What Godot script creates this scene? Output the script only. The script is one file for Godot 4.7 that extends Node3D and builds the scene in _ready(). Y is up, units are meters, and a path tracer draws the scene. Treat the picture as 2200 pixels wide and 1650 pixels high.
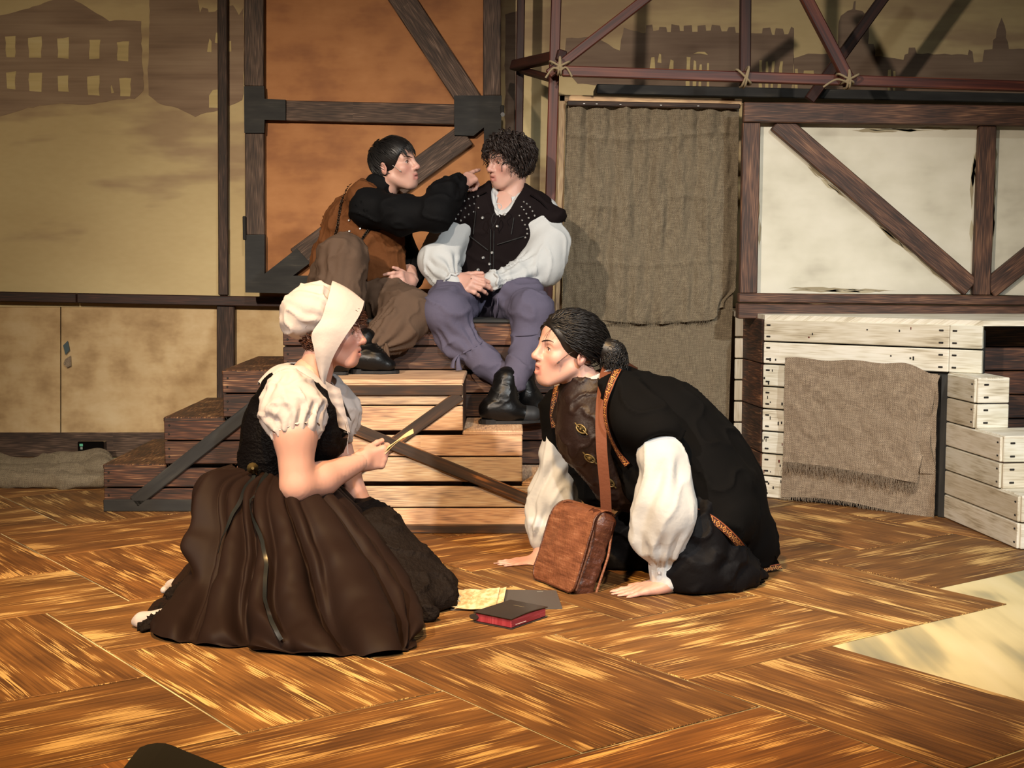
extends Node3D
# A theatre stage: four players in period costume on and before painted steps, a half-timbered set behind them.

func _ready() -> void:
	rng.seed = 77
	make_camera_and_light()
	make_materials()
	build_room()
	build_floor()
	build_back_wall()
	build_door_flat()
	build_timber_wall()
	build_scaffold()
	build_curtain()
	build_steps()
	build_white_block()
	build_people()
	build_props()

func make_camera_and_light() -> void:
	var cam := Camera3D.new()
	cam.name = "camera"
	cam.position = Vector3(0, CAM_H, 0)
	cam.rotation.x = -TILT
	cam.fov = rad_to_deg(2.0 * atan(825.0 / FPX))
	cam.near = 0.05
	cam.far = 60.0
	add_child(cam)
	var we := WorldEnvironment.new()
	we.name = "surroundings"
	var e := Environment.new()
	e.background_mode = Environment.BG_COLOR
	e.background_color = Color(0, 0, 0)
	e.tonemap_mode = Environment.TONE_MAPPER_LINEAR
	e.tonemap_exposure = 1.0
	e.sdfgi_enabled = true
	e.ssao_enabled = true
	e.ssil_enabled = true
	we.environment = e
	add_child(we)
	# stage lanterns, the last two added to brighten walls: [place, aim, colour, energy, half angle, softness of the cone's edge, lens radius]
	for l in [
		["amber stage lantern over the left front of the stage", Vector3(-0.75, 4.3, -1.5), Vector3(-0.45, 0.0, -3.35), Color(1.0, 0.78, 0.48), 33.0, 25.0, 0.75, 0.09],
		["white stage lantern high on the left front bar", Vector3(-2.6, 3.5, 0.2), Vector3(-0.15, 0.75, -4.7), Color(1.0, 0.93, 0.85), 35.0, 24.0, 0.8, 0.09],
		["cool white stage lantern high on the right front bar", Vector3(2.7, 3.4, 0.2), Vector3(0.65, 0.35, -4.8), Color(0.95, 0.97, 0.97), 26.0, 19.0, 0.8, 0.09],
		["white stage lantern on the middle of the front bar", Vector3(0.25, 3.7, 0.3), Vector3(0.1, 0.45, -4.6), Color(1.0, 0.93, 0.86), 16.0, 24.0, 0.8, 0.09],
		["added warm white lantern brightening the left back wall", Vector3(-2.4, 3.3, -1.2), Vector3(-1.75, 0.75, -6.7), Color(1.0, 0.92, 0.80), 13.0, 22.0, 1.0, 0.09],  # added fill, there to lift the left back wall
		["added cool white lantern brightening the plaster wall", Vector3(1.9, 4.3, -3.2), Vector3(1.5, 0.9, -5.8), Color(0.97, 0.98, 0.95), 2.0, 34.0, 0.9, 0.09],  # weaker added fill for the right-hand wall
	]:
		lantern(l[0], l[1], l[2], l[3], l[4], l[5], l[6], l[7])

func lantern(label: String, at: Vector3, aim: Vector3, col: Color, energy: float, angle: float, soft: float, lens: float) -> void:
	var t := thing("stage_lantern", label, "stage lantern", Vector3.ZERO, 0.0, "stage lanterns")
	var z := (at - aim).normalized()
	var b := Basis.looking_at(-z, Vector3.UP)
	t.transform = Transform3D(b, at + z * 0.02)
	var black := StandardMaterial3D.new(); black.albedo_color = Color(0.05, 0.05, 0.05); black.roughness = 0.6
	var glow := StandardMaterial3D.new(); glow.albedo_color = Color(0.8, 0.8, 0.8); glow.emission_enabled = true; glow.emission = col; glow.emission_energy_multiplier = 4.0
	put("housing", tube_buf([Vector3(0, 0, 0.015), Vector3(0, 0, 0.06), Vector3(0, 0, 0.26), Vector3(0, 0, 0.30)], [lens * 1.15, lens * 1.15, lens * 1.1, lens * 0.5], 20).mesh(), black, t)
	put("lens", tube_buf([Vector3(0, 0, 0.002), Vector3(0, 0, 0.012)], [lens, lens], 20).mesh(), glow, t)
	put("yoke", tube_buf([Vector3(-lens * 1.3, 0, 0.15), Vector3(-lens * 1.3, lens * 2.0, 0.15), Vector3(lens * 1.3, lens * 2.0, 0.15), Vector3(lens * 1.3, 0, 0.15)], [0.012, 0.012, 0.012, 0.012], 6).mesh(), black, t)
	var s := SpotLight3D.new()
	s.name = "beam"
	s.light_color = col
	s.light_energy = energy
	s.spot_angle = angle
	s.spot_angle_attenuation = soft
	s.spot_range = 20.0
	s.spot_attenuation = 2.0
	s.light_size = lens
	s.shadow_enabled = true
	t.add_child(s)

# ------------------------------------------------------------------ projection and basic helpers
const FPX := 3050.0
const CAM_H := 0.95
const TILT := 0.088295
var M := {}
var rng := RandomNumberGenerator.new()
var names := {}

func ray(px: float, py: float) -> Vector3:
	var x := (px - 1100.0) / FPX
	var y := -(py - 825.0) / FPX
	return Vector3(x, y * cos(TILT) - sin(TILT), -(cos(TILT) + y * sin(TILT)))

func W(px: float, py: float, z: float) -> Vector3:      # point of the place at distance z in front of the camera's plane
	var r := ray(px, py)
	return Vector3(0, CAM_H, 0) + r * (z / -r.z)

func F(px: float, py: float, y := 0.0) -> Vector3:      # point at height y
	var r := ray(px, py)
	return Vector3(0, CAM_H, 0) + r * ((y - CAM_H) / r.y)

func numbered(n: String) -> String:
	if not names.has(n):
		names[n] = 0
		return n
	names[n] += 1
	return "%s_%03d" % [n, names[n]]

func thing(called: String, label: String, category: String, at := Vector3.ZERO, turn := 0.0, group := "") -> Node3D:
	var o := Node3D.new()
	o.name = numbered(called)
	add_child(o)
	o.position = at
	o.rotation.y = turn
	tag(o, label, category, group)
	return o

func tag(o: Node, label: String, category := "", group := "") -> Node:
	o.set_meta("label", label)
	if category: o.set_meta("category", category)
	if group: o.set_meta("group", group)
	return o

func structure(o: Node, label := "") -> Node:
	o.set_meta("kind", "structure")
	if label: o.set_meta("label", label)
	return o

func put(called: String, mesh: Mesh, mat: Material, parent: Node = null, xf := Transform3D()) -> MeshInstance3D:
	var o := MeshInstance3D.new()
	o.mesh = mesh
	o.material_override = mat
	o.transform = xf
	if parent == null:
		o.name = numbered(called)
		add_child(o)
	else:
		o.name = called
		parent.add_child(o, true)
	return o

# ------------------------------------------------------------------ mesh buffers
class Buf:
	var v := PackedVector3Array()
	var n := PackedVector3Array()
	var t := PackedVector2Array()
	var c := PackedColorArray()
	var i := PackedInt32Array()
	func tri(a: Vector3, b: Vector3, d: Vector3, nn: Vector3, ta: Vector2, tb: Vector2, td: Vector2) -> void:
		var k := v.size()
		if (b - a).cross(d - a).dot(nn) > 0.0:
			v.append_array([a, d, b]); t.append_array([ta, td, tb])
		else:
			v.append_array([a, b, d]); t.append_array([ta, tb, td])
		n.append_array([nn, nn, nn])
		i.append_array([k, k + 1, k + 2])
	func quad(a: Vector3, b: Vector3, d: Vector3, e: Vector3, nn: Vector3, ta: Vector2, tb: Vector2, td: Vector2, te: Vector2) -> void:
		tri(a, b, d, nn, ta, tb, td)
		tri(a, d, e, nn, ta, td, te)
	func add(o: Buf, xf := Transform3D()) -> void:
		var k := v.size()
		for q in o.v.size():
			v.append(xf * o.v[q])
			n.append((xf.basis * o.n[q]).normalized())
		t.append_array(o.t)
		c.append_array(o.c)
		for q in o.i: i.append(q + k)
	func mesh() -> ArrayMesh:
		var m := ArrayMesh.new()
		if v.is_empty(): return m
		var a := []
		a.resize(Mesh.ARRAY_MAX)
		a[Mesh.ARRAY_VERTEX] = v
		a[Mesh.ARRAY_NORMAL] = n
		if t.size() == v.size(): a[Mesh.ARRAY_TEX_UV] = t
		if c.size() == v.size(): a[Mesh.ARRAY_COLOR] = c
		a[Mesh.ARRAY_INDEX] = i
		m.add_surface_from_arrays(Mesh.PRIMITIVE_TRIANGLES, a)
		return m

func box_buf(sz: Vector3, bev := 0.003, uo := Vector2.ZERO) -> Buf:
	var b := Buf.new()
	var h := sz * 0.5
	bev = minf(bev, minf(h.x, minf(h.y, h.z)) * 0.8)
	var la := 0
	if sz.y > sz[la]: la = 1
	if sz.z > sz[la]: la = 2
	var vert := func(s: Vector3, a: int) -> Vector3:
		var p := Vector3()
		for q in 3: p[q] = s[q] * (h[q] - (0.0 if q == a else bev))
		return p
	var uv := func(p: Vector3, na: int) -> Vector2:
		var ua := la if na != la else (la + 1) % 3
		var va := 3 - ua - na
		return Vector2(p[ua], p[va] + 0.37 * na) + uo
	for a in 3:
		var b1 := (a + 1) % 3
		var c1 := (a + 2) % 3
		for s in [-1.0, 1.0]:
			var q := []
			for e in [[-1, -1], [1, -1], [1, 1], [-1, 1]]:
				var sg := Vector3(); sg[a] = s; sg[b1] = e[0]; sg[c1] = e[1]
				q.append(vert.call(sg, a))
			var nn := Vector3(); nn[a] = s
			b.quad(q[0], q[1], q[2], q[3], nn, uv.call(q[0], a), uv.call(q[1], a), uv.call(q[2], a), uv.call(q[3], a))
		if bev > 0.0:      # edges running along axis c1, between faces a and b1
			for s1 in [-1.0, 1.0]:
				for s2 in [-1.0, 1.0]:
					var p0 := Vector3(); p0[a] = s1; p0[b1] = s2; p0[c1] = -1
					var p1 := p0; p1[c1] = 1
					var q := [vert.call(p0, a), vert.call(p1, a), vert.call(p1, b1), vert.call(p0, b1)]
					var nn := Vector3(); nn[a] = s1; nn[b1] = s2
					b.quad(q[0], q[1], q[2], q[3], nn.normalized(), uv.call(q[0], a), uv.call(q[1], a), uv.call(q[2], a), uv.call(q[3], a))
	if bev > 0.0:
		for sx in [-1.0, 1.0]:
			for sy in [-1.0, 1.0]:
				for sz1 in [-1.0, 1.0]:
					var s := Vector3(sx, sy, sz1)
					b.tri(vert.call(s, 0), vert.call(s, 1), vert.call(s, 2), s.normalized(), uv.call(vert.call(s, 0), 0), uv.call(vert.call(s, 1), 0), uv.call(vert.call(s, 2), 0))
	return b

func box(called: String, sz: Vector3, mat: Material, parent: Node, at := Vector3.ZERO, basis := Basis(), bev := 0.003) -> MeshInstance3D:
	return put(called, box_buf(sz, bev, Vector2(rng.randf() * 3.0, rng.randf() * 3.0)).mesh(), mat, parent, Transform3D(basis, at))

# a timber between two points: x runs along it, z faces the room (towards the camera side normal nz)
func beam(called: String, a: Vector3, b: Vector3, wide: float, thick: float, mat: Material, parent: Node, nz := Vector3(0, 0, 1), bev := 0.004) -> MeshInstance3D:
	var x := (b - a).normalized()
	var y := nz.cross(x).normalized()
	var z := x.cross(y)
	return box(called, Vector3(a.distance_to(b), wide, thick), mat, parent, (a + b) * 0.5, Basis(x, y, z), bev)

# flat shape cut from a board: outline in the xy plane, from z = 0 to z = thick
func prism_buf(poly: PackedVector2Array, thick: float, uvs := 1.0) -> Buf:
	var b := Buf.new()
	var idx := Geometry2D.triangulate_polygon(poly)
	for k in range(0, idx.size(), 3):
		var p: Vector2 = poly[idx[k]]; var q: Vector2 = poly[idx[k + 1]]; var r: Vector2 = poly[idx[k + 2]]
		b.tri(Vector3(p.x, p.y, thick), Vector3(q.x, q.y, thick), Vector3(r.x, r.y, thick), Vector3(0, 0, 1), p * uvs, q * uvs, r * uvs)
		b.tri(Vector3(p.x, p.y, 0), Vector3(q.x, q.y, 0), Vector3(r.x, r.y, 0), Vector3(0, 0, -1), p * uvs, q * uvs, r * uvs)
	var area := 0.0
	for k in poly.size():
		area += poly[k].cross(poly[(k + 1) % poly.size()])
	for k in poly.size():
		var p: Vector2 = poly[k]; var q: Vector2 = poly[(k + 1) % poly.size()]
		var d := (q - p).normalized()
		var nn := Vector3(d.y, -d.x, 0) * (1.0 if area > 0.0 else -1.0)
		b.quad(Vector3(p.x, p.y, 0), Vector3(q.x, q.y, 0), Vector3(q.x, q.y, thick), Vector3(p.x, p.y, thick), nn, p * uvs, q * uvs, q * uvs + Vector2(0, thick), p * uvs + Vector2(0, thick))
	return b

func px_poly(pts: Array, z: float) -> PackedVector2Array:   # outline measured on the upright plane at distance z
	var o := PackedVector2Array()
	for k in range(0, pts.size(), 2):
		var w := W(pts[k], pts[k + 1], z)
		o.append(Vector2(w.x, w.y))
	return o

func slab(called: String, pts: Array, z: float, thick: float, mat: Material, parent: Node) -> MeshInstance3D:
	return put(called, prism_buf(px_poly(pts, z), thick).mesh(), mat, parent, Transform3D(Basis(), Vector3(0, 0, -z)))

func px_beam(called: String, x0: float, y0: float, x1: float, y1: float, wide_px: float, z: float, thick: float, mat: Material, parent: Node, bev := 0.004) -> MeshInstance3D:
	return beam(called, W(x0, y0, z) + Vector3(0, 0, thick / 2), W(x1, y1, z) + Vector3(0, 0, thick / 2), wide_px * z / FPX, thick, mat, parent, Vector3(0, 0, 1), bev)

# round tube through points, radius per point
func tube_buf(p: Array, r: Array, sides := 8, flat := 1.0, up := Vector3.UP) -> Buf:
	var b := Buf.new()
	var m := p.size()
	var nrm := Vector3.ZERO
	var len := 0.0
	for k in m:
		var d: Vector3
		if k == 0: d = p[1] - p[0]
		elif k == m - 1: d = p[k] - p[k - 1]
		else: d = p[k + 1] - p[k - 1]
		d = d.normalized()
		if k == 0:
			nrm = up.cross(d)
			if nrm.length() < 0.05: nrm = Vector3.RIGHT.cross(d)
		nrm = (nrm - d * nrm.dot(d)).normalized()
		var bi := d.cross(nrm)
		if k > 0: len += p[k].distance_to(p[k - 1])
		for s in sides + 1:
			var an := TAU * s / sides
			var o := nrm * cos(an) + bi * sin(an) * flat
			b.v.append(p[k] + o * r[k])
			b.n.append((nrm * cos(an) * flat + bi * sin(an)).normalized())
			b.t.append(Vector2(len, float(s) / sides))
	for k in m - 1:
		for s in sides:
			var q := k * (sides + 1) + s
			b.i.append_array([q, q + sides + 1, q + 1, q + 1, q + sides + 1, q + sides + 2])
	for e in [0, m - 1]:
		if r[e] > 0.0004:
			var d: Vector3 = (p[0] - p[1]) if e == 0 else (p[m - 1] - p[m - 2])
			var k0 := b.v.size()
			b.v.append(p[e]); b.n.append(d.normalized()); b.t.append(Vector2.ZERO)
			for s in sides + 1:
				b.v.append(b.v[e * (sides + 1) + s]); b.n.append(d.normalized()); b.t.append(Vector2.ZERO)
			for s in sides:
				if e == 0: b.i.append_array([k0, k0 + 1 + s, k0 + 2 + s])
				else: b.i.append_array([k0, k0 + 2 + s, k0 + 1 + s])
	return b

func spline(pts: Array, per: int) -> Array:       # Catmull-Rom through points
	var o := []
	var m := pts.size()
	for k in m - 1:
		var p0 = pts[maxi(k - 1, 0)]; var p1 = pts[k]; var p2 = pts[k + 1]; var p3 = pts[mini(k + 2, m - 1)]
		for s in per:
			var t := float(s) / per
			o.append(0.5 * ((2.0 * p1) + (p2 - p0) * t + (2.0 * p0 - 5.0 * p1 + 4.0 * p2 - p3) * t * t + (3.0 * p1 - p0 - 3.0 * p2 + p3) * t * t * t))
	o.append(pts[m - 1])
	return o

# sheet of cloth or leather: f(u, v) -> Vector3, u and v from 0 to 1, with real thickness
func sheet_buf(nu: int, nv: int, f: Callable, thick: float) -> Buf:
	var b := Buf.new()
	var g := PackedVector3Array()
	for y in nv + 1:
		for x in nu + 1:
			g.append(f.call(float(x) / nu, float(y) / nv))
	var nn := PackedVector3Array()
	for y in nv + 1:
		for x in nu + 1:
			var dx := g[y * (nu + 1) + mini(x + 1, nu)] - g[y * (nu + 1) + maxi(x - 1, 0)]
			var dy := g[mini(y + 1, nv) * (nu + 1) + x] - g[maxi(y - 1, 0) * (nu + 1) + x]
			nn.append(dx.cross(dy).normalized())
	var uv := PackedVector2Array(); uv.resize(g.size())      # metres along the cloth
	for k in g.size():
		var x := k % (nu + 1)
		var y := k / (nu + 1)
		uv[k].x = 0.0 if x == 0 else uv[k - 1].x + g[k].distance_to(g[k - 1])
		uv[k].y = 0.0 if y == 0 else uv[k - nu - 1].y + g[k].distance_to(g[k - nu - 1])
	for side in 2:
		var s := 1.0 if side == 0 else -1.0
		for k in g.size():
			b.v.append(g[k] + nn[k] * thick * 0.5 * s)
			b.n.append(nn[k] * s)
			b.t.append(uv[k])
	var o := g.size()
	for y in nv:
		for x in nu:
			var k := y * (nu + 1) + x
			b.i.append_array([k, k + nu + 1, k + 1, k + 1, k + nu + 1, k + nu + 2])
			b.i.append_array([o + k, o + k + 1, o + k + nu + 1, o + k + 1, o + k + nu + 2, o + k + nu + 1])
	var rim := []
	for x in nu: rim.append([x, x + 1])
	for y in nv: rim.append([y * (nu + 1) + nu, (y + 1) * (nu + 1) + nu])
	for x in nu: rim.append([nv * (nu + 1) + nu - x, nv * (nu + 1) + nu - x - 1])
	for y in nv: rim.append([(nv - y) * (nu + 1), (nv - y - 1) * (nu + 1)])
	for e in rim:
		b.i.append_array([e[0], e[1], o + e[0], e[1], o + e[1], o + e[0]])
	return b

func smooth(a: float, b: float, x: float) -> float:
	var t := clampf((x - a) / (b - a), 0.0, 1.0)
	return t * t * (3.0 - 2.0 * t)

# ------------------------------------------------------------------ smooth bodies: distance field and surface nets
class Sdf:
	var ty := PackedInt32Array()       # 0 tapered capsule, 1 ellipsoid, 2 rounded box
	var op := PackedInt32Array()       # 0 join, 1 cut
	var a := PackedVector3Array()
	var b := PackedVector3Array()
	var ra := PackedFloat32Array()
	var rb := PackedFloat32Array()
	var k := PackedFloat32Array()
	var ib: Array[Basis] = []
	var ext := PackedFloat32Array()    # reach around a
	var xf := Transform3D()
	var cell := 0.01
	var disp = null             # f(p, n) -> offset along n
	var paint = null            # f(p, n) -> linear Color
	var out := Buf.new()

	func cap(p: Vector3, q: Vector3, r0: float, r1: float, kk := 0.02, cut := 0) -> void:
		ty.append(0); op.append(cut); a.append(xf * p); b.append(xf * q); ra.append(r0); rb.append(r1); k.append(kk); ib.append(Basis())
		ext.append(p.distance_to(q) + maxf(r0, r1))
	# flattened capsule: width squeezed by f along direction d
	func flat(p: Vector3, q: Vector3, r0: float, r1: float, d: Vector3, f: float, kk := 0.02, cut := 0) -> void:
		ty.append(3); op.append(cut); a.append(xf * p); b.append(xf * q); ra.append(r0); rb.append(r1); k.append(kk)
		var dd := (xf.basis * d).normalized()
		ib.append(Basis(dd * (1.0 / f - 1.0), dd, Vector3(f, 0, 0)))
		ext.append(p.distance_to(q) + maxf(r0, r1))
	func ell(p: Vector3, r: Vector3, rot := Basis(), kk := 0.02, cut := 0) -> void:
		ty.append(1); op.append(cut); a.append(xf * p); b.append(r); ra.append(minf(r.x, minf(r.y, r.z))); rb.append(0); k.append(kk); ib.append((xf.basis * rot).inverse())
		ext.append(maxf(r.x, maxf(r.y, r.z)))
	func rbox(p: Vector3, h: Vector3, r: float, rot := Basis(), kk := 0.02, cut := 0) -> void:
		ty.append(2); op.append(cut); a.append(xf * p); b.append(h); ra.append(r); rb.append(0); k.append(kk); ib.append((xf.basis * rot).inverse())
		ext.append(h.length() + r)
	func one(q: int, p: Vector3) -> float:
		match ty[q]:
			0:
				var pa := p - a[q]
				var ba := b[q] - a[q]
				var h := clampf(pa.dot(ba) / maxf(ba.dot(ba), 1e-9), 0.0, 1.0)
				return (pa - ba * h).length() - lerpf(ra[q], rb[q], h)
			3:
				var m := ib[q]
				var pa := p - a[q]
				var ba := b[q] - a[q]
				var h := clampf(pa.dot(ba) / maxf(ba.dot(ba), 1e-9), 0.0, 1.0)
				var o := pa - ba * h
				var s := o.dot(m.y)
				var l0 := o.length()
				o += m.x * s
				var l := o.length()
				var r := lerpf(ra[q], rb[q], h)
				return (l - r) * (l0 / maxf(l, 1e-6))
			1:
				var l := ib[q] * (p - a[q])
				var r := b[q]
				var k0 := (l / r).length()
				var k1 := (l / (r * r)).length()
				return k0 * (k0 - 1.0) / maxf(k1, 1e-6)
			_:
				var l := (ib[q] * (p - a[q])).abs() - b[q]
				return l.max(Vector3.ZERO).length() + minf(maxf(l.x, maxf(l.y, l.z)), 0.0) - ra[q]
	func val(p: Vector3, act: PackedInt32Array) -> float:
		var d := 1.0
		for q in act:
			var e := one(q, p)
			var kk := k[q]
			if op[q] == 0:
				var h := maxf(kk - absf(d - e), 0.0) / kk
				d = minf(d, e) - h * h * kk * 0.25
			else:
				var h := maxf(kk - absf(d + e), 0.0) / kk
				d = maxf(d, -e) + h * h * kk * 0.25
		return d
	func build() -> void:
		var n0 := ty.size()
		var lo := Vector3(1e9, 1e9, 1e9)
		var hi := -lo
		var km := 0.0
		for q in n0:
			km = maxf(km, k[q])
			if op[q] == 1: continue
			if ty[q] == 0 or ty[q] == 3:
				var r := Vector3.ONE * maxf(ra[q], rb[q])
				lo = lo.min(a[q] - r).min(b[q] - r)
				hi = hi.max(a[q] + r).max(b[q] + r)
			else:
				lo = lo.min(a[q] - Vector3.ONE * ext[q]); hi = hi.max(a[q] + Vector3.ONE * ext[q])
		lo -= Vector3.ONE * (cell * 2.0 + km * 0.3)
		hi += Vector3.ONE * (cell * 2.0 + km * 0.3)
		const B := 6
		var bs := cell * B
		var nb := Vector3i(((hi - lo) / bs).ceil())
		var sx := nb.x * B + 1
		var sy := nb.y * B + 1
		var half := bs * 0.5 * 1.7321
		var vid := {}
		var edges := PackedInt32Array()
		var vs := PackedVector3Array()
		var ds := PackedFloat32Array(); ds.resize(n0)
		var f := PackedFloat32Array(); f.resize((B + 1) * (B + 1) * (B + 1))
		const S := B + 1
		for bz in nb.z:
			for by in nb.y:
				for bx in nb.x:
					var o := lo + Vector3(bx, by, bz) * bs
					var ce := o + Vector3.ONE * bs * 0.5
					var dm := 1e9
					for q in n0:
						ds[q] = one(q, ce)
						if op[q] == 0: dm = minf(dm, ds[q])
					if dm > half * 1.15 + km * 0.3: continue
					var act := PackedInt32Array()
					for q in n0:
						if op[q] == 0:
							if ds[q] < dm + half * 2.2 + k[q]: act.append(q)
						elif ds[q] < half * 1.2 + k[q]: act.append(q)
					var dc := val(ce, act)
					if dc < -half * 1.3 - km: continue
					var p := Vector3()
					var w := 0
					var pos := false
					var neg := false
					for z in S:
						p.z = o.z + z * cell
						for y in S:
							p.y = o.y + y * cell
							for x in S:
								p.x = o.x + x * cell
								var e := val(p, act)
								f[w] = e
								if e < 0.0: neg = true
								else: pos = true
								w += 1
					if not (pos and neg): continue
					for z in B:
						for y in B:
							for x in B:
								var c0 := (z * S + y) * S + x
								var e0 := f[c0]; var e1 := f[c0 + 1]; var e2 := f[c0 + S]; var e3 := f[c0 + S + 1]
								var e4 := f[c0 + S * S]; var e5 := f[c0 + S * S + 1]; var e6 := f[c0 + S * S + S]; var e7 := f[c0 + S * S + S + 1]
								var neg_n := int(e0 < 0.0) + int(e1 < 0.0) + int(e2 < 0.0) + int(e3 < 0.0) + int(e4 < 0.0) + int(e5 < 0.0) + int(e6 < 0.0) + int(e7 < 0.0)
								if neg_n == 0 or neg_n == 8: continue
								var cx := bx * B + x
								var cy := by * B + y
								var cz := bz * B + z
								var key := (cz * sy + cy) * sx + cx
								var s := Vector3()
								var m := 0
								if (e0 < 0.0) != (e1 < 0.0): s += Vector3(e0 / (e0 - e1), 0, 0); m += 1
								if (e2 < 0.0) != (e3 < 0.0): s += Vector3(e2 / (e2 - e3), 1, 0); m += 1
								if (e4 < 0.0) != (e5 < 0.0): s += Vector3(e4 / (e4 - e5), 0, 1); m += 1
								if (e6 < 0.0) != (e7 < 0.0): s += Vector3(e6 / (e6 - e7), 1, 1); m += 1
								if (e0 < 0.0) != (e2 < 0.0): s += Vector3(0, e0 / (e0 - e2), 0); m += 1
								if (e1 < 0.0) != (e3 < 0.0): s += Vector3(1, e1 / (e1 - e3), 0); m += 1
								if (e4 < 0.0) != (e6 < 0.0): s += Vector3(0, e4 / (e4 - e6), 1); m += 1
								if (e5 < 0.0) != (e7 < 0.0): s += Vector3(1, e5 / (e5 - e7), 1); m += 1
								if (e0 < 0.0) != (e4 < 0.0): s += Vector3(0, 0, e0 / (e0 - e4)); m += 1
								if (e1 < 0.0) != (e5 < 0.0): s += Vector3(1, 0, e1 / (e1 - e5)); m += 1
								if (e2 < 0.0) != (e6 < 0.0): s += Vector3(0, 1, e2 / (e2 - e6)); m += 1
								if (e3 < 0.0) != (e7 < 0.0): s += Vector3(1, 1, e3 / (e3 - e7)); m += 1
								vid[key] = vs.size()
								vs.append(lo + (Vector3(cx, cy, cz) + s / m) * cell)
								if (e0 < 0.0) != (e1 < 0.0): edges.append_array([key, 0, int(e0 < 0.0)])
								if (e0 < 0.0) != (e2 < 0.0): edges.append_array([key, 1, int(e0 < 0.0)])
								if (e0 < 0.0) != (e4 < 0.0): edges.append_array([key, 2, int(e0 < 0.0)])
		var st := [sx, sx * sy]
		var ix := PackedInt32Array()
		for q in range(0, edges.size(), 3):
			var key := edges[q]
			var d1 := 0; var d2 := 0
			if edges[q + 1] == 0: d1 = sx; d2 = sx * sy
			elif edges[q + 1] == 1: d1 = sx * sy; d2 = 1
			else: d1 = 1; d2 = sx
			var i0: int = vid.get(key, -1); var i1: int = vid.get(key - d1, -1); var i2: int = vid.get(key - d1 - d2, -1); var i3: int = vid.get(key - d2, -1)
			if i0 < 0 or i1 < 0 or i2 < 0 or i3 < 0: continue
			if edges[q + 2] == 1: ix.append_array([i0, i2, i1, i0, i3, i2])
			else: ix.append_array([i0, i1, i2, i0, i2, i3])
		var nn := normals(vs, ix)
		if disp != null:
			for q in vs.size(): vs[q] += nn[q] * float(disp.call(vs[q], nn[q]))
			nn = normals(vs, ix)
		if paint != null:
			for q in vs.size(): out.c.append(paint.call(vs[q], nn[q]))
		out.v = vs; out.n = nn; out.i = ix
	func normals(vs: PackedVector3Array, ix: PackedInt32Array) -> PackedVector3Array:
		var nn := PackedVector3Array(); nn.resize(vs.size())
		for q in range(0, ix.size(), 3):
			var c := (vs[ix[q + 2]] - vs[ix[q]]).cross(vs[ix[q + 1]] - vs[ix[q]])
			nn[ix[q]] += c; nn[ix[q + 1]] += c; nn[ix[q + 2]] += c
		for q in nn.size(): nn[q] = nn[q].normalized()
		return nn

var jobs: Array[Sdf] = []
func run_jobs() -> void:
	for s in jobs: s.build()
	jobs.clear()
# ------------------------------------------------------------------ materials
func noise_img(w: int, h: int, freq: float, sd: int, stretch := 1, octaves := 4) -> PackedByteArray:
	var n := FastNoiseLite.new()
	n.seed = sd
	n.noise_type = FastNoiseLite.TYPE_SIMPLEX_SMOOTH
	n.frequency = freq
	n.fractal_octaves = octaves
	var im := n.get_seamless_image(maxi(w / stretch, 8), h, false, false, 0.15, true)
	if stretch > 1: im.resize(w, h, Image.INTERPOLATE_CUBIC)
	im.convert(Image.FORMAT_L8)
	return im.get_data()

func lut(stops: Array) -> PackedByteArray:          # [position, colour as sRGB hex, ...]
	var o := PackedByteArray()
	for k in 256:
		var t := k / 255.0
		var c := Color(stops[1])
		for q in range(0, stops.size() - 2, 2):
			if t >= stops[q]:
				c = Color(stops[q + 1]).lerp(Color(stops[q + 3]), clampf((t - stops[q]) / maxf(stops[q + 2] - stops[q], 0.001), 0, 1))
		o.append_array([c.r8, c.g8, c.b8])
	return o

# brushed or grained surface: fine streaks, broad streaks and patches run along u
func streaks(w: int, h: int, sd: int, stops: Array, fine := 0.5, broad := 0.4, patch := 0.4, gain := 1.6, f_freq := 0.09, p_freq := 0.012, brushed := true) -> ImageTexture:
	var a := noise_img(w, h, f_freq, sd, 24 if brushed else 2, 3)
	var b := noise_img(w, h, f_freq * 0.3, sd + 1, 12 if brushed else 4, 3)
	var c := noise_img(w, h, p_freq, sd + 2, 3 if brushed else 1, 4)
	var l := lut(stops)
	var o := PackedByteArray(); o.resize(w * h * 3)
	var tot := fine + broad + patch
	for k in w * h:
		var v := ((a[k] * fine + b[k] * broad + c[k] * patch) / tot - 127.5) * gain + 127.5
		var q := clampi(int(v), 0, 255) * 3
		o[k * 3] = l[q]; o[k * 3 + 1] = l[q + 1]; o[k * 3 + 2] = l[q + 2]
	var im := Image.create_from_data(w, h, false, Image.FORMAT_RGB8, o)
	im.generate_mipmaps()
	return ImageTexture.create_from_image(im)

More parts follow.
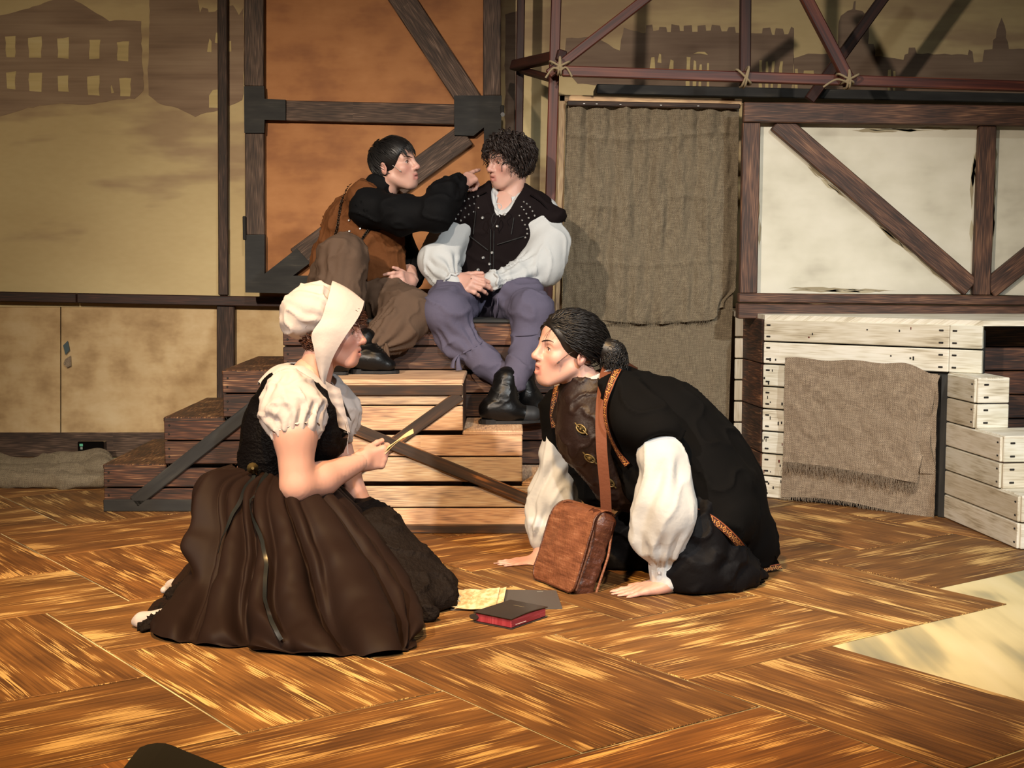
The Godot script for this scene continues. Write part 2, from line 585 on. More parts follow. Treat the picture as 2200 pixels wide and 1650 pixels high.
# painted plank: brown brush strokes, worn through to the pale undercoat in clusters of streaks
func worn_paint(w: int, h: int, sd: int) -> ImageTexture:
	var a := noise_img(w, h, 0.30, sd, 64, 3)
	var b := noise_img(w, h, 0.07, sd + 1, 28, 3)
	var c := noise_img(w, h, 0.0075, sd + 2, 3, 3)
	var d := noise_img(w, h, 0.006, sd + 3, 2, 3)
	var o := PackedByteArray(); o.resize(w * h * 3)
	for k in w * h:
		var fine := a[k] / 255.0 - 0.5
		var broad := b[k] / 255.0 - 0.5
		var pat := c[k] / 255.0 - 0.5
		var t := clampf(0.5 + fine * 0.55 + broad * 0.8 + (d[k] / 255.0 - 0.5) * 0.8, 0.0, 1.0)
		var r := lerpf(84.0, 150.0, t); var g := lerpf(54.0, 106.0, t); var bl := lerpf(24.0, 54.0, t)
		var m := clampf((fine * 2.2 + broad * 1.2 + pat * 2.7 - 0.56) * 3.6, 0.0, 1.0) * 0.9
		o[k * 3] = int(lerpf(r, 230.0, m)); o[k * 3 + 1] = int(lerpf(g, 196.0, m)); o[k * 3 + 2] = int(lerpf(bl, 128.0, m))
	var im := Image.create_from_data(w, h, false, Image.FORMAT_RGB8, o)
	im.generate_mipmaps()
	return ImageTexture.create_from_image(im)

# scenic canvas, 8.4 m by 3.4 m: brown washes brushed over a pale ground, thinning into ragged strokes lower down
func mural_wash(w: int, h: int) -> ImageTexture:
	var a := noise_img(w, h, 0.010, 201, 2, 5)
	var b := noise_img(w, h, 0.05, 202, 6, 4)
	var c := noise_img(w, h, 0.012, 203, 2, 4)
	var g := noise_img(w, h, 0.2, 204, 2, 2)
	var o := PackedByteArray(); o.resize(w * h * 3)
	for y in h:
		var up := 1.0 - float(y) / h
		for x in w:
			var k := y * w + x
			var n := (a[k] / 255.0 - 0.5) * 1.1 + (b[k] / 255.0 - 0.5) * 0.5
			var brown := clampf(0.42 + (up * 3.4 + 0.0 - 1.05) * 0.55 + n * 1.6, 0.0, 0.85) if up * 3.4 < 2.2 else clampf(0.30 + n * 1.2, 0.0, 0.7)
			brown = clampf((brown - 0.35) * 1.25, 0.0, 0.9)
			var t := (c[k] / 255.0 - 0.5) * 0.7 + (g[k] / 255.0 - 0.5) * 0.25
			var r := lerpf(186.0, 206.0, 0.5 + t); var gg := lerpf(164.0, 188.0, 0.5 + t); var bl := lerpf(120.0, 142.0, 0.5 + t)
			o[k * 3] = int(lerpf(r, 146.0 + t * 24.0, brown)); o[k * 3 + 1] = int(lerpf(gg, 120.0 + t * 22.0, brown)); o[k * 3 + 2] = int(lerpf(bl, 96.0 + t * 20.0, brown))
	var im := Image.create_from_data(w, h, false, Image.FORMAT_RGB8, o)
	im.generate_mipmaps()
	return ImageTexture.create_from_image(im)

func noise_normal(freq: float, sd: int, strength: float, sz := 512, octaves := 3) -> NoiseTexture2D:
	var n := FastNoiseLite.new(); n.seed = sd; n.frequency = freq; n.fractal_octaves = octaves
	var t := NoiseTexture2D.new(); t.width = sz; t.height = sz; t.seamless = true; t.as_normal_map = true; t.bump_strength = strength; t.noise = n
	return t

func std(tex: Texture2D, scale := Vector3.ONE, rough := 0.75, col := Color.WHITE) -> StandardMaterial3D:
	var m := StandardMaterial3D.new()
	m.albedo_texture = tex
	m.albedo_color = col
	m.uv1_scale = scale
	m.roughness = rough
	return m

func plain(col: Color, rough := 0.7, metal := 0.0) -> StandardMaterial3D:
	var m := StandardMaterial3D.new()
	m.albedo_color = col
	m.roughness = rough
	m.metallic = metal
	return m

func tinted(base: StandardMaterial3D, col: Color) -> StandardMaterial3D:
	var m: StandardMaterial3D = base.duplicate()
	m.albedo_color = col
	return m

func weave(sz: int, thread: int, c0: Color, c1: Color, sd: int, gaps := 0.25) -> Array:     # plain weave with uneven threads: colour and normal
	var n := noise_img(sz, sz, 0.12, sd, 8, 3)
	var im := Image.create(sz, sz, false, Image.FORMAT_RGB8)
	var hm := Image.create(sz, sz, false, Image.FORMAT_RGBA8)
	for y in sz:
		for x in sz:
			var wv := n[y * sz + x] / 255.0            # weft thread unevenness
			var wp := n[x * sz + y] / 255.0            # warp
			var fx := fposmod(float(x) / thread, 1.0)
			var fy := fposmod(float(y) / thread, 1.0)
			var ax := sin(fx * PI); var ay := sin(fy * PI)
			var over := ((x / thread + y / thread) % 2) == 0
			var hgt := ay * (0.75 if over else 0.35) * (0.6 + wv * 0.8)
			hgt = maxf(hgt, ax * (0.35 if over else 0.75) * (0.6 + wp * 0.8))
			var tone := clampf(0.5 + (wv - 0.5 if over else wp - 0.5) * 1.5, 0, 1)
			var c := c0.lerp(c1, tone)
			if hgt < gaps: c = c.darkened(0.6)
			im.set_pixel(x, y, c)
			hm.set_pixel(x, y, Color(hgt, hgt, hgt))
	hm.bump_map_to_normal_map(3.0)
	im.generate_mipmaps(); hm.generate_mipmaps()
	return [ImageTexture.create_from_image(im), ImageTexture.create_from_image(hm)]

func cloth(col: Color, rough := 0.85, bump: Texture2D = null, tri_scale := 9.0, depth := 0.35) -> StandardMaterial3D:
	var m := plain(col, rough)
	m.metallic_specular = 0.2 if rough > 0.5 else 0.4
	m.uv1_triplanar = true
	m.uv1_scale = Vector3.ONE * tri_scale
	if bump:
		m.normal_enabled = true
		m.normal_texture = bump
		m.normal_scale = depth
	return m

func make_materials() -> void:
	# painted stage floor
	M.plank = []
	var pt := worn_paint(1600, 1024, 11)
	for k in 4:
		var m := std(pt, Vector3(0.55, 1.1, 1), 0.62, [Color(1, 1, 1), Color(0.92, 0.9, 0.88), Color(0.86, 0.84, 0.82), Color(1, 0.95, 0.9)][k])
		M.plank.append(m)
	M.cream = std(streaks(768, 768, 31, [0.0, "#8a8a76", 0.35, "#b3aa84", 0.5, "#d0c394", 0.65, "#d9cc9c", 1.0, "#e0d4a8"], 0.1, 0.25, 0.8, 1.7, 0.05, 0.006), Vector3(0.5, 0.7, 1), 0.6)
	# timbers
	var tb := streaks(1024, 512, 41, [0.0, "#1e140f", 0.35, "#37271d", 0.55, "#4b382b", 0.75, "#614c3f", 1.0, "#8a725f"], 0.8, 0.4, 0.35, 1.9, 0.34)
	M.timber = std(tb, Vector3(0.8, 2.2, 1), 0.7)
	var rb := streaks(1024, 512, 47, [0.0, "#1e120d", 0.35, "#382318", 0.55, "#4f3325", 0.75, "#674733", 1.0, "#8a654a"], 0.8, 0.4, 0.4, 1.9, 0.34)
	M.red_timber = std(rb, Vector3(0.8, 2.2, 1), 0.6)
	M.bar = std(streaks(512, 256, 53, [0.0, "#2a100c", 0.4, "#4a1f17", 0.7, "#62301f", 1.0, "#7a4630"], 0.5, 0.5, 0.4, 1.5), Vector3(1, 4, 1), 0.5)
	M.dark_bar = std(M.bar.albedo_texture, Vector3(1, 4, 1), 0.6, Color(0.6, 0.55, 0.55))
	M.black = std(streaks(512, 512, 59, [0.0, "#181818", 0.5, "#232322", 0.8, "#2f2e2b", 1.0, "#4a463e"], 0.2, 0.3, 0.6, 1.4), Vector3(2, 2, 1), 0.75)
	M.rail = std(rb, Vector3(0.6, 2.0, 1), 0.6, Color(0.62, 0.5, 0.5))
	# painted steps
	M.step_dark = []
	var sd := streaks(1024, 512, 61, [0.0, "#170e0a", 0.3, "#2c1b13", 0.5, "#45291b", 0.68, "#5f3c27", 0.85, "#7d573c", 1.0, "#a98560"], 0.7, 0.4, 0.45, 1.9, 0.34)
	for c in [Color(0.9, 0.88, 0.88), Color(0.78, 0.76, 0.75), Color(0.92, 0.86, 0.83)]: M.step_dark.append(std(sd, Vector3(0.7, 1.6, 1), 0.65, c))
	M.tread = std(sd, Vector3(0.9, 1.4, 1), 0.6, Color(1, 1, 0.92))
	M.step_light = []
	var sl := streaks(1024, 512, 67, [0.0, "#806c60", 0.2, "#a8937f", 0.38, "#c3a78c", 0.5, "#d2b696", 0.65, "#dcc2a0", 0.8, "#e0ceb0", 1.0, "#eadcc0"], 0.8, 0.4, 0.4, 1.8, 0.40)
	for c in [Color(0.90, 0.88, 0.88), Color(0.92, 0.87, 0.85), Color(0.86, 0.85, 0.84), Color(0.92, 0.85, 0.81)]: M.step_light.append(std(sl, Vector3(0.8, 1.5, 1), 0.7, c))
	M.brace = std(streaks(512, 256, 71, [0.0, "#1b120c", 0.5, "#33241a", 0.68, "#49301c", 0.8, "#8a5a30", 1.0, "#a06a38"], 0.4, 0.4, 0.6, 1.7), Vector3(1.2, 3, 1), 0.65)
	# white boards
	M.white_board = []
	var wb := streaks(1024, 512, 73, [0.0, "#8f8672", 0.2, "#b8ae98", 0.4, "#d0c9b6", 0.6, "#dcd7c8", 1.0, "#e6e3d8"], 0.5, 0.4, 0.5, 1.5, 0.22)
	for c in [Color.WHITE, Color(0.93, 0.92, 0.9), Color(0.97, 0.98, 0.98)]: M.white_board.append(std(wb, Vector3(0.9, 1.5, 1), 0.6, c))
	M.nail = plain(Color(0.10, 0.085, 0.07), 0.8)
	# walls
	M.door_panel = std(streaks(768, 768, 79, [0.0, "#7b4a26", 0.35, "#945f33", 0.5, "#a26b3b", 0.7, "#ab7443", 1.0, "#b88352"], 0.12, 0.35, 0.8, 0.9, 0.08, 0.005, false), Vector3(0.8, 0.8, 1), 0.72)
	M.plaster = std(streaks(768, 768, 83, [0.0, "#9a9484", 0.22, "#b4af9e", 0.4, "#c4c0ae", 0.6, "#ccc8b7", 1.0, "#d6d2c3"], 0.10, 0.35, 0.8, 0.8, 0.05, 0.005, false), Vector3(0.9, 0.9, 1), 0.75)
	M.dado = std(streaks(1024, 768, 89, [0.0, "#8a6d49", 0.3, "#a98c63", 0.5, "#bca075", 0.7, "#c6ad84", 1.0, "#cfbb93"], 0.15, 0.35, 0.8, 1.0, 0.08, 0.005, false), Vector3(0.8, 0.8, 1), 0.75)
	M.mural = std(mural_wash(1280, 640), Vector3.ONE, 0.8)
	M.mural_brown = std(streaks(512, 512, 101, [0.0, "#7c6552", 0.5, "#927b65", 1.0, "#a28c74"], 0.3, 0.4, 0.6, 1.4), Vector3(0.8, 1.2, 1), 0.8)
	M.mural_pale = std(streaks(512, 512, 103, [0.0, "#b09c6e", 0.5, "#c6b27e", 1.0, "#d0c090"], 0.3, 0.4, 0.6, 1.4), Vector3(0.8, 1.2, 1), 0.8)
	M.mural_grey = std(M.mural_brown.albedo_texture, Vector3(0.8, 1.2, 1), 0.8, Color(0.86, 0.86, 0.88))
	M.pale_wood = std(sl, Vector3(1, 2, 1), 0.7, Color(0.95, 0.9, 0.82))
	var bl := weave(512, 5, Color("#675b49"), Color("#95876e"), 107)
	M.burlap = std(bl[0], Vector3(2.6, 2.6, 1), 0.95)
	M.burlap.normal_enabled = true; M.burlap.normal_texture = bl[1]; M.burlap.normal_scale = 1.2
	M.burlap_pale = tinted(M.burlap, Color(1.22, 1.20, 1.24))
	M.burlap_tri = M.burlap.duplicate(); M.burlap_tri.uv1_triplanar = true; M.burlap_tri.uv1_scale = Vector3.ONE * 2.6
	M.rope = plain(Color("#8f8064"), 0.9)
	M.room = plain(Color(0.045, 0.045, 0.045), 0.95)
	M.steel = plain(Color(0.5, 0.5, 0.5), 0.35, 1.0)
	M.brass = plain(Color(0.42, 0.36, 0.22), 0.4, 0.5)
	M.silver = plain(Color(0.80, 0.80, 0.79), 0.3, 0.35)
# ------------------------------------------------------------------ the room and the stage floor
func build_room() -> void:
	var room := {
		"wall_left": [Vector3(0.1, 5.2, 12.4), Vector3(-4.3, 2.5, -1.2)], "wall_right": [Vector3(0.1, 5.2, 12.4), Vector3(4.3, 2.5, -1.2)],
		"wall_front": [Vector3(8.7, 5.2, 0.1), Vector3(0, 2.5, 5.0)], "ceiling": [Vector3(8.7, 0.1, 12.4), Vector3(0, 5.1, -1.2)],
		"wall_rear": [Vector3(8.7, 5.2, 0.1), Vector3(0, 2.5, -7.35)]}
	for k in room:
		var o := put(k, box_buf(room[k][0], 0.0).mesh(), M.room, null, Transform3D(Basis(), room[k][1]))
		structure(o, "black %s of the theatre behind the set" % k.split("_")[0])

func build_floor() -> void:
	var fl := put("floor", box_buf(Vector3(8.7, 0.2, 12.4), 0.0).mesh(), M.cream, null, Transform3D(Basis(), Vector3(0, -0.103, -1.2)))
	structure(fl, "stage floor painted cream under broad brown herringbone planks")
	# herringbone: two plank directions, lattice measured on the floor
	var th := deg_to_rad(-36.0)
	var A := Vector3(sin(th), 0, -cos(th))
	var B := Vector3(cos(th), 0, sin(th))
	const PW := 0.4875
	const PL := 0.72
	var gap := 0.006
	var variants := []
	for k in 7:
		variants.append(box_buf(Vector3(PL - gap, 0.003, PW - gap), 0.0012, Vector2(k * 0.613, k * 0.377)).mesh())
	var basA := Basis(A, Vector3.UP, A.cross(Vector3.UP))
	var basB := Basis(B, Vector3.UP, B.cross(Vector3.UP))
	for m in range(-7, 14):
		for n in range(-4, 8):
			for d in 2:
				var a := (2.925 if d == 0 else 2.8075) - PW * m + PL * n
				var b := (1.43375 if d == 0 else 0.83) + PW * m + PL * n
				var c := A * a + B * b
				if c.z > -1.7 or c.z < -6.9 or absf(c.x) > 1.1 + absf(c.z) * 0.46: continue
				# bare cream patch on the right of the stage
				var bare := false
				if d == 0: bare = b > 2.66 and a < 2.3 + (b - 2.9) * 0.55 and not (m == 2 and n == 1)
				else: bare = (b > 2.7 and a < 2.3 + (b - 2.9) * 0.55) and not (n == 2 and m == 3) and not (n == 1 and m == 2)
				if b - PL / 2 > 3.3 and a + PW / 2 < 2.6: bare = true
				if c.z < -4.62: bare = false
				if bare: continue
				var mi: Material = M.plank[rng.randi() % 4]
				put("plank", variants[rng.randi() % 7], mi, fl, Transform3D(basA if d == 0 else basB, c + Vector3(0, 0.1015, 1.2)))

# ------------------------------------------------------------------ painted back wall
const WZ := 6.75
func wobble(pts: Array, amp: float, step := 12.0) -> Array:     # hand-painted edge: split each side and jitter it
	var o := []
	var m := pts.size()
	for k in range(0, m, 2):
		var p := Vector2(pts[k], pts[k + 1]); var q := Vector2(pts[(k + 2) % m], pts[(k + 3) % m])
		var c := maxi(1, int(p.distance_to(q) / step))
		for s in c:
			var r := p.lerp(q, float(s) / c)
			o.append(r.x + (rng.randf() - 0.5) * amp * 2.0); o.append(r.y + (rng.randf() - 0.5) * amp * 2.0)
	return o

func patch(called: String, pts: Array, mat: Material, parent: Node, z := WZ, amp := 1.5, t := 0.0012) -> void:
	slab(called, wobble(pts, amp), z, t, mat, parent)

func build_back_wall() -> void:
	var w := Node3D.new(); w.name = "wall_back"; add_child(w)
	structure(w, "canvas back wall painted with a hazy brown town skyline")
	var cb := prism_buf(PackedVector2Array([Vector2(-4.2, 0.72), Vector2(4.2, 0.72), Vector2(4.2, 4.12), Vector2(-4.2, 4.12)]), 0.02)
	for k in cb.t.size(): cb.t[k] = Vector2((cb.t[k].x + 4.2) / 8.4, 1.0 - (cb.t[k].y - 0.72) / 3.4)
	put("canvas", cb.mesh(), M.mural, w, Transform3D(Basis(), Vector3(0, 0, -WZ - 0.02)))
	# painted town on the left
	patch("painted_house", [-60, 45, 0, 34, 60, 18, 108, 2, 150, -4, 175, 8, 205, 28, 235, 46, 262, 43, 303, 45, 305, 120, 309, 195, 290, 212, 240, 216, 180, 226, 120, 222, 60, 232, 0, 250, -60, 246], M.mural_brown, w)
	patch("painted_house", [323, -60, 420, -60, 424, 0, 430, 28, 436, 16, 445, 18, 448, 26, 462, 26, 470, 18, 500, 10, 512, 34, 523, 18, 524, 120, 522, 215, 470, 236, 420, 250, 380, 232, 340, 222, 319, 205, 317, 150, 321, 60], M.mural_brown, w)
	for r in [[12, 77, 34, 124], [61, 80, 90, 125], [124, 82, 148, 125], [192, 85, 215, 127], [252, 90, 277, 131], [14, 155, 34, 192], [62, 157, 90, 197], [125, 162, 148, 198], [188, 164, 214, 205], [257, 168, 281, 207]]:
		patch("painted_window", [r[0], r[1] + 1, r[2], r[1] - 1, r[2] - 1, r[3], r[0] + 1, r[3] - 1], M.mural_pale, w, WZ - 0.0012, 1.2)
	for r in [[445, 112, 450, 83, 455, 90, 454, 112], [462, 92, 464, 71, 470, 70, 470, 93], [488, 90, 497, 88, 498, 111, 489, 111], [449, 232, 450, 205, 458, 194, 468, 192, 471, 200, 471, 232], [238, 188, 240, 182, 246, 200, 240, 200]]:
		patch("painted_window", r, M.mural_pale, w, WZ - 0.0012, 0.8)
	# painted skyline on the right
	patch("painted_castle", [1085, 30, 1112, 24, 1112, 300, 1085, 300], M.mural_grey, w)
	patch("painted_castle", [1380, 72, 1386, 70, 1388, 54, 1402, 54, 1405, 66, 1414, 66, 1417, 57, 1431, 57, 1433, 69, 1440, 69, 1442, 52, 1458, 54, 1460, 66, 1468, 66, 1470, 54, 1486, 55, 1488, 68, 1498, 68, 1500, 54, 1515, 55, 1517, 66, 1528, 66, 1530, 54, 1548, 54, 1550, 67, 1562, 67, 1565, 57, 1580, 57, 1582, 70, 1636, 72, 1640, 60, 1654, 60, 1658, 74, 1664, 74, 1668, 62, 1682, 62, 1686, 74, 1692, 74, 1700, 56, 1706, 60, 1706, 134, 1700, 200, 1380, 190, 1240, 180, 1215, 150, 1215, 82, 1280, 80, 1330, 110, 1340, 60], M.mural_grey, w)
	patch("painted_tower", [1800, 180, 1801, 48, 1806, 34, 1820, 24, 1832, 20, 1834, 2, 1837, 2, 1838, 20, 1852, 25, 1862, 36, 1866, 48, 1866, 94, 1878, 96, 1880, 122, 1905, 122, 1940, 128, 1944, 118, 1951, 115, 1951, 102, 1966, 102, 1968, 115, 2080, 117, 2081, 108, 2090, 110, 2091, 133, 2112, 134, 2114, 108, 2131, 106, 2133, 86, 2139, 80, 2146, 52, 2152, 38, 2158, 54, 2162, 82, 2166, 90, 2166, 106, 2300, 106, 2300, 205, 1800, 205], M.mural_grey, w)
	patch("painted_wall", [1706, 126, 1735, 116, 1780, 115, 1800, 116, 1800, 205, 1706, 200], M.mural_grey, w)
	for r in [[1395, 150, 1399, 124, 1406, 122, 1408, 150], [1412, 134, 1416, 116, 1421, 117, 1421, 136], [1437, 150, 1441, 128, 1447, 130, 1447, 150], [1473, 190, 1476, 122, 1483, 122, 1481, 190], [1488, 190, 1490, 130, 1496, 132, 1495, 190], [1500, 190, 1503, 138, 1508, 138, 1506, 190], [1518, 190, 1519, 136, 1524, 136, 1523, 190], [1630, 160, 1632, 130, 1637, 130, 1637, 190, 1630, 190], [1644, 190, 1645, 132, 1650, 132, 1650, 190], [1656, 190, 1658, 132, 1664, 131, 1660, 190], [1670, 190, 1676, 132, 1682, 131, 1678, 190], [1707, 196, 1708, 148, 1714, 148, 1714, 196], [1726, 162, 1727, 152, 1748, 152, 1748, 162], [1907, 195, 1908, 150, 1913, 150, 1913, 195], [1918, 195, 1919, 153, 1924, 153, 1923, 195], [1490, 116, 1500, 111, 1515, 112, 1520, 118, 1505, 115]]:
		patch("painted_window", r, M.mural_pale, w, WZ - 0.0012, 0.8)
	# lower panels with an open seam, skirting strip
	slab("panel", [-790, 652, 131.5, 652, 131.5, 980, -790, 984], WZ + 0.02, 0.016, M.dado, w)
	slab("panel", [134, 652, 640, 655, 640, 978, 134, 980], WZ + 0.02, 0.016, M.dado, w)
	slab("panel", [640, 655, 1700, 670, 1700, 990, 640, 980], WZ + 0.02, 0.016, M.dado, w)
	box("skirting_strip", Vector3(8.4, 0.12, 0.02), M.timber, w, Vector3(0, 0.06, -WZ - 0.012))
	# applied battens
	for bt in [["batten", 480, -60, 482, 634, 21, M.timber], ["batten", 487, 656, 487, 856, 38, M.timber]]:
		px_beam(bt[0], bt[1], bt[2], bt[3], bt[4], bt[5], WZ, 0.03, tinted(bt[6], Color(0.8, 0.75, 0.75)), w)
	px_beam("rail", -790, 621, 170, 640, 21, WZ, 0.045, M.rail, w)
	px_beam("rail", 171, 640, 700, 650, 21, WZ, 0.045, M.rail, w)
	# torn corner of the seam
	for f in [[136, 742, 146, 732, 150, 752, 141, 762], [140, 772, 152, 764, 153, 786, 144, 790, 137, 782]]:
		slab("torn_flap", f, WZ - 0.004, 0.004, M.burlap_pale if f[1] > 760 else plain(Color(0.26, 0.33, 0.35)), w)

# ------------------------------------------------------------------ orange door flat with timbers
func build_door_flat() -> void:
	var z := 6.62
	var d := thing("timbered_door", "tall orange door framed in dark timbers with black corner plates", "door")
	var o := W(800, 628, z)
	d.position = Vector3(o.x, o.y, -z)
	var hold := Node3D.new()
	d.position = Vector3.ZERO
	hold.free()
	slab("panel", [532, -260, 1076, -260, 1074, 620, 534, 622], z, 0.02, M.door_panel, d)
	var f := z - 0.02
	# stiles, rails, braces
	px_beam("stile", 548, -260, 548, 187, 42, f, 0.03, M.timber, d)
	px_beam("stile", 549, 287, 550, 505, 41, f, 0.03, M.timber, d)
	px_beam("stile", 1058, -260, 1057, 207, 38, f, 0.03, M.timber, d)
	px_beam("rail", 616, 239, 978, 247, 43, f, 0.03, M.timber, d)
	px_beam("brace", 800, -98, 1012, 222, 52, f, 0.028, M.timber, d)
	px_beam("brace", 1002, 290, 640, 556, 50, f, 0.028, M.timber, d)
	for p in [[527, 187, 570, 187, 571, 214, 616, 216, 616, 260, 571, 259, 570, 287, 528, 287], [976, 207, 1040, 207, 1078, 207, 1076, 330, 1040, 330, 1040, 275, 1018, 293, 977, 292], [529, 505, 571, 504, 571, 588, 640, 534, 668, 565, 632, 592, 700, 592, 700, 632, 530, 628]]:
		slab("corner_plate", p, f - 0.004, 0.034, M.black, d)
	for h in [[1079, 238, 9, 22], [526, 490, 7, 50]]:
		box("hinge", Vector3(h[2] * z / FPX, h[3] * z / FPX, 0.03), M.nail, d, W(h[0], h[1], f - 0.03))
	put("knob", tube_buf([W(1080, 246, f - 0.02), W(1080, 246, f - 0.05)], [0.008, 0.01], 10).mesh(), M.steel, d)

# ------------------------------------------------------------------ half-timbered wall on the right, standing on the white block
func build_timber_wall() -> void:
	var z := 5.80
	var d := thing("half_timbered_wall", "half-timbered wall with pale plaster panels and reddish brown beams", "wall")
	slab("plaster_panel", [1626, 262, 2105, 268, 2095, 632, 1618, 630], z, 0.015, M.plaster, d)
	slab("plaster_panel", [2106, 268, 2420, 272, 2420, 640, 2096, 632], z, 0.015, M.plaster, d)
	var smear := [tinted(M.plaster, Color(0.72, 0.68, 0.60)), tinted(M.plaster, Color(0.84, 0.81, 0.74))]      # brushed grime along the timbers
	var runs := [[1632, 275, 1626, 625, 7], [1640, 620, 2080, 628, 6], [1720, 278, 2090, 280, 7], [2094, 285, 2086, 560, 7], [1660, 290, 1850, 452, 8], [1850, 452, 2060, 628, 9], [1730, 300, 1900, 440, 9], [1900, 440, 2070, 588, 8], [2142, 290, 2132, 590, 9], [2150, 282, 2300, 284, 6]]
	for q in runs:
		for e in 5:
			var a := Vector2(q[0], q[1]); var b := Vector2(q[2], q[3])
			var t0 := rng.randf() * 0.7; var t1 := t0 + 0.15 + rng.randf() * 0.25
			var nn := (b - a).normalized().orthogonal() * (rng.randf() - 0.5) * 8.0
			var p0 := a.lerp(b, t0) + nn; var p1 := a.lerp(b, minf(t1, 1.0)) + nn
			var w: Vector2 = (b - a).normalized().orthogonal() * float(q[4]) * (0.25 + rng.randf() * 0.5)
			patch("smear", [p0.x, p0.y, p0.lerp(p1, 0.3).x + w.x, p0.lerp(p1, 0.3).y + w.y, p1.x, p1.y, p0.lerp(p1, 0.6).x - w.x, p0.lerp(p1, 0.6).y - w.y], smear[e % 2], d, z - 0.015, 1.2, 0.0006)
	var f := z - 0.015
	px_beam("top_beam", 1594, 243, 2420, 254, 42, f, 0.045, M.red_timber, d)
	px_beam("post", 1612, 264, 1605, 630, 38, f, 0.035, M.red_timber, d)
	px_beam("post", 2117, 272, 2104, 634, 37, f, 0.035, M.red_timber, d)
	px_beam("brace", 1668, 262, 2082, 618, 44, f, 0.03, M.red_timber, d)
	px_beam("brace", 2120, 622, 2420, 380, 44, f, 0.03, M.red_timber, d)
	px_beam("rail", 1583, 639, 2420, 648, 20, f, 0.05, M.red_timber, d)
	px_beam("lower_beam", 1580, 667, 2420, 676, 32, f, 0.075, M.red_timber, d)

# ------------------------------------------------------------------ lashed scaffold bars above
func lashing(c: Vector3, size: float, turns: int, parent: Node, tails: Array) -> void:
	for k in turns:
		var pts := []
		var tilt := (k - (turns - 1) * 0.5) * 0.5 + (0.35 if k % 2 else -0.3)
		for s in 25:
			var an := TAU * s / 24.0
			var sq := 1.0 / pow(pow(absf(cos(an)), 4.0) + pow(absf(sin(an)), 4.0), 0.25)
			pts.append(c + Vector3(sin(tilt) * cos(an) * size * sq + (k - turns * 0.5) * 0.006, cos(tilt) * cos(an) * size * sq, sin(an) * size * 0.95 * sq))
		put("cord_turn", tube_buf(pts, range(25).map(func(_q): return 0.0048), 6).mesh(), M.rope, parent)
	for t in tails:
		var p := spline([c + Vector3(0, -size * 0.6, size * 0.9), c + t * 0.5 + Vector3(0, 0.012, size), c + t + Vector3(0, 0, size * 0.9)], 6)
		put("cord_tail", tube_buf(p, range(p.size()).map(func(_q): return 0.0045), 6).mesh(), M.rope, parent)

func build_scaffold() -> void:
	var t := 0.042
	var list := [
		["long reddish bar lashed across the top right of the set", [W(1208, 153, 5.75), W(2420, 193, 5.75)], M.bar, t],
		["upright reddish pole standing left of the burlap curtain", [W(1204, -300, 5.84), W(1175, 670, 5.84)], M.bar, t],
		["thin upright pole further back, above the curly-haired person", [W(1124, -300, 6.55), W(1110, 640, 6.55)], M.dark_bar, 0.036],
		["short bar running back from the lashed corner to the thin pole", [W(1208, 119, 5.80), W(1104, 141, 6.50)], M.dark_bar, 0.044],
		["slanting bar rising right from the lashed corner", [W(1178, 160, 5.79), W(1520, -106, 5.79)], M.bar, 0.038],
		["upright bar above the right edge of the burlap curtain", [W(1604, -300, 5.80), W(1600, 168, 5.80)], M.dark_bar, 0.044],
		["slanting bar falling right to the tied knot", [W(1640, -180, 5.71), W(1822, 170, 5.71)], M.bar, 0.046],
		["dark slanting bar behind the knot", [W(2040, -200, 6.2), W(1738, 216, 6.2)], M.dark_bar, 0.046],
	]
	for l in list:
		var o := thing("scaffold_bar", l[0], "bar", Vector3.ZERO, 0.0, "scaffold bars")
		beam("bar", l[1][0], l[1][1], l[3], l[3] * 0.8, l[2], o)
	var o := thing("scaffold_bar", "thin dark bar under the short bar at the lashed corner", "bar", Vector3.ZERO, 0.0, "scaffold bars")
	beam("bar", W(1118, 150, 6.5), W(1182, 168, 5.9), 0.026, 0.03, M.dark_bar, o)
	var r := thing("rope_lashing", "pale cord lashing at the corner of two bars, with a loose tail", "rope", Vector3.ZERO, 0.0, "rope lashings")
	lashing(W(1204, 142, 5.76), 0.034, 4, r, [Vector3(-0.06, -0.05, 0), Vector3(0.045, -0.045, 0)])
	r = thing("rope_lashing", "pale cord lashing tied in a cross above the burlap curtain's corner", "rope", Vector3.ZERO, 0.0, "rope lashings")
	lashing(W(1601, 166, 5.755), 0.040, 3, r, [])
	r = thing("rope_lashing", "pale cord lashing with a long tail where slanting bar meets long bar", "rope", Vector3.ZERO, 0.0, "rope lashings")
	lashing(W(1822, 170, 5.72), 0.036, 4, r, [Vector3(-0.105, -0.035, 0)])
	var lg := thing("shadow_band", "black ledge along the top of the half-timbered wall", "shade_board")  # black board standing in for a dark shadow band on the backdrop
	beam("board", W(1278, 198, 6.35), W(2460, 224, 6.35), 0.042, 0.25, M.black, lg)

# ------------------------------------------------------------------ burlap curtain in its frame
func fringe(parent: Node, a: Vector3, b: Vector3, count: int, length: float, down: Vector3, out: Vector3, mat: Material) -> void:
	var bf := Buf.new()
	for k in count:
		var p := a.lerp(b, (k + rng.randf()) / count) + out * rng.randf() * 0.004
		var l := length * (0.4 + rng.randf() * 0.9)
		var sway := (b - a).normalized() * (rng.randf() - 0.5) * l * 0.7
		bf.add(tube_buf([p, p + down * l * 0.5 + sway * 0.3 + out * 0.003, p + down * l + sway], [0.0011, 0.001, 0.0007], 3))
	var o := put("fringe", bf.mesh(), mat, parent)
	o.set_meta("kind", "stuff")

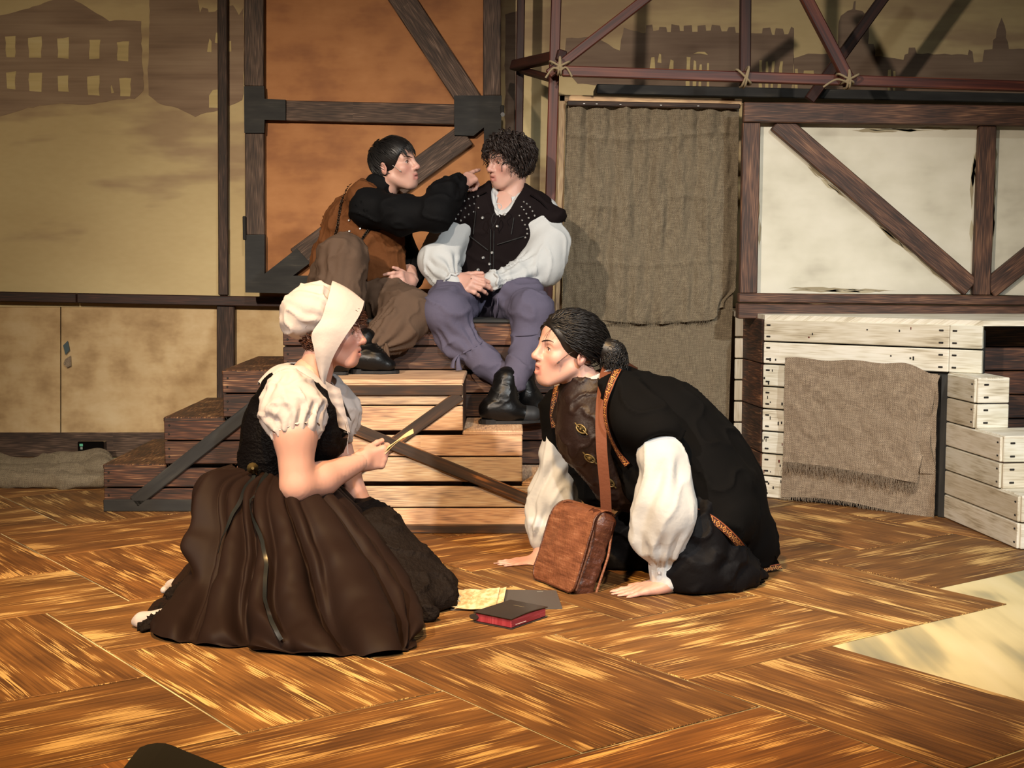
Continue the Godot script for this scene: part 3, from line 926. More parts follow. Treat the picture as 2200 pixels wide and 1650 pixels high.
func build_curtain() -> void:
	var z := 5.93
	var fr := thing("curtain_frame", "pale wooden frame around the burlap curtain", "frame")
	px_beam("post", 1207, 205, 1192, 1040, 15, z + 0.03, 0.035, M.pale_wood, fr)
	px_beam("header", 1200, 213, 1592, 222, 15, z + 0.03, 0.035, M.pale_wood, fr)
	var c := thing("burlap_curtain", "long brown burlap curtain hanging in two layers beside the plaster wall", "curtain")
	var nz := FastNoiseLite.new(); nz.seed = 5; nz.frequency = 1.0; nz.fractal_octaves = 3
	var under := func(u: float, v: float) -> Vector3:
		var p := W(lerpf(1216 - 14 * v, 1588 - 27 * v, u), lerpf(226 + u * 6, 1046, v), z)
		p.z += 0.010 * nz.get_noise_2d(u * 9.0, v * 1.6) + 0.004 * nz.get_noise_2d(u * 22.0 + 9.0, v * 7.0)
		return p
	put("under_layer", sheet_buf(60, 100, under, 0.003).mesh(), M.burlap, c)
	var over := func(u: float, v: float) -> Vector3:
		var x := lerpf(1216 - 16 * v * 0.57, 1588 - 8 * v, u)
		var yb := 692.0 - 4.0 * sin(u * 9.0)
		var y := lerpf(228 + u * 6, yb, v)
		if u > 0.86 and v > 0.85: x -= 22.0 * smooth(0.86, 1.0, u) * smooth(0.85, 1.0, v) * 1.2; 
		if u > 0.8: y -= 30.0 * pow(smooth(0.8, 1.0, u), 2.0) * smooth(0.8, 1.0, v)
		var p := W(x, y, z - 0.014)
		p.z += 0.026 * nz.get_noise_2d(u * 9.0 + 3.0, v * 1.3) + 0.012 * absf(nz.get_noise_2d(u * 14.0 + 30.0, v * 4.0)) + 0.003 * nz.get_noise_2d(u * 26.0, v * 9.0) + 0.004 * sin(u * 40.0 + 3.0 * nz.get_noise_2d(u * 3.0, v * 2.0)) * (1.0 - smooth(0.0, 0.35, v))
		p.z += 0.008 * exp(-pow((v - 0.13 - 0.02 * sin(u * 5.0)) / 0.012, 2.0)) + 0.006 * exp(-pow((v - 0.44 - 0.03 * sin(u * 7.0)) / 0.012, 2.0)) * absf(sin(u * 6.0)) + 0.005 * exp(-pow((v - 0.72 - 0.01 * sin(u * 4.0)) / 0.01, 2.0))
		return p
	put("over_layer", sheet_buf(90, 110, over, 0.003).mesh(), M.burlap, c)
	fringe(c, over.call(0.0, 1.0), over.call(0.85, 1.0), 170, 0.016, Vector3.DOWN, Vector3(0, 0, 1), M.burlap)
	px_beam("hem_batten", 1218, 222, 1590, 229, 11, z - 0.03, 0.012, tinted(M.timber, Color(0.75, 0.7, 0.65)), c)
	for x in [1255, 1282, 1333, 1420, 1500]:
		put("staple", box_buf(Vector3(0.008, 0.003, 0.003), 0.0005).mesh(), M.silver, c, Transform3D(Basis(), W(x, 222 + (x - 1218) * 0.02, z - 0.045)))

# ------------------------------------------------------------------ steps
const R := 0.178
func nails(parent: Node, pts: Array, r: float, mat: Material) -> void:
	for p in pts:
		put("nail", tube_buf([p + Vector3(0, 0, -0.002), p + Vector3(0, 0, 0.0015)], [r, r * 0.8], 7).mesh(), mat, parent)

func build_steps() -> void:
	# ---- rear unit: dark boards, four steps up from the left, then a long platform
	var zf := 5.30
	var zb := 6.05
	var u := thing("stair_unit", "dark brown boarded steps rising from the left to a platform", "steps", Vector3(W(700, 1097, zf).x, 0, -zf))
	var o := u.position
	var xr := W(1190, 1000, zf).x
	var xs := []
	for p in [223, 355, 482, 612]: xs.append(W(p, 1000, zf).x)
	for s in 4:
		var top := R * (s + 1)
		var x1: float = xs[s + 1] if s < 3 else xr
		# carcass of this step
		box("carcass", Vector3(x1 - xs[s] - 0.004, top - 0.02, zb - zf - 0.03), M.black, u, Vector3((xs[s] + x1) / 2, (top - 0.02) / 2, -(zf + zb) / 2 - 0.01) - o)
		box("tread", Vector3(x1 - xs[s] + 0.006, 0.02, zb - zf + 0.004), M.tread, u, Vector3((xs[s] + x1) / 2, top - 0.01, -(zf + zb) / 2) - o, Basis(), 0.004)
		for hb in 2:
			var hh := R / 2 - 0.004
			var y := R * s + (hb + 0.5) * R / 2 - (0.006 if hb == 1 else 0.0)
			box("board", Vector3(xr - xs[s] - 0.002, hh - (0.014 if hb == 1 else 0.0), 0.018), M.step_dark[rng.randi() % 3], u, Vector3((xs[s] + xr) / 2, y, -zf) - o, Basis(), 0.003)
		nails(u, [Vector3(xs[s] + 0.018, R * s + 0.03, -zf + 0.01) - o, Vector3(xs[s] + 0.018, R * s + 0.06, -zf + 0.01) - o, Vector3(xs[s] + 0.018, R * s + 0.115, -zf + 0.01) - o, Vector3(xs[s] + 0.02, R * s + 0.148, -zf + 0.01) - o], 0.0045, M.nail)
	box("bottom_rail", Vector3(xr - xs[0], 0.046, 0.012), M.black, u, Vector3((xs[0] + xr) / 2, 0.023, -zf + 0.015) - o)
	beam("brace", W(290, 1078, zf) - o + Vector3(0, 0, 0.015), W(640, 800, zf) - o + Vector3(0, 0, 0.015), 0.05, 0.012, M.black, u)
	box("seat_board", Vector3(xr - xs[3] - 0.02, 0.012, 0.5), M.black, u, Vector3((xs[3] + xr) / 2, 4 * R + 0.004, -5.54) - o)
	# ---- front unit: pale boards, three steps down to the right
	zf = 4.87
	zb = 5.285
	var g := thing("stair_unit", "pale wood-grained steps with crossed dark braces, going down to the right", "steps", Vector3(W(850, 1144, zf).x, 0, -zf))
	o = g.position
	var xl := W(590, 1000, zf).x
	var xe := []
	for p in [1247, 1122, 995]: xe.append(W(p, 1000, zf).x)
	for s in 3:
		var top := R * (s + 1)
		var x0: float = xl if s == 2 else xe[s + 1]
		box("carcass", Vector3(xe[s] - x0 - 0.004, top - 0.02, zb - zf - 0.03), M.step_dark[1], g, Vector3((xe[s] + x0) / 2, (top - 0.02) / 2, -(zf + zb) / 2 - 0.01) - o)
		box("tread", Vector3(xe[s] - x0 + 0.004, 0.016, zb - zf), M.step_light[1], g, Vector3((xe[s] + x0) / 2, top - 0.008, -(zf + zb) / 2) - o, Basis(), 0.004)
		for hb in 2:
			var y := R * s + (hb + 0.5) * R / 2
			var ht := R / 2 - 0.005
			if hb == 1: y -= 0.006; ht -= 0.012
			box("board", Vector3(xe[s] - xl, ht, 0.018), M.step_light[rng.randi() % 4], g, Vector3((xl + xe[s]) / 2, y, -zf) - o, Basis(), 0.003)
	box("top_rail", Vector3(xe[2] - xl, 0.036, 0.01), M.brace, g, Vector3((xe[2] + xl) / 2, 3 * R - 0.036, -zf + 0.013) - o)
	box("bottom_rail", Vector3(xe[0] - xl, 0.032, 0.01), M.brace, g, Vector3((xe[0] + xl) / 2, 0.016, -zf + 0.013) - o)
	var zo := Vector3(0, 0, 0.013)
	beam("brace", W(990, 848, zf) + zo - o, W(690, 1064, zf) + zo - o, 0.042, 0.008, M.brace, g)
	beam("brace", W(660, 878, zf) + zo * 1.6 - o, W(1180, 1089, zf) + zo * 1.6 - o, 0.042, 0.008, M.brace, g)

# ------------------------------------------------------------------ white boarded block and steps on the right
func build_white_block() -> void:
	var a := F(1637, 1068); var b := F(2031, 1112)
	var x := (b - a).normalized()
	var n := x.cross(Vector3.UP)          # faces the room
	if n.z < 0: n = -n
	var hgt := 4.0 * R
	var g := thing("boarded_block", "white painted boarded block under the half-timbered wall", "stage block", a)
	var len := a.distance_to(b)
	var full := len + 0.12
	var bas := Basis(x, Vector3.UP, n)
	var hh := hgt / 8.0
	var wl := len * 0.165                  # white column left of the burlap
	for k in 8:
		var y := hh * (k + 0.5)
		if k < 6: box("board", Vector3(wl, hh - 0.006, 0.018), M.white_board[k % 3], g, x * wl / 2 + Vector3(0, y, 0), bas)
		else:
			box("board", Vector3(len - 0.002, hh - 0.006, 0.018), M.white_board[k % 3], g, x * len / 2 + Vector3(0, y, 0), bas)
			box("board", Vector3(full - len, hh - 0.006, 0.018), M.white_board[2], g, x * (len + full) / 2 + Vector3(0, y, 0), bas)
		for e in 2:
			put("nail", box_buf(Vector3(0.017, 0.0065, 0.003), 0.0013).mesh(), M.nail, g, Transform3D(bas, x * 0.022 + Vector3(0, y - 0.024 + 0.045 * e, 0) + n * 0.010))
			if k > 5:
				put("nail", box_buf(Vector3(0.017, 0.0065, 0.003), 0.0013).mesh(), M.nail, g, Transform3D(bas, x * (len - 0.03) + Vector3(0, y - 0.024 + 0.045 * e, 0) + n * 0.010))
				put("nail", box_buf(Vector3(0.017, 0.0065, 0.003), 0.0013).mesh(), M.nail, g, Transform3D(bas, x * (len + 0.02) + Vector3(0, y - 0.024 + 0.045 * e, 0) + n * 0.010))
		for e in 5:
			var dx := rng.randf() * wl if k < 6 else rng.randf() * len
			put("speck", box_buf(Vector3(0.003 + rng.randf() * 0.004, 0.005 + rng.randf() * 0.010, 0.002), 0.0008).mesh(), M.nail if rng.randf() < 0.8 else tinted(M.red_timber, Color(1.2, 0.6, 0.5)), g, Transform3D(bas, x * dx + Vector3(0, y + (rng.randf() - 0.5) * 0.06, 0) + n * 0.0095))
	box("backing", Vector3(full, hgt - 0.02, 0.02), M.black, g, x * full / 2 + Vector3(0, hgt / 2 - 0.01, 0) - n * 0.02, bas)
	box("gap_shade_strip", Vector3(0.03, hgt * 0.74, 0.02), M.black, g, x * (len - 0.012) + Vector3(0, hgt * 0.37, 0), bas)  # black strip put in for the dark gap right of the burlap
	# dark return on the left, narrow white boards behind it
	var c := F(1592, 1041)
	var xr := (a - c).normalized()
	for k in 4:
		box("dark_board", Vector3(a.distance_to(c) - 0.012, R - 0.004, 0.016), M.step_dark[k % 3], g, (c - a) * 0.5 - xr * 0.005 + Vector3(0, R * (k + 0.5), 0), Basis(xr, Vector3.UP, xr.cross(Vector3.UP)))
	for k in 8:
		var p := F(1576, 1043); var q := F(1592, 1042)
		box("end_board", Vector3(p.distance_to(q), hh - 0.006, 0.016), M.white_board[k % 3], g, (p + q) * 0.5 - a + Vector3(0, hh * (k + 0.5), 0))
	# platform top
	var e := a + x * full
	var pts := PackedVector2Array()
	for w in [F(1576, 1043) + Vector3(0, 0, 0.01), c, a, e, e + Vector3(1.2, 0, 0), Vector3(e.x + 1.2, 0, -6.4), Vector3(c.x - 0.03, 0, -6.4)]: pts.append(Vector2(w.x - a.x, -(w.z - a.z)))
	put("platform_top", prism_buf(pts, 0.02).mesh(), M.white_board[0], g, Transform3D(Basis(Vector3.RIGHT, -PI / 2), Vector3(0, hgt - 0.004, 0)))
	# dark boarded face further right
	for k in 8:
		box("dark_board", Vector3(1.2, hh - 0.005, 0.018), M.step_dark[k % 3], g, e - a + Vector3(0.6, hh * (k + 0.5), -0.17))
	# ---- white steps coming forward on the right
	var s := thing("white_steps", "white painted boarded steps coming forward at the right edge", "steps", b)
	var p3 := F(2190, 1181)
	var zx := (p3 - b).normalized()        # towards the room
	var nx := zx.cross(Vector3.UP)         # out of the side face, to the left
	if nx.x > 0: nx = -nx
	var run := b.distance_to(p3)
	var sb := Basis(zx, Vector3.UP, nx)
	var ends := [run, run * 0.76, run * 0.40]
	for k in 6:
		var st := k / 2
		var l: float = ends[st]
		box("side_board", Vector3(l - 0.004, hh - 0.005, 0.016), M.white_board[k % 3], s, zx * l / 2 + Vector3(0, hh * (k + 0.5), 0), sb)
	var wide := [0.9, 0.75, 0.115]
	for st in 3:
		var l: float = ends[st]
		var c0: Vector3 = zx * l - nx * (wide[st] / 2)
		for hb in 2:
			box("riser_board", Vector3(wide[st], hh - 0.005, 0.018), M.white_board[(st + hb) % 3], s, c0 + Vector3(0, hh * (st * 2 + hb + 0.5), 0), Basis(-nx, Vector3.UP, zx))
			for e2 in 2:
				put("nail", box_buf(Vector3(0.017, 0.0065, 0.003), 0.0013).mesh(), M.nail, s, Transform3D(Basis(-nx, Vector3.UP, zx), zx * (l + 0.010) - nx * 0.03 + Vector3(0, hh * (st * 2 + hb + 0.25 + e2 * 0.5), 0)))
				put("nail", box_buf(Vector3(0.010, 0.006, 0.003), 0.0012).mesh(), M.nail, s, Transform3D(sb, zx * (l - 0.02) + nx * 0.009 + Vector3(0, hh * (st * 2 + hb + 0.25 + e2 * 0.5), 0)))
		var back := 0.0 if st == 2 else float(ends[st + 1])
		box("tread", Vector3(wide[st], 0.012, l - back + 0.02), M.white_board[0], s, zx * (l + back) / 2 - nx * wide[st] / 2 + Vector3(0, R * (st + 1) - 0.004, 0), Basis(-nx, Vector3.UP, zx))
	# ---- burlap over the opening: long under piece and a shorter piece over it
	var d := thing("burlap_hanging", "greyish burlap hung in two frayed layers over the white boards", "burlap", a)
	var nz := FastNoiseLite.new(); nz.seed = 15; nz.frequency = 1.0; nz.fractal_octaves = 3
	var u0 := wl - 0.012
	var sheet := func(u: float, v: float, top: float, bot: float, l0: float, l1: float, off: float) -> Vector3:
		var p := x * lerpf(l0, l1, u) + Vector3(0, lerpf(top, bot, v), 0) + n * off
		p += n * (0.008 * nz.get_noise_2d(u * 4.0 + off * 100.0, v * 3.0) + 0.003 * nz.get_noise_2d(u * 14.0, v * 12.0 + 4.0))
		return p
	var l_end := len - 0.035
	var f1 := func(u: float, v: float) -> Vector3: return sheet.call(u, v, 0.53, 0.012 + 0.012 * sin(u * 5.0), u0 - 0.02 * v, l_end, 0.018)
	put("under_layer", sheet_buf(50, 46, f1, 0.003).mesh(), M.burlap_pale, d)
	var f2 := func(u: float, v: float) -> Vector3:
		var bot := 0.158 - 0.035 * u * u
		var p: Vector3 = sheet.call(u, v, 0.565 - 0.035 * smooth(0.75, 1.0, u) + 0.004 * sin(u * 17.0), bot, u0, l_end - 0.075 * v + 0.01, 0.042)
		if u > 0.93: p -= n * 0.02 * smooth(0.93, 1.0, u) - n * 0.012 * sin(v * 9.0) * smooth(0.93, 1.0, u)
		return p
	put("over_layer", sheet_buf(60, 46, f2, 0.003).mesh(), M.burlap_pale, d)
	var f3 := func(u: float, v: float) -> Vector3: return x * (l_end - 0.055 + 0.055 * u + 0.012 * sin(v * 8.0) - 0.012 * v) + Vector3(0, lerpf(0.52, 0.16, v), 0) + n * (0.026 + 0.01 * sin(v * 11.0) * u)
	put("side_fold", sheet_buf(10, 40, f3, 0.003).mesh(), M.burlap_pale, d)
	for k in 6:
		fringe(d, f2.call(k / 6.0, 1.0), f2.call((k + 1) / 6.0, 1.0), 50, 0.038, Vector3.DOWN, n, M.burlap_pale)
		fringe(d, f1.call(k / 6.0, 1.0), f1.call((k + 1) / 6.0, 1.0), 30, 0.016, Vector3.DOWN, n, M.burlap_pale)
# ------------------------------------------------------------------ people
const SKIN := Color(0.53, 0.31, 0.245)
const SKIN_RED := Color(0.52, 0.20, 0.165)
const LIP := Color(0.47, 0.205, 0.17)

func trace(s: Sdf, from: Vector3, dir: Vector3, far := 9.0) -> Vector3:      # first point of the surface along a line
	var act := PackedInt32Array(range(s.ty.size()))
	var t := 0.0
	dir = dir.normalized()
	for k in 160:
		var d := s.val(from + dir * t, act)
		if d < 0.0006 or t > far: break
		t += d * 0.85
	return from + dir * t

func on(s: Sdf, px: float, py: float) -> Vector3:
	return trace(s, Vector3(0, CAM_H, 0), ray(px, py))

func grad(s: Sdf, p: Vector3) -> Vector3:
	var act := PackedInt32Array(range(s.ty.size()))
	var e := 0.003
	return Vector3(s.val(p + Vector3(e, 0, 0), act) - s.val(p - Vector3(e, 0, 0), act), s.val(p + Vector3(0, e, 0), act) - s.val(p - Vector3(0, e, 0), act), s.val(p + Vector3(0, 0, e), act) - s.val(p - Vector3(0, 0, e), act)).normalized()

func limb(s: Sdf, pts: Array, r: Array, k := 0.03) -> void:
	for q in pts.size() - 1: s.cap(pts[q], pts[q + 1], r[q], r[q + 1], k)

func frame(at: Vector3, fwd: Vector3, up: Vector3) -> Transform3D:      # z forward, y up, x to the person's left
	var z := fwd.normalized()
	var x := up.cross(z).normalized()
	return Transform3D(Basis(x, z.cross(x), z), at)

func head_field(xf: Transform3D, h: float, mouth := 0.0, smile := 0.0) -> Sdf:
	var s := Sdf.new()
	s.xf = xf
	s.cell = 0.0028
	var V := func(x: float, y: float, z: float) -> Vector3: return Vector3(x, y, z) * h
	s.ell(V.call(0, 0.042, -0.014), V.call(0.073, 0.083, 0.094), Basis(), 0.03 * h)
	s.ell(V.call(0, 0.048, 0.036), V.call(0.060, 0.056, 0.050), Basis(), 0.03 * h)
	s.ell(V.call(0, -0.038, 0.030), V.call(0.054, 0.070, 0.060), Basis(), 0.03 * h)
	for sd in [-1.0, 1.0]:
		s.cap(V.call(0.047 * sd, -0.050, -0.004), V.call(0.022 * sd, -0.098, 0.052), 0.018 * h, 0.015 * h, 0.03 * h)
		s.ell(V.call(0.040 * sd, -0.024 + smile * 0.004, 0.054), V.call(0.022, 0.020, 0.020) * (1.0 + smile * 0.2), Basis(), 0.028 * h)
		s.cap(V.call(0.042 * sd, 0.019, 0.066), V.call(0.010 * sd, 0.021, 0.083), 0.010 * h, 0.009 * h, 0.018 * h)
	s.ell(V.call(0, -0.098, 0.062), V.call(0.022, 0.016, 0.018), Basis(), 0.022 * h)
	s.ell(V.call(0, -0.064, 0.068), V.call(0.030, 0.028, 0.021), Basis(), 0.024 * h)
	for sd in [-1.0, 1.0]:
		s.ell(V.call(0.031 * sd, 0.002, 0.090), V.call(0.018, 0.0115, 0.014), Basis(), 0.016 * h, 1)
		s.ell(V.call(0.0305 * sd, 0.001, 0.0675), V.call(0.0152, 0.0138, 0.0148), Basis(), 0.006 * h)
		s.ell(V.call(0.0310 * sd, 0.0005, 0.0835), V.call(0.0138, 0.0050, 0.0115), Basis(Vector3(0, 0, 1), -0.08 * sd), 0.0025 * h, 1)
	s.cap(V.call(0, 0.018, 0.084), V.call(0, -0.026, 0.106), 0.0075 * h, 0.0105 * h, 0.016 * h)
	s.ell(V.call(0, -0.030, 0.1045), V.call(0.0115, 0.0105, 0.0115), Basis(), 0.010 * h)
	for sd in [-1.0, 1.0]:
		s.ell(V.call(0.0125 * sd, -0.034, 0.093), V.call(0.0075, 0.0075, 0.0095), Basis(), 0.008 * h)
		s.ell(V.call(0.0065 * sd, -0.0405, 0.0985), V.call(0.0035, 0.004, 0.005), Basis(), 0.003 * h, 1)
	var mo := mouth * 0.5
	for sd in [-1.0, 1.0]:
		var cy := -0.064 + smile * 0.008
		s.cap(V.call(0.023 * sd, cy, 0.078), V.call(0.004 * sd, -0.0575 + mo * 0.3, 0.0915), 0.0038 * h, 0.0058 * h, 0.007 * h)
		s.cap(V.call(0.021 * sd, cy - 0.002, 0.078), V.call(0.0, -0.0725 - mo, 0.0885), 0.004 * h, 0.0070 * h, 0.007 * h)
	s.ell(V.call(0, -0.0650 - mo * 0.4, 0.092), V.call(0.016, 0.0012 + mo * 0.8, 0.005 + mo * 0.35), Basis(), 0.003 * h, 1)
	for sd in [-1.0, 1.0]:
		var eb := Basis(Vector3(0, 1, 0), 0.35 * sd) * Basis(Vector3(1, 0, 0), -0.18)
		s.ell(V.call(0.0745 * sd, -0.004, -0.022), V.call(0.0068, 0.031, 0.0195), eb, 0.006 * h)
		s.ell(V.call(0.0815 * sd, -0.002, -0.017), V.call(0.006, 0.017, 0.0095), eb, 0.004 * h, 1)
		s.ell(V.call(0.0765 * sd, -0.007, -0.007), V.call(0.004, 0.007, 0.004), eb, 0.004 * h)
	var inv := xf.affine_inverse()
	s.paint = func(p: Vector3, _n: Vector3) -> Color:
		var q := (inv * p) / h
		var c := SKIN
		var ax := absf(q.x)
		var g := exp(-(pow((ax - 0.042) / 0.022, 2.0) + pow((q.y + 0.030) / 0.024, 2.0))) * smooth(0.02, 0.05, q.z)
		g += 0.8 * exp(-(pow(q.x / 0.014, 2.0) + pow((q.y + 0.030) / 0.012, 2.0))) * smooth(0.09, 0.105, q.z)
		g += 0.7 * smooth(0.064, 0.080, ax)
		c = c.lerp(SKIN_RED, clampf(g * 0.45, 0, 1))
		var lp := smooth(0.027, 0.019, ax) * smooth(-0.082 - mo, -0.077 - mo, q.y) * smooth(-0.0515, -0.055, q.y) * smooth(0.074, 0.080, q.z)
		c = c.lerp(LIP, lp)
		return c
	return s

func eye_pair(person: Node, xf: Transform3D, h: float, look: Vector3, iris: Color) -> void:
	var m := plain(Color.WHITE, 0.15); m.vertex_color_use_as_albedo = true
	for sd in [-1.0, 1.0]:
		var b := Buf.new()
		var z := look.normalized()
		var x := Vector3.UP.cross(z).normalized()
		var bs := Basis(x, z.cross(x), z)
		var rings := [0.0, 0.20, 0.24, 0.50, 0.56, 0.8, 1.2, 1.7, 2.4, PI]
		for k in rings.size():
			for q in 17:
				var an := TAU * q / 16.0
				var d := bs * Vector3(sin(rings[k]) * cos(an), sin(rings[k]) * sin(an), cos(rings[k]))
				b.v.append(d * 0.0128 * h); b.n.append(d)
				b.c.append(Color(0.01, 0.01, 0.01) if k < 2 else (iris if k < 4 else Color(0.62, 0.58, 0.55)))
		for k in rings.size() - 1:
			for q in 16:
				var i0 := k * 17 + q
				b.i.append_array([i0, i0 + 1, i0 + 17, i0 + 1, i0 + 18, i0 + 17])
		put("eye", b.mesh(), m, person, Transform3D(xf.basis, xf * (Vector3(0.0305 * sd, 0.001, 0.0665) * h)))

func brows(person: Node, s: Sdf, xf: Transform3D, h: float, mat: Material, lift := 0.0, frown := 0.0) -> void:
	for sd in [-1.0, 1.0]:
		var pts := []
		for k in 9:
			var t := k / 8.0
			var l := Vector3(lerpf(0.011, 0.050, t) * sd, 0.0205 + lift + 0.008 * sin(t * 2.4) - frown * (1.0 - t), 0.2) * h
			pts.append(trace(s, xf * l, -xf.basis.z, 0.3))
		if sd > 0.0: lashes(person, s, xf, h, M.black_hair)
		put("eyebrow", tube_buf(pts, range(9).map(func(k): return h * 0.0042 * (1.0 - absf(k / 8.0 - 0.35) * 1.1)), 7, 0.5, xf.basis.y).mesh(), mat, person)

func lashes(person: Node, s: Sdf, xf: Transform3D, h: float, mat: Material) -> void:
	for sd in [-1.0, 1.0]:
		var pts := []
		for k in 9:
			var t := k / 4.0 - 1.0
			var l := Vector3(0.0310 * sd + t * 0.0135, 0.0008 + 0.0062 * sqrt(maxf(1.0 - t * t, 0.0)) - 0.08 * t * 0.0135, 0.2) * h
			pts.append(trace(s, xf * l, -xf.basis.z, 0.3) + xf.basis.z * 0.0006)
		put("eyelash", tube_buf(pts, range(9).map(func(k): return h * 0.0011 * (1.3 - absf(k / 4.0 - 1.0))), 5).mesh(), mat, person)

func hand(s: Sdf, wrist: Vector3, dir: Vector3, back: Vector3, right_hand: bool, curls: Array, sc := 1.0, thumb := [0.6, 0.3, 0.2, 0.75], arm := Vector3.INF) -> void:
	var y := dir.normalized()
	var z := (back - y * back.dot(y)).normalized()
	var t := y.cross(z) * (-1.0 if right_hand else 1.0)      # towards the thumb
	var P := func(a: float, b: float, c: float) -> Vector3: return wrist + (t * a + y * b + z * c) * sc
	var tx := [0.027, 0.009, -0.009, -0.026]
	var ty_ := [0.086, 0.090, 0.085, 0.076]
	var ln := [[0.042, 0.025, 0.020], [0.046, 0.028, 0.021], [0.042, 0.026, 0.020], [0.033, 0.020, 0.018]]
	for f in 4:
		s.cap(P.call(tx[f] * 0.62, 0.0, -0.002), P.call(tx[f], ty_[f], 0.0), 0.0155 * sc, 0.0108 * sc, 0.012 * sc)
		var at: Vector3 = P.call(tx[f], ty_[f], 0.0)
		var an := 0.0
		var cv: Array = curls[f]
		for j in 3:
			an += cv[j]
			var sp: float = cv[3] if cv.size() > 3 else tx[f] * 2.0
			var d := (y * cos(an) - z * sin(an) + t * sp * (1.0 if an < 1.2 else 0.2)).normalized()
			var nx: Vector3 = at + d * ln[f][j] * sc
			var r0: float = [0.0092, 0.0083, 0.0075][j] * (0.9 if f == 3 else 1.0) * sc
			s.cap(at, nx, r0, r0 * 0.9, 0.005 * sc if j else 0.010 * sc)
			at = nx
	s.ell(P.call(0.018, 0.034, -0.010), Vector3(0.016, 0.030, 0.014) * sc, Basis(t, y, z), 0.014 * sc)
	s.ell(P.call(-0.018, 0.036, -0.008), Vector3(0.014, 0.032, 0.013) * sc, Basis(t, y, z), 0.014 * sc)
	var stub: Vector3 = P.call(0, -0.05, 0) if arm == Vector3.INF else wrist + (arm - wrist).normalized() * 0.06
	s.cap(stub, P.call(0, 0.012, 0), 0.025 * sc, 0.0235 * sc, 0.02 * sc)
	var a0: Vector3 = P.call(0.022, 0.022, -0.008)
	var d0: Vector3 = (t * thumb[3] + y * (1.0 - thumb[3] * 0.45) - z * thumb[0]).normalized()
	var a1: Vector3 = a0 + d0 * 0.036 * sc
	var d1: Vector3 = (d0 + y * thumb[1] - z * thumb[2]).normalized()
	var a2: Vector3 = a1 + d1 * 0.031 * sc
	var d2: Vector3 = (d1 + y * thumb[1] * 0.7 - z * thumb[2]).normalized()
	s.cap(a0, a1, 0.0135 * sc, 0.0105 * sc, 0.016 * sc)
	s.cap(a1, a2, 0.0102 * sc, 0.0090 * sc, 0.006 * sc)
	s.cap(a2, a2 + d2 * 0.023 * sc, 0.0090 * sc, 0.0076 * sc, 0.005 * sc)

func hand_paint(s: Sdf) -> void:
	s.cell = 0.0029
	s.paint = func(_p: Vector3, _n: Vector3) -> Color: return SKIN.lerp(SKIN_RED, 0.14)

func skin_paint(s: Sdf) -> void:
	s.paint = func(_p: Vector3, _n: Vector3) -> Color: return SKIN

# folds around a limb: gathers counted round the axis from a to b
func gathers(p: Vector3, a: Vector3, b: Vector3, count: float, amp: float, t0: float, t1: float, seed_ := 0.0) -> float:
	var ax := (b - a)
	var t := (p - a).dot(ax) / ax.length_squared()
	var o := (p - a) - ax * t
	var u := ax.normalized()
	var e := Vector3(0, 0, 1).cross(u).normalized()
	var an := atan2(o.dot(e), o.dot(u.cross(e)))
	var w := smooth(t0 - 0.25, t0, t) * (1.0 - smooth(t1, t1 + 0.25, t))
	return amp * w * (sin(an * count + seed_ + 2.0 * sin(an * 2.0 + t * 5.0 + seed_)) - 0.3)

var wr := FastNoiseLite.new()
func wrinkle(p: Vector3, scale: Vector3, amp: float) -> float:          # soft creases
	var v := wr.get_noise_3d(p.x * scale.x, p.y * scale.y, p.z * scale.z)
	return amp * (pow(maxf(1.0 - absf(v) * 2.4, 0.0), 3.0) * 1.6 - 0.5)

func garment(called: String, s: Sdf, mat: Material, person: Node) -> MeshInstance3D:
	s.build()
	return put(called, s.out.mesh(), mat, person)

func strip(called: String, pts: Array, nrm: Array, wide: float, thick: float, mat: Material, parent: Node) -> MeshInstance3D:   # flat ribbon through points
	var n := pts.size()
	var f := func(u: float, v: float) -> Vector3:
		var k := clampi(int(round(u * (n - 1))), 0, n - 1)
		var d: Vector3 = pts[mini(k + 1, n - 1)] - pts[maxi(k - 1, 0)]
		var nn: Vector3 = nrm[k] if nrm.size() == n else nrm[0]
		var sdir := d.cross(nn).normalized()
		return pts[k] + sdir * (v - 0.5) * wide
	return put(called, sheet_buf(n - 1, 2, f, thick).mesh(), mat, parent)

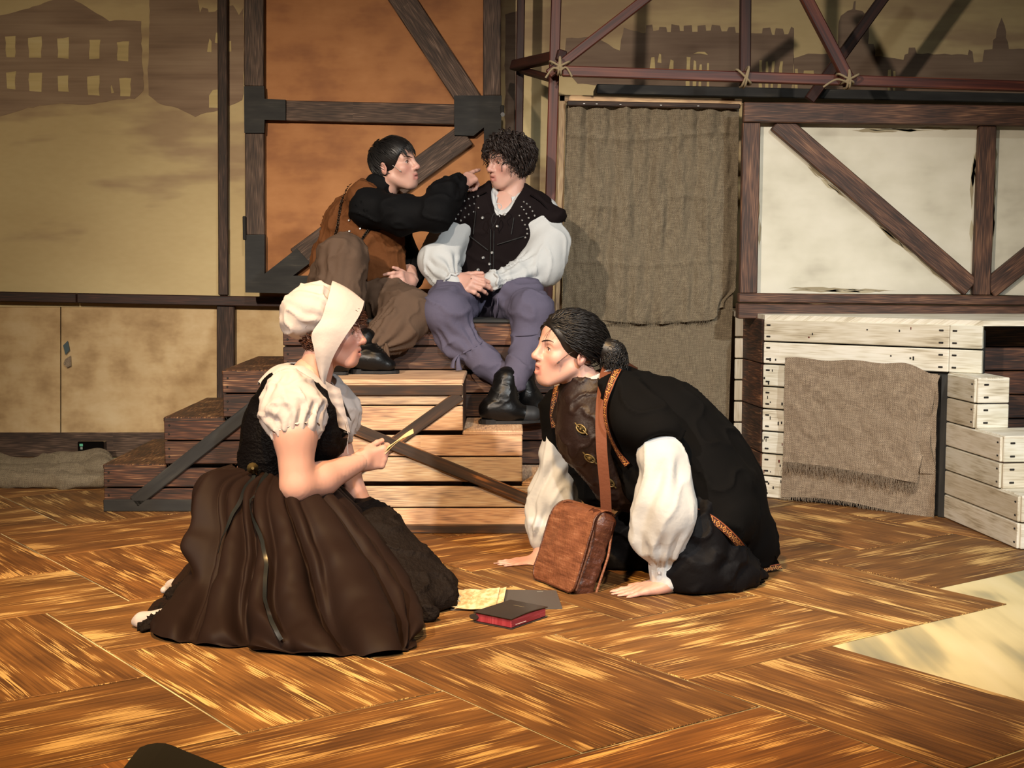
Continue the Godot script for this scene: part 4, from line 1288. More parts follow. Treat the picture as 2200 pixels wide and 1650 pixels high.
# strands growing over a skull; opts: count, length, lift, curl radius, turns, thickness, gravity, forward
func hair_locks(called: String, person: Node, xf: Transform3D, h: float, mat: Material, o: Dictionary) -> void:
	var bf := Buf.new()
	var c := Vector3(0, 0.040, -0.014)
	var rad := Vector3(0.079, 0.090, 0.101) * float(o.get("fit", 1.0))
	var whorl: Vector3 = o.get("whorl", Vector3(0, 0.8, -0.55)).normalized()
	for k in int(o.count):
		var d := Vector3()
		for tries in 30:
			d = Vector3(rng.randf() * 2 - 1, rng.randf() * 2 - 1, rng.randf() * 2 - 1)
			if d.length() < 0.2: continue
			d = d.normalized()
			if o.where.call(d): break
		var cur := c + d * rad
		var pts := []
		var rr := []
		var n := int(o.get("steps", 9))
		var len: float = o.length * (0.7 + rng.randf() * 0.6)
		var ph := rng.randf() * TAU
		var turns: float = o.turns * (0.8 + rng.randf() * 0.4)
		var th: float = o.thick * (0.7 + rng.randf() * 0.7)
		var jit := Vector3(rng.randf() - 0.5, rng.randf() - 0.5, rng.randf() - 0.5) * float(o.get("mess", 0.5))
		for q in n:
			var t := float(q) / (n - 1)
			var q0 := (cur - c) / rad
			var nrm := (q0 / rad).normalized()
			var flow := (nrm - whorl * 1.0001)
			flow = flow - nrm * flow.dot(nrm)
			flow = flow.normalized() + Vector3(0, -o.gravity, 0) + Vector3(0, 0, o.get("forward", 0.0)) + jit
			if o.has("flow"): flow = o.flow.call(d, t) + jit
			flow = (flow - nrm * flow.dot(nrm) * 0.9).normalized()
			var side := flow.cross(nrm).normalized()
			var cr: float = o.curl * smooth(0.0, 0.35, t)
			var off := (side * cos(ph + turns * TAU * t) + nrm * (sin(ph + turns * TAU * t) + 0.9)) * cr
			pts.append(xf * ((cur + off + nrm * float(o.lift) * t) * h))
			rr.append(h * th * (1.0 - t * t * 0.92) * (0.6 + 0.4 * smooth(0.0, 0.15, t)))
			cur += flow * len / (n - 1)
			var e := ((cur - c) / rad).length()
			if e < 1.0: cur = c + (cur - c) / e
		bf.add(tube_buf(pts, rr, 5, float(o.get("flat", 0.6)), xf.basis.y))
	var m := put(called, bf.mesh(), mat, person)
	m.set_meta("kind", "stuff")

func hair_cap(xf: Transform3D, h: float, fit := 1.0, hairline := 0.0, temple := 0.092) -> Sdf:
	var s := Sdf.new()
	s.xf = xf
	s.cell = 0.005
	s.ell(Vector3(0, 0.041, -0.014) * h, Vector3(0.077, 0.088, 0.099) * h * fit, Basis(), 0.01)
	s.ell(Vector3(0, 0.049, 0.034) * h, Vector3(0.064, 0.060, 0.056) * h * fit, Basis(), 0.03)
	s.ell(Vector3(0, -0.050 + hairline, 0.100) * h, Vector3(temple, 0.122, 0.090) * h, Basis(), 0.012, 1)
	s.ell(Vector3(0, -0.120, 0.0) * h, Vector3(0.13, 0.075, 0.20) * h, Basis(), 0.012, 1)
	for sd in [-1.0, 1.0]:
		s.ell(Vector3(0.085 * sd, -0.012, -0.014) * h, Vector3(0.022, 0.026, 0.022) * h, Basis(), 0.008, 1)
	return s

func microphone(person: Node, s: Sdf, xf: Transform3D, h: float, side: float, mat: Material) -> void:
	var pts := []
	for q in [Vector3(0.083 * side, 0.012, -0.02), Vector3(0.079 * side, 0.016, -0.004), Vector3(0.073 * side, 0.004, 0.016), Vector3(0.066 * side, -0.014, 0.036), Vector3(0.058 * side, -0.030, 0.052)]:
		var w: Vector3 = xf * (q * h)
		var p := trace(s, w + xf.basis.x * side * 0.08, -xf.basis.x * side, 0.2)
		pts.append(p + xf.basis.x * side * 0.003)
	var sp := spline(pts, 5)
	var m := put("microphone", tube_buf(sp, sp.map(func(_q): return 0.0011), 5).mesh(), mat, person)
	put("capsule", tube_buf([sp[-1], sp[-1] + (sp[-1] - sp[-2]).normalized() * 0.008], [0.0024, 0.0020], 7).mesh(), mat, m)

func people_materials() -> void:
	var skin := plain(Color.WHITE, 0.48)
	skin.vertex_color_use_as_albedo = true
	skin.subsurf_scatter_enabled = true
	skin.subsurf_scatter_strength = 0.12
	skin.normal_enabled = true
	skin.normal_texture = noise_normal(0.06, 3, 2.0, 256)
	skin.normal_scale = 0.12
	skin.uv1_triplanar = true
	skin.uv1_scale = Vector3.ONE * 14.0
	M.skin = skin
	M.black_hair = plain(Color(0.075, 0.066, 0.064), 0.45)
	M.brown_hair = plain(Color(0.13, 0.09, 0.07), 0.42)
	M.dark_hair = plain(Color(0.15, 0.11, 0.095), 0.55)
	M.auburn = plain(Color(0.30, 0.17, 0.11), 0.5)
	var fine := noise_normal(0.25, 21, 3.0, 256, 2)
	var crease := noise_normal(0.018, 23, 6.0, 512, 4)
	M.white_cloth = cloth(Color(0.72, 0.73, 0.73), 0.7, crease, 5.0, 0.30)
	M.cream_cloth = cloth(Color(0.72, 0.69, 0.68), 0.75, crease, 6.0, 0.35)
	M.black_cloth = cloth(Color(0.055, 0.055, 0.06), 0.75, crease, 5.0, 0.3)
	M.robe = cloth(Color(0.045, 0.044, 0.045), 0.88, fine, 14.0, 0.5)
	M.pants_black = cloth(Color(0.06, 0.058, 0.066), 0.6, crease, 4.0, 0.35)
	M.grey_pants = cloth(Color(0.36, 0.345, 0.415), 0.85, crease, 5.0, 0.4)
	M.tan_pants = cloth(Color(0.36, 0.29, 0.24), 0.85, crease, 5.0, 0.3)
	M.suede = cloth(Color(0.38, 0.235, 0.135), 0.85, noise_normal(0.03, 29, 4.0, 512, 4), 4.0, 0.4)
	M.vest = cloth(Color(0.09, 0.065, 0.068), 0.8, fine, 12.0, 0.5)
	M.velvet = cloth(Color(0.045, 0.038, 0.042), 0.6, noise_normal(0.035, 33, 10.0, 512, 4), 5.0, 0.9)
	M.skirt = cloth(Color(0.135, 0.095, 0.08), 0.55, fine, 14.0, 0.2)
	M.petticoat = cloth(Color(0.10, 0.08, 0.07), 0.75, noise_normal(0.03, 37, 10.0, 512, 4), 4.0, 1.0)
	M.boot = cloth(Color(0.045, 0.043, 0.045), 0.38, noise_normal(0.03, 41, 5.0, 512, 4), 5.0, 0.15)
	M.sole = plain(Color(0.09, 0.09, 0.095), 0.6)
	M.toe_cap = plain(Color(0.13, 0.14, 0.155), 0.6)
	M.doublet = cloth(Color(0.12, 0.072, 0.06), 0.5, noise_normal(0.025, 43, 9.0, 512, 4), 5.0, 0.3)
	M.lace = plain(Color(0.07, 0.065, 0.065), 0.7)
	M.strap = cloth(Color(0.40, 0.24, 0.17), 0.6, noise_normal(0.05, 49, 4.0, 256, 3), 6.0, 0.4)
	wr.seed = 9; wr.frequency = 1.0; wr.fractal_octaves = 2

func build_people() -> void:
	people_materials()
	var t0 := Time.get_ticks_msec()
	build_curly_boy(); print("curly ", Time.get_ticks_msec() - t0); t0 = Time.get_ticks_msec()
	build_pointing_boy(); print("pointing ", Time.get_ticks_msec() - t0); t0 = Time.get_ticks_msec()
	build_girl(); print("girl ", Time.get_ticks_msec() - t0); t0 = Time.get_ticks_msec()
	build_robed_man(); print("man ", Time.get_ticks_msec() - t0)

func person(label: String, at: Vector3) -> Node3D:
	return thing("person", label, "person", at)

func finish_body(p: Node3D, fields: Array) -> void:        # the skin of a person as one mesh
	var b := Buf.new()
	for s in fields:
		s.build()
		b.add(s.out)
	put("body", b.mesh(), M.skin, p)
	p.move_child(p.get_child(p.get_child_count() - 1), 0)

func boot(p: Node3D, ankle: Vector3, heel: Vector3, toe: Vector3, up_leg: Vector3, sc := 1.0, laces := true, cap := false) -> void:
	# heel and toe lie on the ground; the shaft rises from the ankle towards up_leg
	var s := Sdf.new(); s.cell = 0.005
	var d := (toe - heel).normalized()
	var u := Vector3.UP
	var side := d.cross(u).normalized()
	var sd := (up_leg - ankle).normalized()
	s.cap(heel + d * 0.035 * sc + u * 0.045, heel + d * 0.10 * sc + u * 0.045, 0.034 * sc, 0.036 * sc, 0.03)
	s.flat(heel + d * 0.09 * sc + u * 0.045, toe - d * 0.045 * sc + u * 0.030, 0.042 * sc, 0.036 * sc, u, 0.82, 0.03)
	s.cap(heel + d * 0.045 * sc + u * 0.06, ankle, 0.037 * sc, 0.040 * sc, 0.03)
	s.cap(ankle, ankle + sd * 0.06, 0.041 * sc, 0.046 * sc, 0.02)
	s.cap(heel + d * 0.10 * sc + u * 0.06, ankle + d * 0.01, 0.032 * sc, 0.034 * sc, 0.04)
	s.rbox(heel + d * 0.11 - u * 0.05 * sc, Vector3(0.3, 0.055, 0.3), 0.0, Basis(), 0.004, 1)
	s.disp = func(q: Vector3, _n: Vector3) -> float: return wrinkle(q, Vector3(9, 18, 9), 0.0016) * smooth(0.05, 0.09, (q - heel).y)
	var bt := garment("boot", s, M.boot, p)
	var poly := PackedVector2Array()
	var L := heel.distance_to(toe)
	for k in 24:
		var an := TAU * k / 24.0
		var x := cos(an)
		var wdt := (0.040 if x > 0 else 0.033) * sc
		poly.append(Vector2(L * 0.5 + x * (L * 0.5 + 0.004), sin(an) * wdt * (1.0 - 0.15 * x * x)))
	put("sole", prism_buf(poly, 0.010).mesh(), M.sole, bt, Transform3D(Basis(d, -side, u), heel + u * 0.002))
	var hp := PackedVector2Array()
	for k in 12: hp.append(Vector2(L * 0.16 + cos(TAU * k / 12.0) * L * 0.16, sin(TAU * k / 12.0) * 0.031 * sc))
	put("heel", prism_buf(hp, 0.018).mesh(), M.sole, bt, Transform3D(Basis(d, -side, u), heel))
	if laces:
		for k in 5:
			var t := k / 4.0
			var c := (heel + d * 0.135 * sc + u * 0.075).lerp(ankle + sd * 0.03 + d * 0.04, t)
			for e in [-1.0, 1.0]:
				var a := trace(s, c + side * 0.018 * e + (d + u) * 0.06, -(d + u * 0.8), 0.15)
				var b := trace(s, c - side * 0.018 * e + (d + u) * 0.06 + u * 0.012, -(d + u * 0.8), 0.15)
				var mid := trace(s, c + u * 0.006 + (d + u) * 0.06, -(d + u * 0.8), 0.15)
				put("lace", tube_buf([a, mid + (d + u) * 0.001, b], [0.0018, 0.0018, 0.0018], 5).mesh(), M.lace, bt)
	if cap:
		var ts := Sdf.new(); ts.cell = 0.004
		ts.flat(toe - d * 0.060 * sc + u * 0.032, toe - d * 0.043 * sc + u * 0.031, 0.039 * sc, 0.0375 * sc, u, 0.82, 0.02)
		ts.rbox(toe - u * 0.05, Vector3(0.2, 0.056, 0.2), 0.0, Basis(), 0.004, 1)
		ts.build()
		put("toe_cap", ts.out.mesh(), M.toe_cap, bt)

func trousers(s: Sdf, hipL: Vector3, hipR: Vector3, legs: Array) -> void:
	s.cap(hipL, hipR, 0.105, 0.105, 0.05)
	for l in legs: limb(s, l[0], l[1], 0.04)
func sleeve_puff(s: Sdf, sh: Vector3, el: Vector3, wr_: Vector3, r: Array) -> void:
	limb(s, [sh, el, wr_], r, 0.05)

func build_curly_boy() -> void:
	var z := 5.66
	var p := person("person in a dark studded vest and white sleeves sitting with clasped hands", Vector3.ZERO)
	var neck := W(1090, 430, z)
	var pelvis := W(1045, 628, 5.69)
	var chest := W(1074, 500, z)
	var shR := W(1008, 452, 5.64); var shL := W(1168, 458, 5.64)
	var elR := W(942, 560, 5.58); var elL := W(1166, 572, 5.57)
	var wrR := W(972, 604, 5.43); var wrL := W(1064, 602, 5.43)
	var hipR := W(1003, 640, 5.68); var hipL := W(1086, 640, 5.68)
	var knR := W(957, 672, 5.30); var knL := W(1142, 668, 5.30)
	var anR := W(1112, 838, 5.24); var anL := W(1082, 848, 5.10)
	# head
	var h := 0.85
	var xf := frame(W(1091, 350, z - 0.02), Vector3(-0.80, -0.06, 0.60), Vector3(0.04, 1, 0))
	var head := head_field(xf, h, 0.006, 0.6)
	head.xf = Transform3D()
	head.cap(neck + Vector3(0.012, -0.04, 0), xf * (Vector3(0, -0.050, -0.036) * h), 0.057, 0.046, 0.02)
	var body := Sdf.new(); body.cell = 0.016; skin_paint(body)
	limb(body, [pelvis, chest, neck], [0.08, 0.085, 0.055], 0.05)
	body.cap(shR, shL, 0.045, 0.045, 0.05)
	limb(body, [shR, elR, wrR], [0.045, 0.037, 0.026]); limb(body, [shL, elL, wrL], [0.045, 0.037, 0.026])
	limb(body, [hipR, knR], [0.065, 0.045]); limb(body, [hipL, knL], [0.065, 0.045])
	limb(body, [knR, W(985, 732, 5.33), W(1040, 778, 5.29)], [0.045, 0.035, 0.028]); limb(body, [knL, W(1135, 735, 5.28), W(1105, 815, 5.13)], [0.045, 0.033, 0.028])
	var hR := Sdf.new(); hand_paint(hR)
	hand(hR, wrR, W(1036, 614, 5.36) - wrR, Vector3(-0.1, 0.35, 1.0), true, [[0.35, 0.7, 0.4], [0.4, 0.75, 0.4], [0.45, 0.8, 0.4], [0.5, 0.8, 0.4]], 0.98, [0.2, 0.4, 0.25, 0.55], W(956, 597, 5.50))
	var hL := Sdf.new(); hand_paint(hL)
	hand(hL, wrL, W(1000, 604, 5.40) - wrL, Vector3(0.2, 0.9, 0.7), false, [[0.55, 0.8, 0.5], [0.6, 0.85, 0.5], [0.65, 0.9, 0.5], [0.7, 0.9, 0.5]], 0.95, [0.1, 0.5, 0.3, 0.5], W(1095, 600, 5.47))
	finish_body(p, [body, head, hR, hL])
	eye_pair(p, xf, h, Vector3(0.1, -0.25, 1), Color(0.08, 0.05, 0.03))
	brows(p, head, xf, h, M.dark_hair, 0.001)
	# hair
	garment("hair", hair_cap(xf, h, 1.06, -0.006), M.dark_hair, p)
	hair_locks("curls", p, xf, h, M.dark_hair, {"count": 640, "length": 0.085, "lift": 0.016, "curl": 0.0105, "turns": 1.9, "thick": 0.0038, "gravity": 0.75, "steps": 18, "mess": 0.9, "fit": 1.06,
		"where": func(d: Vector3) -> bool: return (d.z < 0.25 and d.y > -0.75) or d.y > 0.50 or (absf(d.x) > 0.75 and d.y > -0.1 and d.z < 0.5)})
	# shirt
	var sh := Sdf.new(); sh.cell = 0.0075
	sh.flat(W(1066, 580, z), W(1084, 475, z), 0.130, 0.140, Vector3(0, 0, 1), 0.70, 0.05)
	sh.cap(shR, shL, 0.050, 0.050, 0.05)
	limb(sh, [shR, W(965, 515, 5.61), elR, W(958, 598, 5.50)], [0.050, 0.064, 0.070, 0.050], 0.06); sh.cap(elR, wrR, 0.058, 0.036, 0.04); sh.cap(W(956, 597, 5.50), wrR + (wrR - elR) * 0.12, 0.040, 0.031, 0.012)
	limb(sh, [shL, W(1178, 520, 5.60), elL, W(1095, 600, 5.47)], [0.050, 0.072, 0.068, 0.050], 0.06); sh.cap(W(1094, 600, 5.465), wrL + (wrL - W(1090, 600, 5.47)) * 0.2, 0.042, 0.034, 0.012)
	sh.cap(neck + Vector3(0, 0.06, 0.05), W(1064, 474, 5.52), 0.052, 0.014, 0.01, 1)
	sh.disp = func(q: Vector3, _n: Vector3) -> float:
		var d := gathers(q, elR, wrR, 9.0, 0.0055, 0.45, 0.9) + gathers(q, elL, wrL, 9.0, 0.0055, 0.4, 0.85, 1.0)
		return d + wrinkle(q, Vector3(7, 3, 7), 0.0045)
	garment("shirt", sh, M.white_cloth, p)
	for e in [-1.0, 1.0]:       # open collar
		var f := func(u: float, v: float) -> Vector3:
			var an: float = lerpf(0.42, 2.7, u) * e
			var r: float = 0.064 + 0.020 * v
			var b: Vector3 = neck + Vector3(sin(an) * r * 1.02 - 0.012 * cos(an), 0.028 - 0.036 * v - 0.020 * maxf(cos(an), 0.0) - 0.012 * v * cos(an), cos(an) * r * 0.9 + 0.008)
			return b
		put("collar", sheet_buf(20, 6, f, 0.003).mesh(), M.white_cloth, p)
	for e in [-1.0, 1.0]:
		var ring := []
		var a0: Vector3 = wrR if e < 0 else wrL
		var ax: Vector3 = (wrR - elR).normalized() if e < 0 else (wrL - W(1095, 600, 5.47)).normalized()
		var s1 := ax.cross(Vector3.UP).normalized(); var s2 := ax.cross(s1)
		for k in 33:
			var an := TAU * k / 32.0
			ring.append(a0 + ax * (0.014 + 0.005 * sin(an * 7.0)) + (s1 * cos(an) + s2 * sin(an)) * (0.037 + 0.003 * sin(an * 9.0)))
		put("cuff", tube_buf(ring, range(33).map(func(_k): return 0.006), 6).mesh(), M.white_cloth, p)
	put("drawstring", tube_buf(spline([W(1067, 452, 5.47), W(1062, 444, 5.46), W(1070, 437, 5.46), W(1078, 444, 5.46), W(1070, 455, 5.46), W(1074, 466, 5.455)], 6), range(31).map(func(_k): return 0.0016), 5).mesh(), M.white_cloth, p)
	# vest
	var v := Sdf.new(); v.cell = 0.0065
	v.flat(W(1064, 596, z), W(1080, 500, z), 0.146, 0.160, Vector3(0, 0, 1), 0.72, 0.05)
	v.flat(W(1080, 500, z), W(1087, 462, z), 0.160, 0.150, Vector3(0, 0, 1), 0.70, 0.05)
	v.cap(W(1020, 442, 5.64), W(1162, 446, 5.64), 0.050, 0.050, 0.05)
	v.flat(W(1030, 448, 5.63), W(986, 464, 5.61), 0.085, 0.066, Vector3(0.35, 0.9, 0), 0.75, 0.03)
	v.flat(W(1146, 448, 5.63), W(1188, 466, 5.61), 0.085, 0.052, Vector3(-0.45, 0.9, 0), 0.62, 0.03)
	v.flat(W(1186, 466, 5.61), W(1212, 467, 5.60), 0.052, 0.010, Vector3(-0.45, 0.9, 0), 0.5, 0.03)
	v.cap(neck + Vector3(0, 0.055, 0.04), W(1066, 478, 5.50), 0.066, 0.012, 0.008, 1)
	v.cap(neck + Vector3(0, 0.02, -0.02), neck + Vector3(0, 0.2, -0.02), 0.066, 0.08, 0.01, 1)
	v.rbox(W(1064, 648, z), Vector3(0.3, 0.075, 0.3), 0.0, Basis(Vector3(0, 0, 1), 0.05), 0.01, 1)
	v.disp = func(q: Vector3, _n: Vector3) -> float: return wrinkle(q, Vector3(7, 5, 7), 0.003)
	garment("vest", v, M.vest, p)
	for e in [[[1012, 418], [990, 430], [973, 446], [966, 466]], [[1172, 424], [1195, 440], [1211, 458], [1214, 470]]]:       # flaring shoulder caps
		var a: Array = e[0]
		var f := func(u: float, w: float) -> Vector3:
			var i := clampi(int(u * 2.999), 0, 2); var t := u * 3.0 - i
			var px := lerpf(e[i][0], e[i + 1][0], t); var py := lerpf(e[i][1], e[i + 1][1], t)
			var inward := 0.06 * (1.0 if a[0] < 1090 else -1.0)
			return W(px, py, 5.60 + 0.10 * (w - 0.35)) + Vector3(inward * (1.0 - w), 0.010 * (1.0 - w) - 0.012 * w * w, 0)
		put("shoulder_cap", sheet_buf(12, 8, f, 0.005).mesh(), M.vest, p)
	var studs := [1420, 630, 1383, 637, 1345, 652, 1312, 668, 1388, 690, 1353, 705, 1318, 725, 1284, 745, 1262, 772, 1243, 808, 1230, 850, 1422, 722, 1383, 753, 1345, 772, 1313, 795, 1284, 820, 1272, 852, 1780, 675, 1803, 690, 1828, 715, 1848, 748, 1865, 782, 1880, 818, 1893, 858, 1907, 897, 1762, 715, 1780, 737, 1800, 768, 1818, 800, 1745, 783, 1767, 820, 1788, 855, 1806, 888, 1806, 925, 1790, 955]
	var ball := tube_buf([Vector3(0, 0, -0.002), Vector3(0, 0, 0.001), Vector3(0, 0, 0.0028)], [0.0042, 0.0038, 0.0012], 8).mesh()
	for k in range(0, studs.size(), 2):
		var q := on(v, 640 + studs[k] / 3.667, 250 + studs[k + 1] / 3.667)
		put("stud", ball, M.silver, p, frame(q + grad(v, q) * 0.002, grad(v, q), Vector3.UP))
	for c in [[1530, 1075], [1510, 1165], [1460, 1115], [1420, 1210], [1570, 868], [1455, 800], [1630, 775]]:
		var q := on(v, 640 + c[0] / 3.667, 250 + c[1] / 3.667)
		put("clasp", tube_buf([Vector3(0, 0, -0.003), Vector3(0, 0, 0.003), Vector3(0, 0, 0.005)], [0.0065, 0.006, 0.003], 10).mesh(), M.silver, p, frame(q + grad(v, q) * 0.002, grad(v, q), Vector3.UP))
	for c in [[1520, 890, 1515, 1250], [1545, 900, 1540, 1240], [1400, 745, 1385, 930], [1700, 800, 1680, 930], [1300, 900, 1500, 1055], [1570, 1010, 1780, 945]]:       # seams and lacing
		var pts := []
		for k in 9:
			var q := on(v, 640 + lerpf(c[0], c[2], k / 8.0) / 3.667, 250 + lerpf(c[1], c[3], k / 8.0) / 3.667)
			pts.append(q + grad(v, q) * 0.003)
		put("seam_cord", tube_buf(pts, range(9).map(func(k): return 0.0022 + 0.0008 * (k % 2)), 5).mesh(), M.lace, p)
	put("neck_lace", tube_buf(spline([W(1062, 490, 5.49), W(1056, 474, 5.48), W(1062, 458, 5.48), W(1066, 472, 5.48), W(1058, 488, 5.485)], 5), range(21).map(func(_k): return 0.0018), 5).mesh(), M.lace, p)
	# trousers
	var t := Sdf.new(); t.cell = 0.0075
	trousers(t, hipR, hipL, [[[hipR, W(972, 652, 5.46), knR], [0.098, 0.096, 0.083]], [[hipL, W(1120, 652, 5.46), knL], [0.098, 0.094, 0.078]]])
	limb(t, [knR, W(985, 730, 5.31), W(1040, 775, 5.27), anR], [0.083, 0.070, 0.050, 0.044], 0.04)
	limb(t, [knL, W(1135, 735, 5.27), W(1105, 815, 5.13)], [0.078, 0.056, 0.050], 0.04)
	t.cap(W(1050, 640, 5.64), pelvis, 0.10, 0.10, 0.05)
	t.disp = func(q: Vector3, _n: Vector3) -> float:
		var d := gathers(q, knR, W(1010, 750, 5.28), 10.0, 0.004, 0.4, 1.0) + gathers(q, hipR, knR, 7.0, 0.003, 0.3, 0.9, 2.0) + gathers(q, hipL, knL, 7.0, 0.003, 0.3, 0.9, 3.0)
		return d + wrinkle(q, Vector3(5, 6, 5), 0.0050)
	garment("trousers", t, M.grey_pants, p)
	for e in [[W(996, 758, 5.235), W(1050, 728, 5.25)], [W(1108, 722, 5.20), W(1160, 716, 5.26)]]:       # gathered knee bands
		var k0: Vector3 = e[0]; var k1: Vector3 = e[1]
		var pts := []
		for k in 9:
			var q := on(t, 0, 0) if false else k0.lerp(k1, k / 8.0) + Vector3(0, 0, 0.03)
			pts.append(trace(t, q, Vector3(0, 0, -1), 0.2) + Vector3(0, 0, 0.001))
		put("knee_band", tube_buf(pts, range(9).map(func(_k): return 0.004), 6).mesh(), M.grey_pants, p)
	var tie := spline([W(985, 762, 5.22), W(975, 775, 5.21), W(972, 790, 5.21)], 4)
	put("knee_tie", tube_buf(tie, range(tie.size()).map(func(k): return 0.006 + 0.001 * k), 6, 0.5).mesh(), M.grey_pants, p)
	tie = spline([W(985, 762, 5.22), W(984, 780, 5.21), W(986, 795, 5.21)], 4)
	put("knee_tie", tube_buf(tie, range(tie.size()).map(func(k): return 0.005 + 0.001 * k), 6, 0.5).mesh(), M.grey_pants, p)
	for e in [[1062, 640, 1052, 690], [1072, 640, 1068, 688]]:
		var pts := []
		for k in 7:
			var q := on(t, lerpf(e[0], e[2], k / 6.0), lerpf(e[1], e[3], k / 6.0))
			pts.append(q + grad(t, q) * 0.004)
		put("waist_cord", tube_buf(pts, range(7).map(func(_k): return 0.003), 6).mesh(), M.grey_pants, p)
	var g := 2.0 * R
	boot(p, W(1080, 850, 5.10), F(1030, 911, g), F(1166, 908, g), W(1092, 800, 5.12), 1.02, true, true)
	boot(p, W(1128, 850, 5.22), F(1095, 900, g), F(1190, 901, g), W(1122, 800, 5.24), 0.95, false)
func build_pointing_boy() -> void:
	var p := person("person in a brown vest over a black shirt pointing at the other's nose", Vector3.ZERO)
	var neck := W(812, 412, 5.60)
	var chest := W(790, 490, 5.64)
	var pelvis := W(745, 635, 5.70)
	var shR := W(792, 446, 5.50); var shL := W(838, 446, 5.76)
	var elR := W(938, 456, 5.42); var elL := W(876, 560, 5.72)
	var wrR := W(985, 394, 5.53); var wrL := W(886, 604, 5.56)
	var hipR := W(715, 648, 5.64); var hipL := W(795, 650, 5.66)
	var knR := W(737, 556, 5.32); var knL := W(878, 674, 5.32)
	var anR := W(728, 775, 5.16); var anL := W(786, 762, 5.14)
	var h := 0.875
	var xf := frame(W(850, 357, 5.58), Vector3(0.87, 0.20, 0.42), Vector3(-0.15, 1, 0))
	var head := head_field(xf, h, 0.004, 0.0)
	head.xf = Transform3D()
	head.cap(neck + Vector3(-0.02, -0.05, 0), xf * (Vector3(0, -0.050, -0.036) * h), 0.060, 0.048, 0.02)
	var body := Sdf.new(); body.cell = 0.016; skin_paint(body)
	limb(body, [pelvis, chest, neck], [0.085, 0.09, 0.055], 0.05)
	body.cap(shR, shL, 0.045, 0.045, 0.05)
	limb(body, [shR, elR, wrR], [0.045, 0.037, 0.026]); limb(body, [shL, elL, wrL], [0.045, 0.037, 0.026])
	limb(body, [hipR, knR, anR], [0.07, 0.05, 0.035]); limb(body, [hipL, knL, anL], [0.07, 0.05, 0.035])
	var hR := Sdf.new(); hand_paint(hR)
	hand(hR, wrR, W(1020, 377, 5.60) - wrR, Vector3(-0.15, 0.75, 0.75), true, [[0.05, 0.08, 0.05, 0.05], [0.9, 1.3, 0.8], [1.0, 1.35, 0.8], [1.0, 1.3, 0.8]], 0.95, [0.5, 0.6, 0.2, 0.4], elR)
	var hL := Sdf.new(); hand_paint(hL)
	hand(hL, wrL, W(852, 596, 5.46) - wrL, Vector3(0.6, 0.35, 0.8), false, [[0.35, 0.6, 0.3, 0.0], [0.6, 1.0, 0.5, 0.0], [0.7, 1.1, 0.6, 0.0], [0.8, 1.1, 0.6, 0.0]], 0.86, [0.1, 0.5, 0.2, 0.5], elL)
	finish_body(p, [body, head, hR, hL])
	eye_pair(p, xf, h, Vector3(0.05, -0.08, 1), Color(0.05, 0.03, 0.02))
	brows(p, head, xf, h, M.black_hair, -0.002, 0.003)
	microphone(p, head, xf, h, -1.0, plain(Color(0.65, 0.63, 0.6), 0.4))
	garment("hair", hair_cap(xf, h, 1.04, -0.004, 0.096), M.black_hair, p)
	hair_locks("strands", p, xf, h, M.black_hair, {"count": 620, "length": 0.058, "lift": 0.006, "curl": 0.0012, "turns": 0.6, "thick": 0.0036, "gravity": 0.35, "forward": 0.45, "mess": 0.35, "fit": 1.04,
		"where": func(d: Vector3) -> bool: return d.y > 0.36 or (d.z < -0.30 and d.y > -0.62) or (d.z < 0.42 and d.y > 0.24 and absf(d.x) > 0.6)})
	# black shirt: torso under the vest, near sleeve reaching out, far sleeve hanging
	var s := Sdf.new(); s.cell = 0.007
	limb(s, [W(748, 600, 5.68), W(782, 500, 5.65), W(806, 440, 5.62)], [0.115, 0.120, 0.075], 0.05)
	s.cap(shR, shL, 0.052, 0.052, 0.05)
	s.cap(neck + Vector3(-0.005, -0.01, 0), neck + Vector3(0.008, 0.016, 0), 0.074, 0.066, 0.02)
	limb(s, [shR, W(860, 462, 5.45), elR], [0.074, 0.068, 0.062], 0.05)
	limb(s, [elR, W(955, 425, 5.47), wrR + (elR - wrR) * 0.18], [0.064, 0.066, 0.050], 0.03)
	s.cap(wrR + (elR - wrR) * 0.25, wrR + (elR - wrR) * 0.02, 0.050, 0.044, 0.01)
	s.cap(W(925, 470, 5.43), W(938, 482, 5.43), 0.045, 0.030, 0.04)
	limb(s, [shL, elL, W(888, 600, 5.62)], [0.055, 0.050, 0.042], 0.04)
	s.disp = func(q: Vector3, _n: Vector3) -> float:
		return gathers(q, elR, wrR, 8.0, 0.006, 0.55, 1.0) + wrinkle(q, Vector3(4, 8, 5), 0.0050)
	garment("shirt", s, M.black_cloth, p)
	# brown vest
	var v := Sdf.new(); v.cell = 0.0065
	limb(v, [W(720, 616, 5.68), W(745, 560, 5.67), W(776, 490, 5.65), W(800, 432, 5.62)], [0.105, 0.125, 0.136, 0.085], 0.06)
	v.cap(W(826, 590, 5.60), W(818, 520, 5.61), 0.085, 0.095, 0.06)
	v.cap(W(780, 425, 5.52), W(838, 430, 5.74), 0.066, 0.060, 0.05)
	v.cap(shR + Vector3(0.0, -0.02, 0.05), shR + Vector3(0.16, -0.03, 0.12), 0.078, 0.085, 0.012, 1)
	v.cap(neck + Vector3(0.02, 0.045, 0.0), neck + Vector3(0.10, -0.03, 0.03), 0.070, 0.060, 0.012, 1)
	v.rbox(W(770, 690, 5.66), Vector3(0.4, 0.115, 0.4), 0.0, Basis(Vector3(0, 0, 1), -0.25), 0.02, 1)
	v.disp = func(q: Vector3, _n: Vector3) -> float: return wrinkle(q, Vector3(6, 5, 6), 0.006) + wrinkle(q, Vector3(15, 9, 15), 0.0025)
	garment("vest", v, M.suede, p)
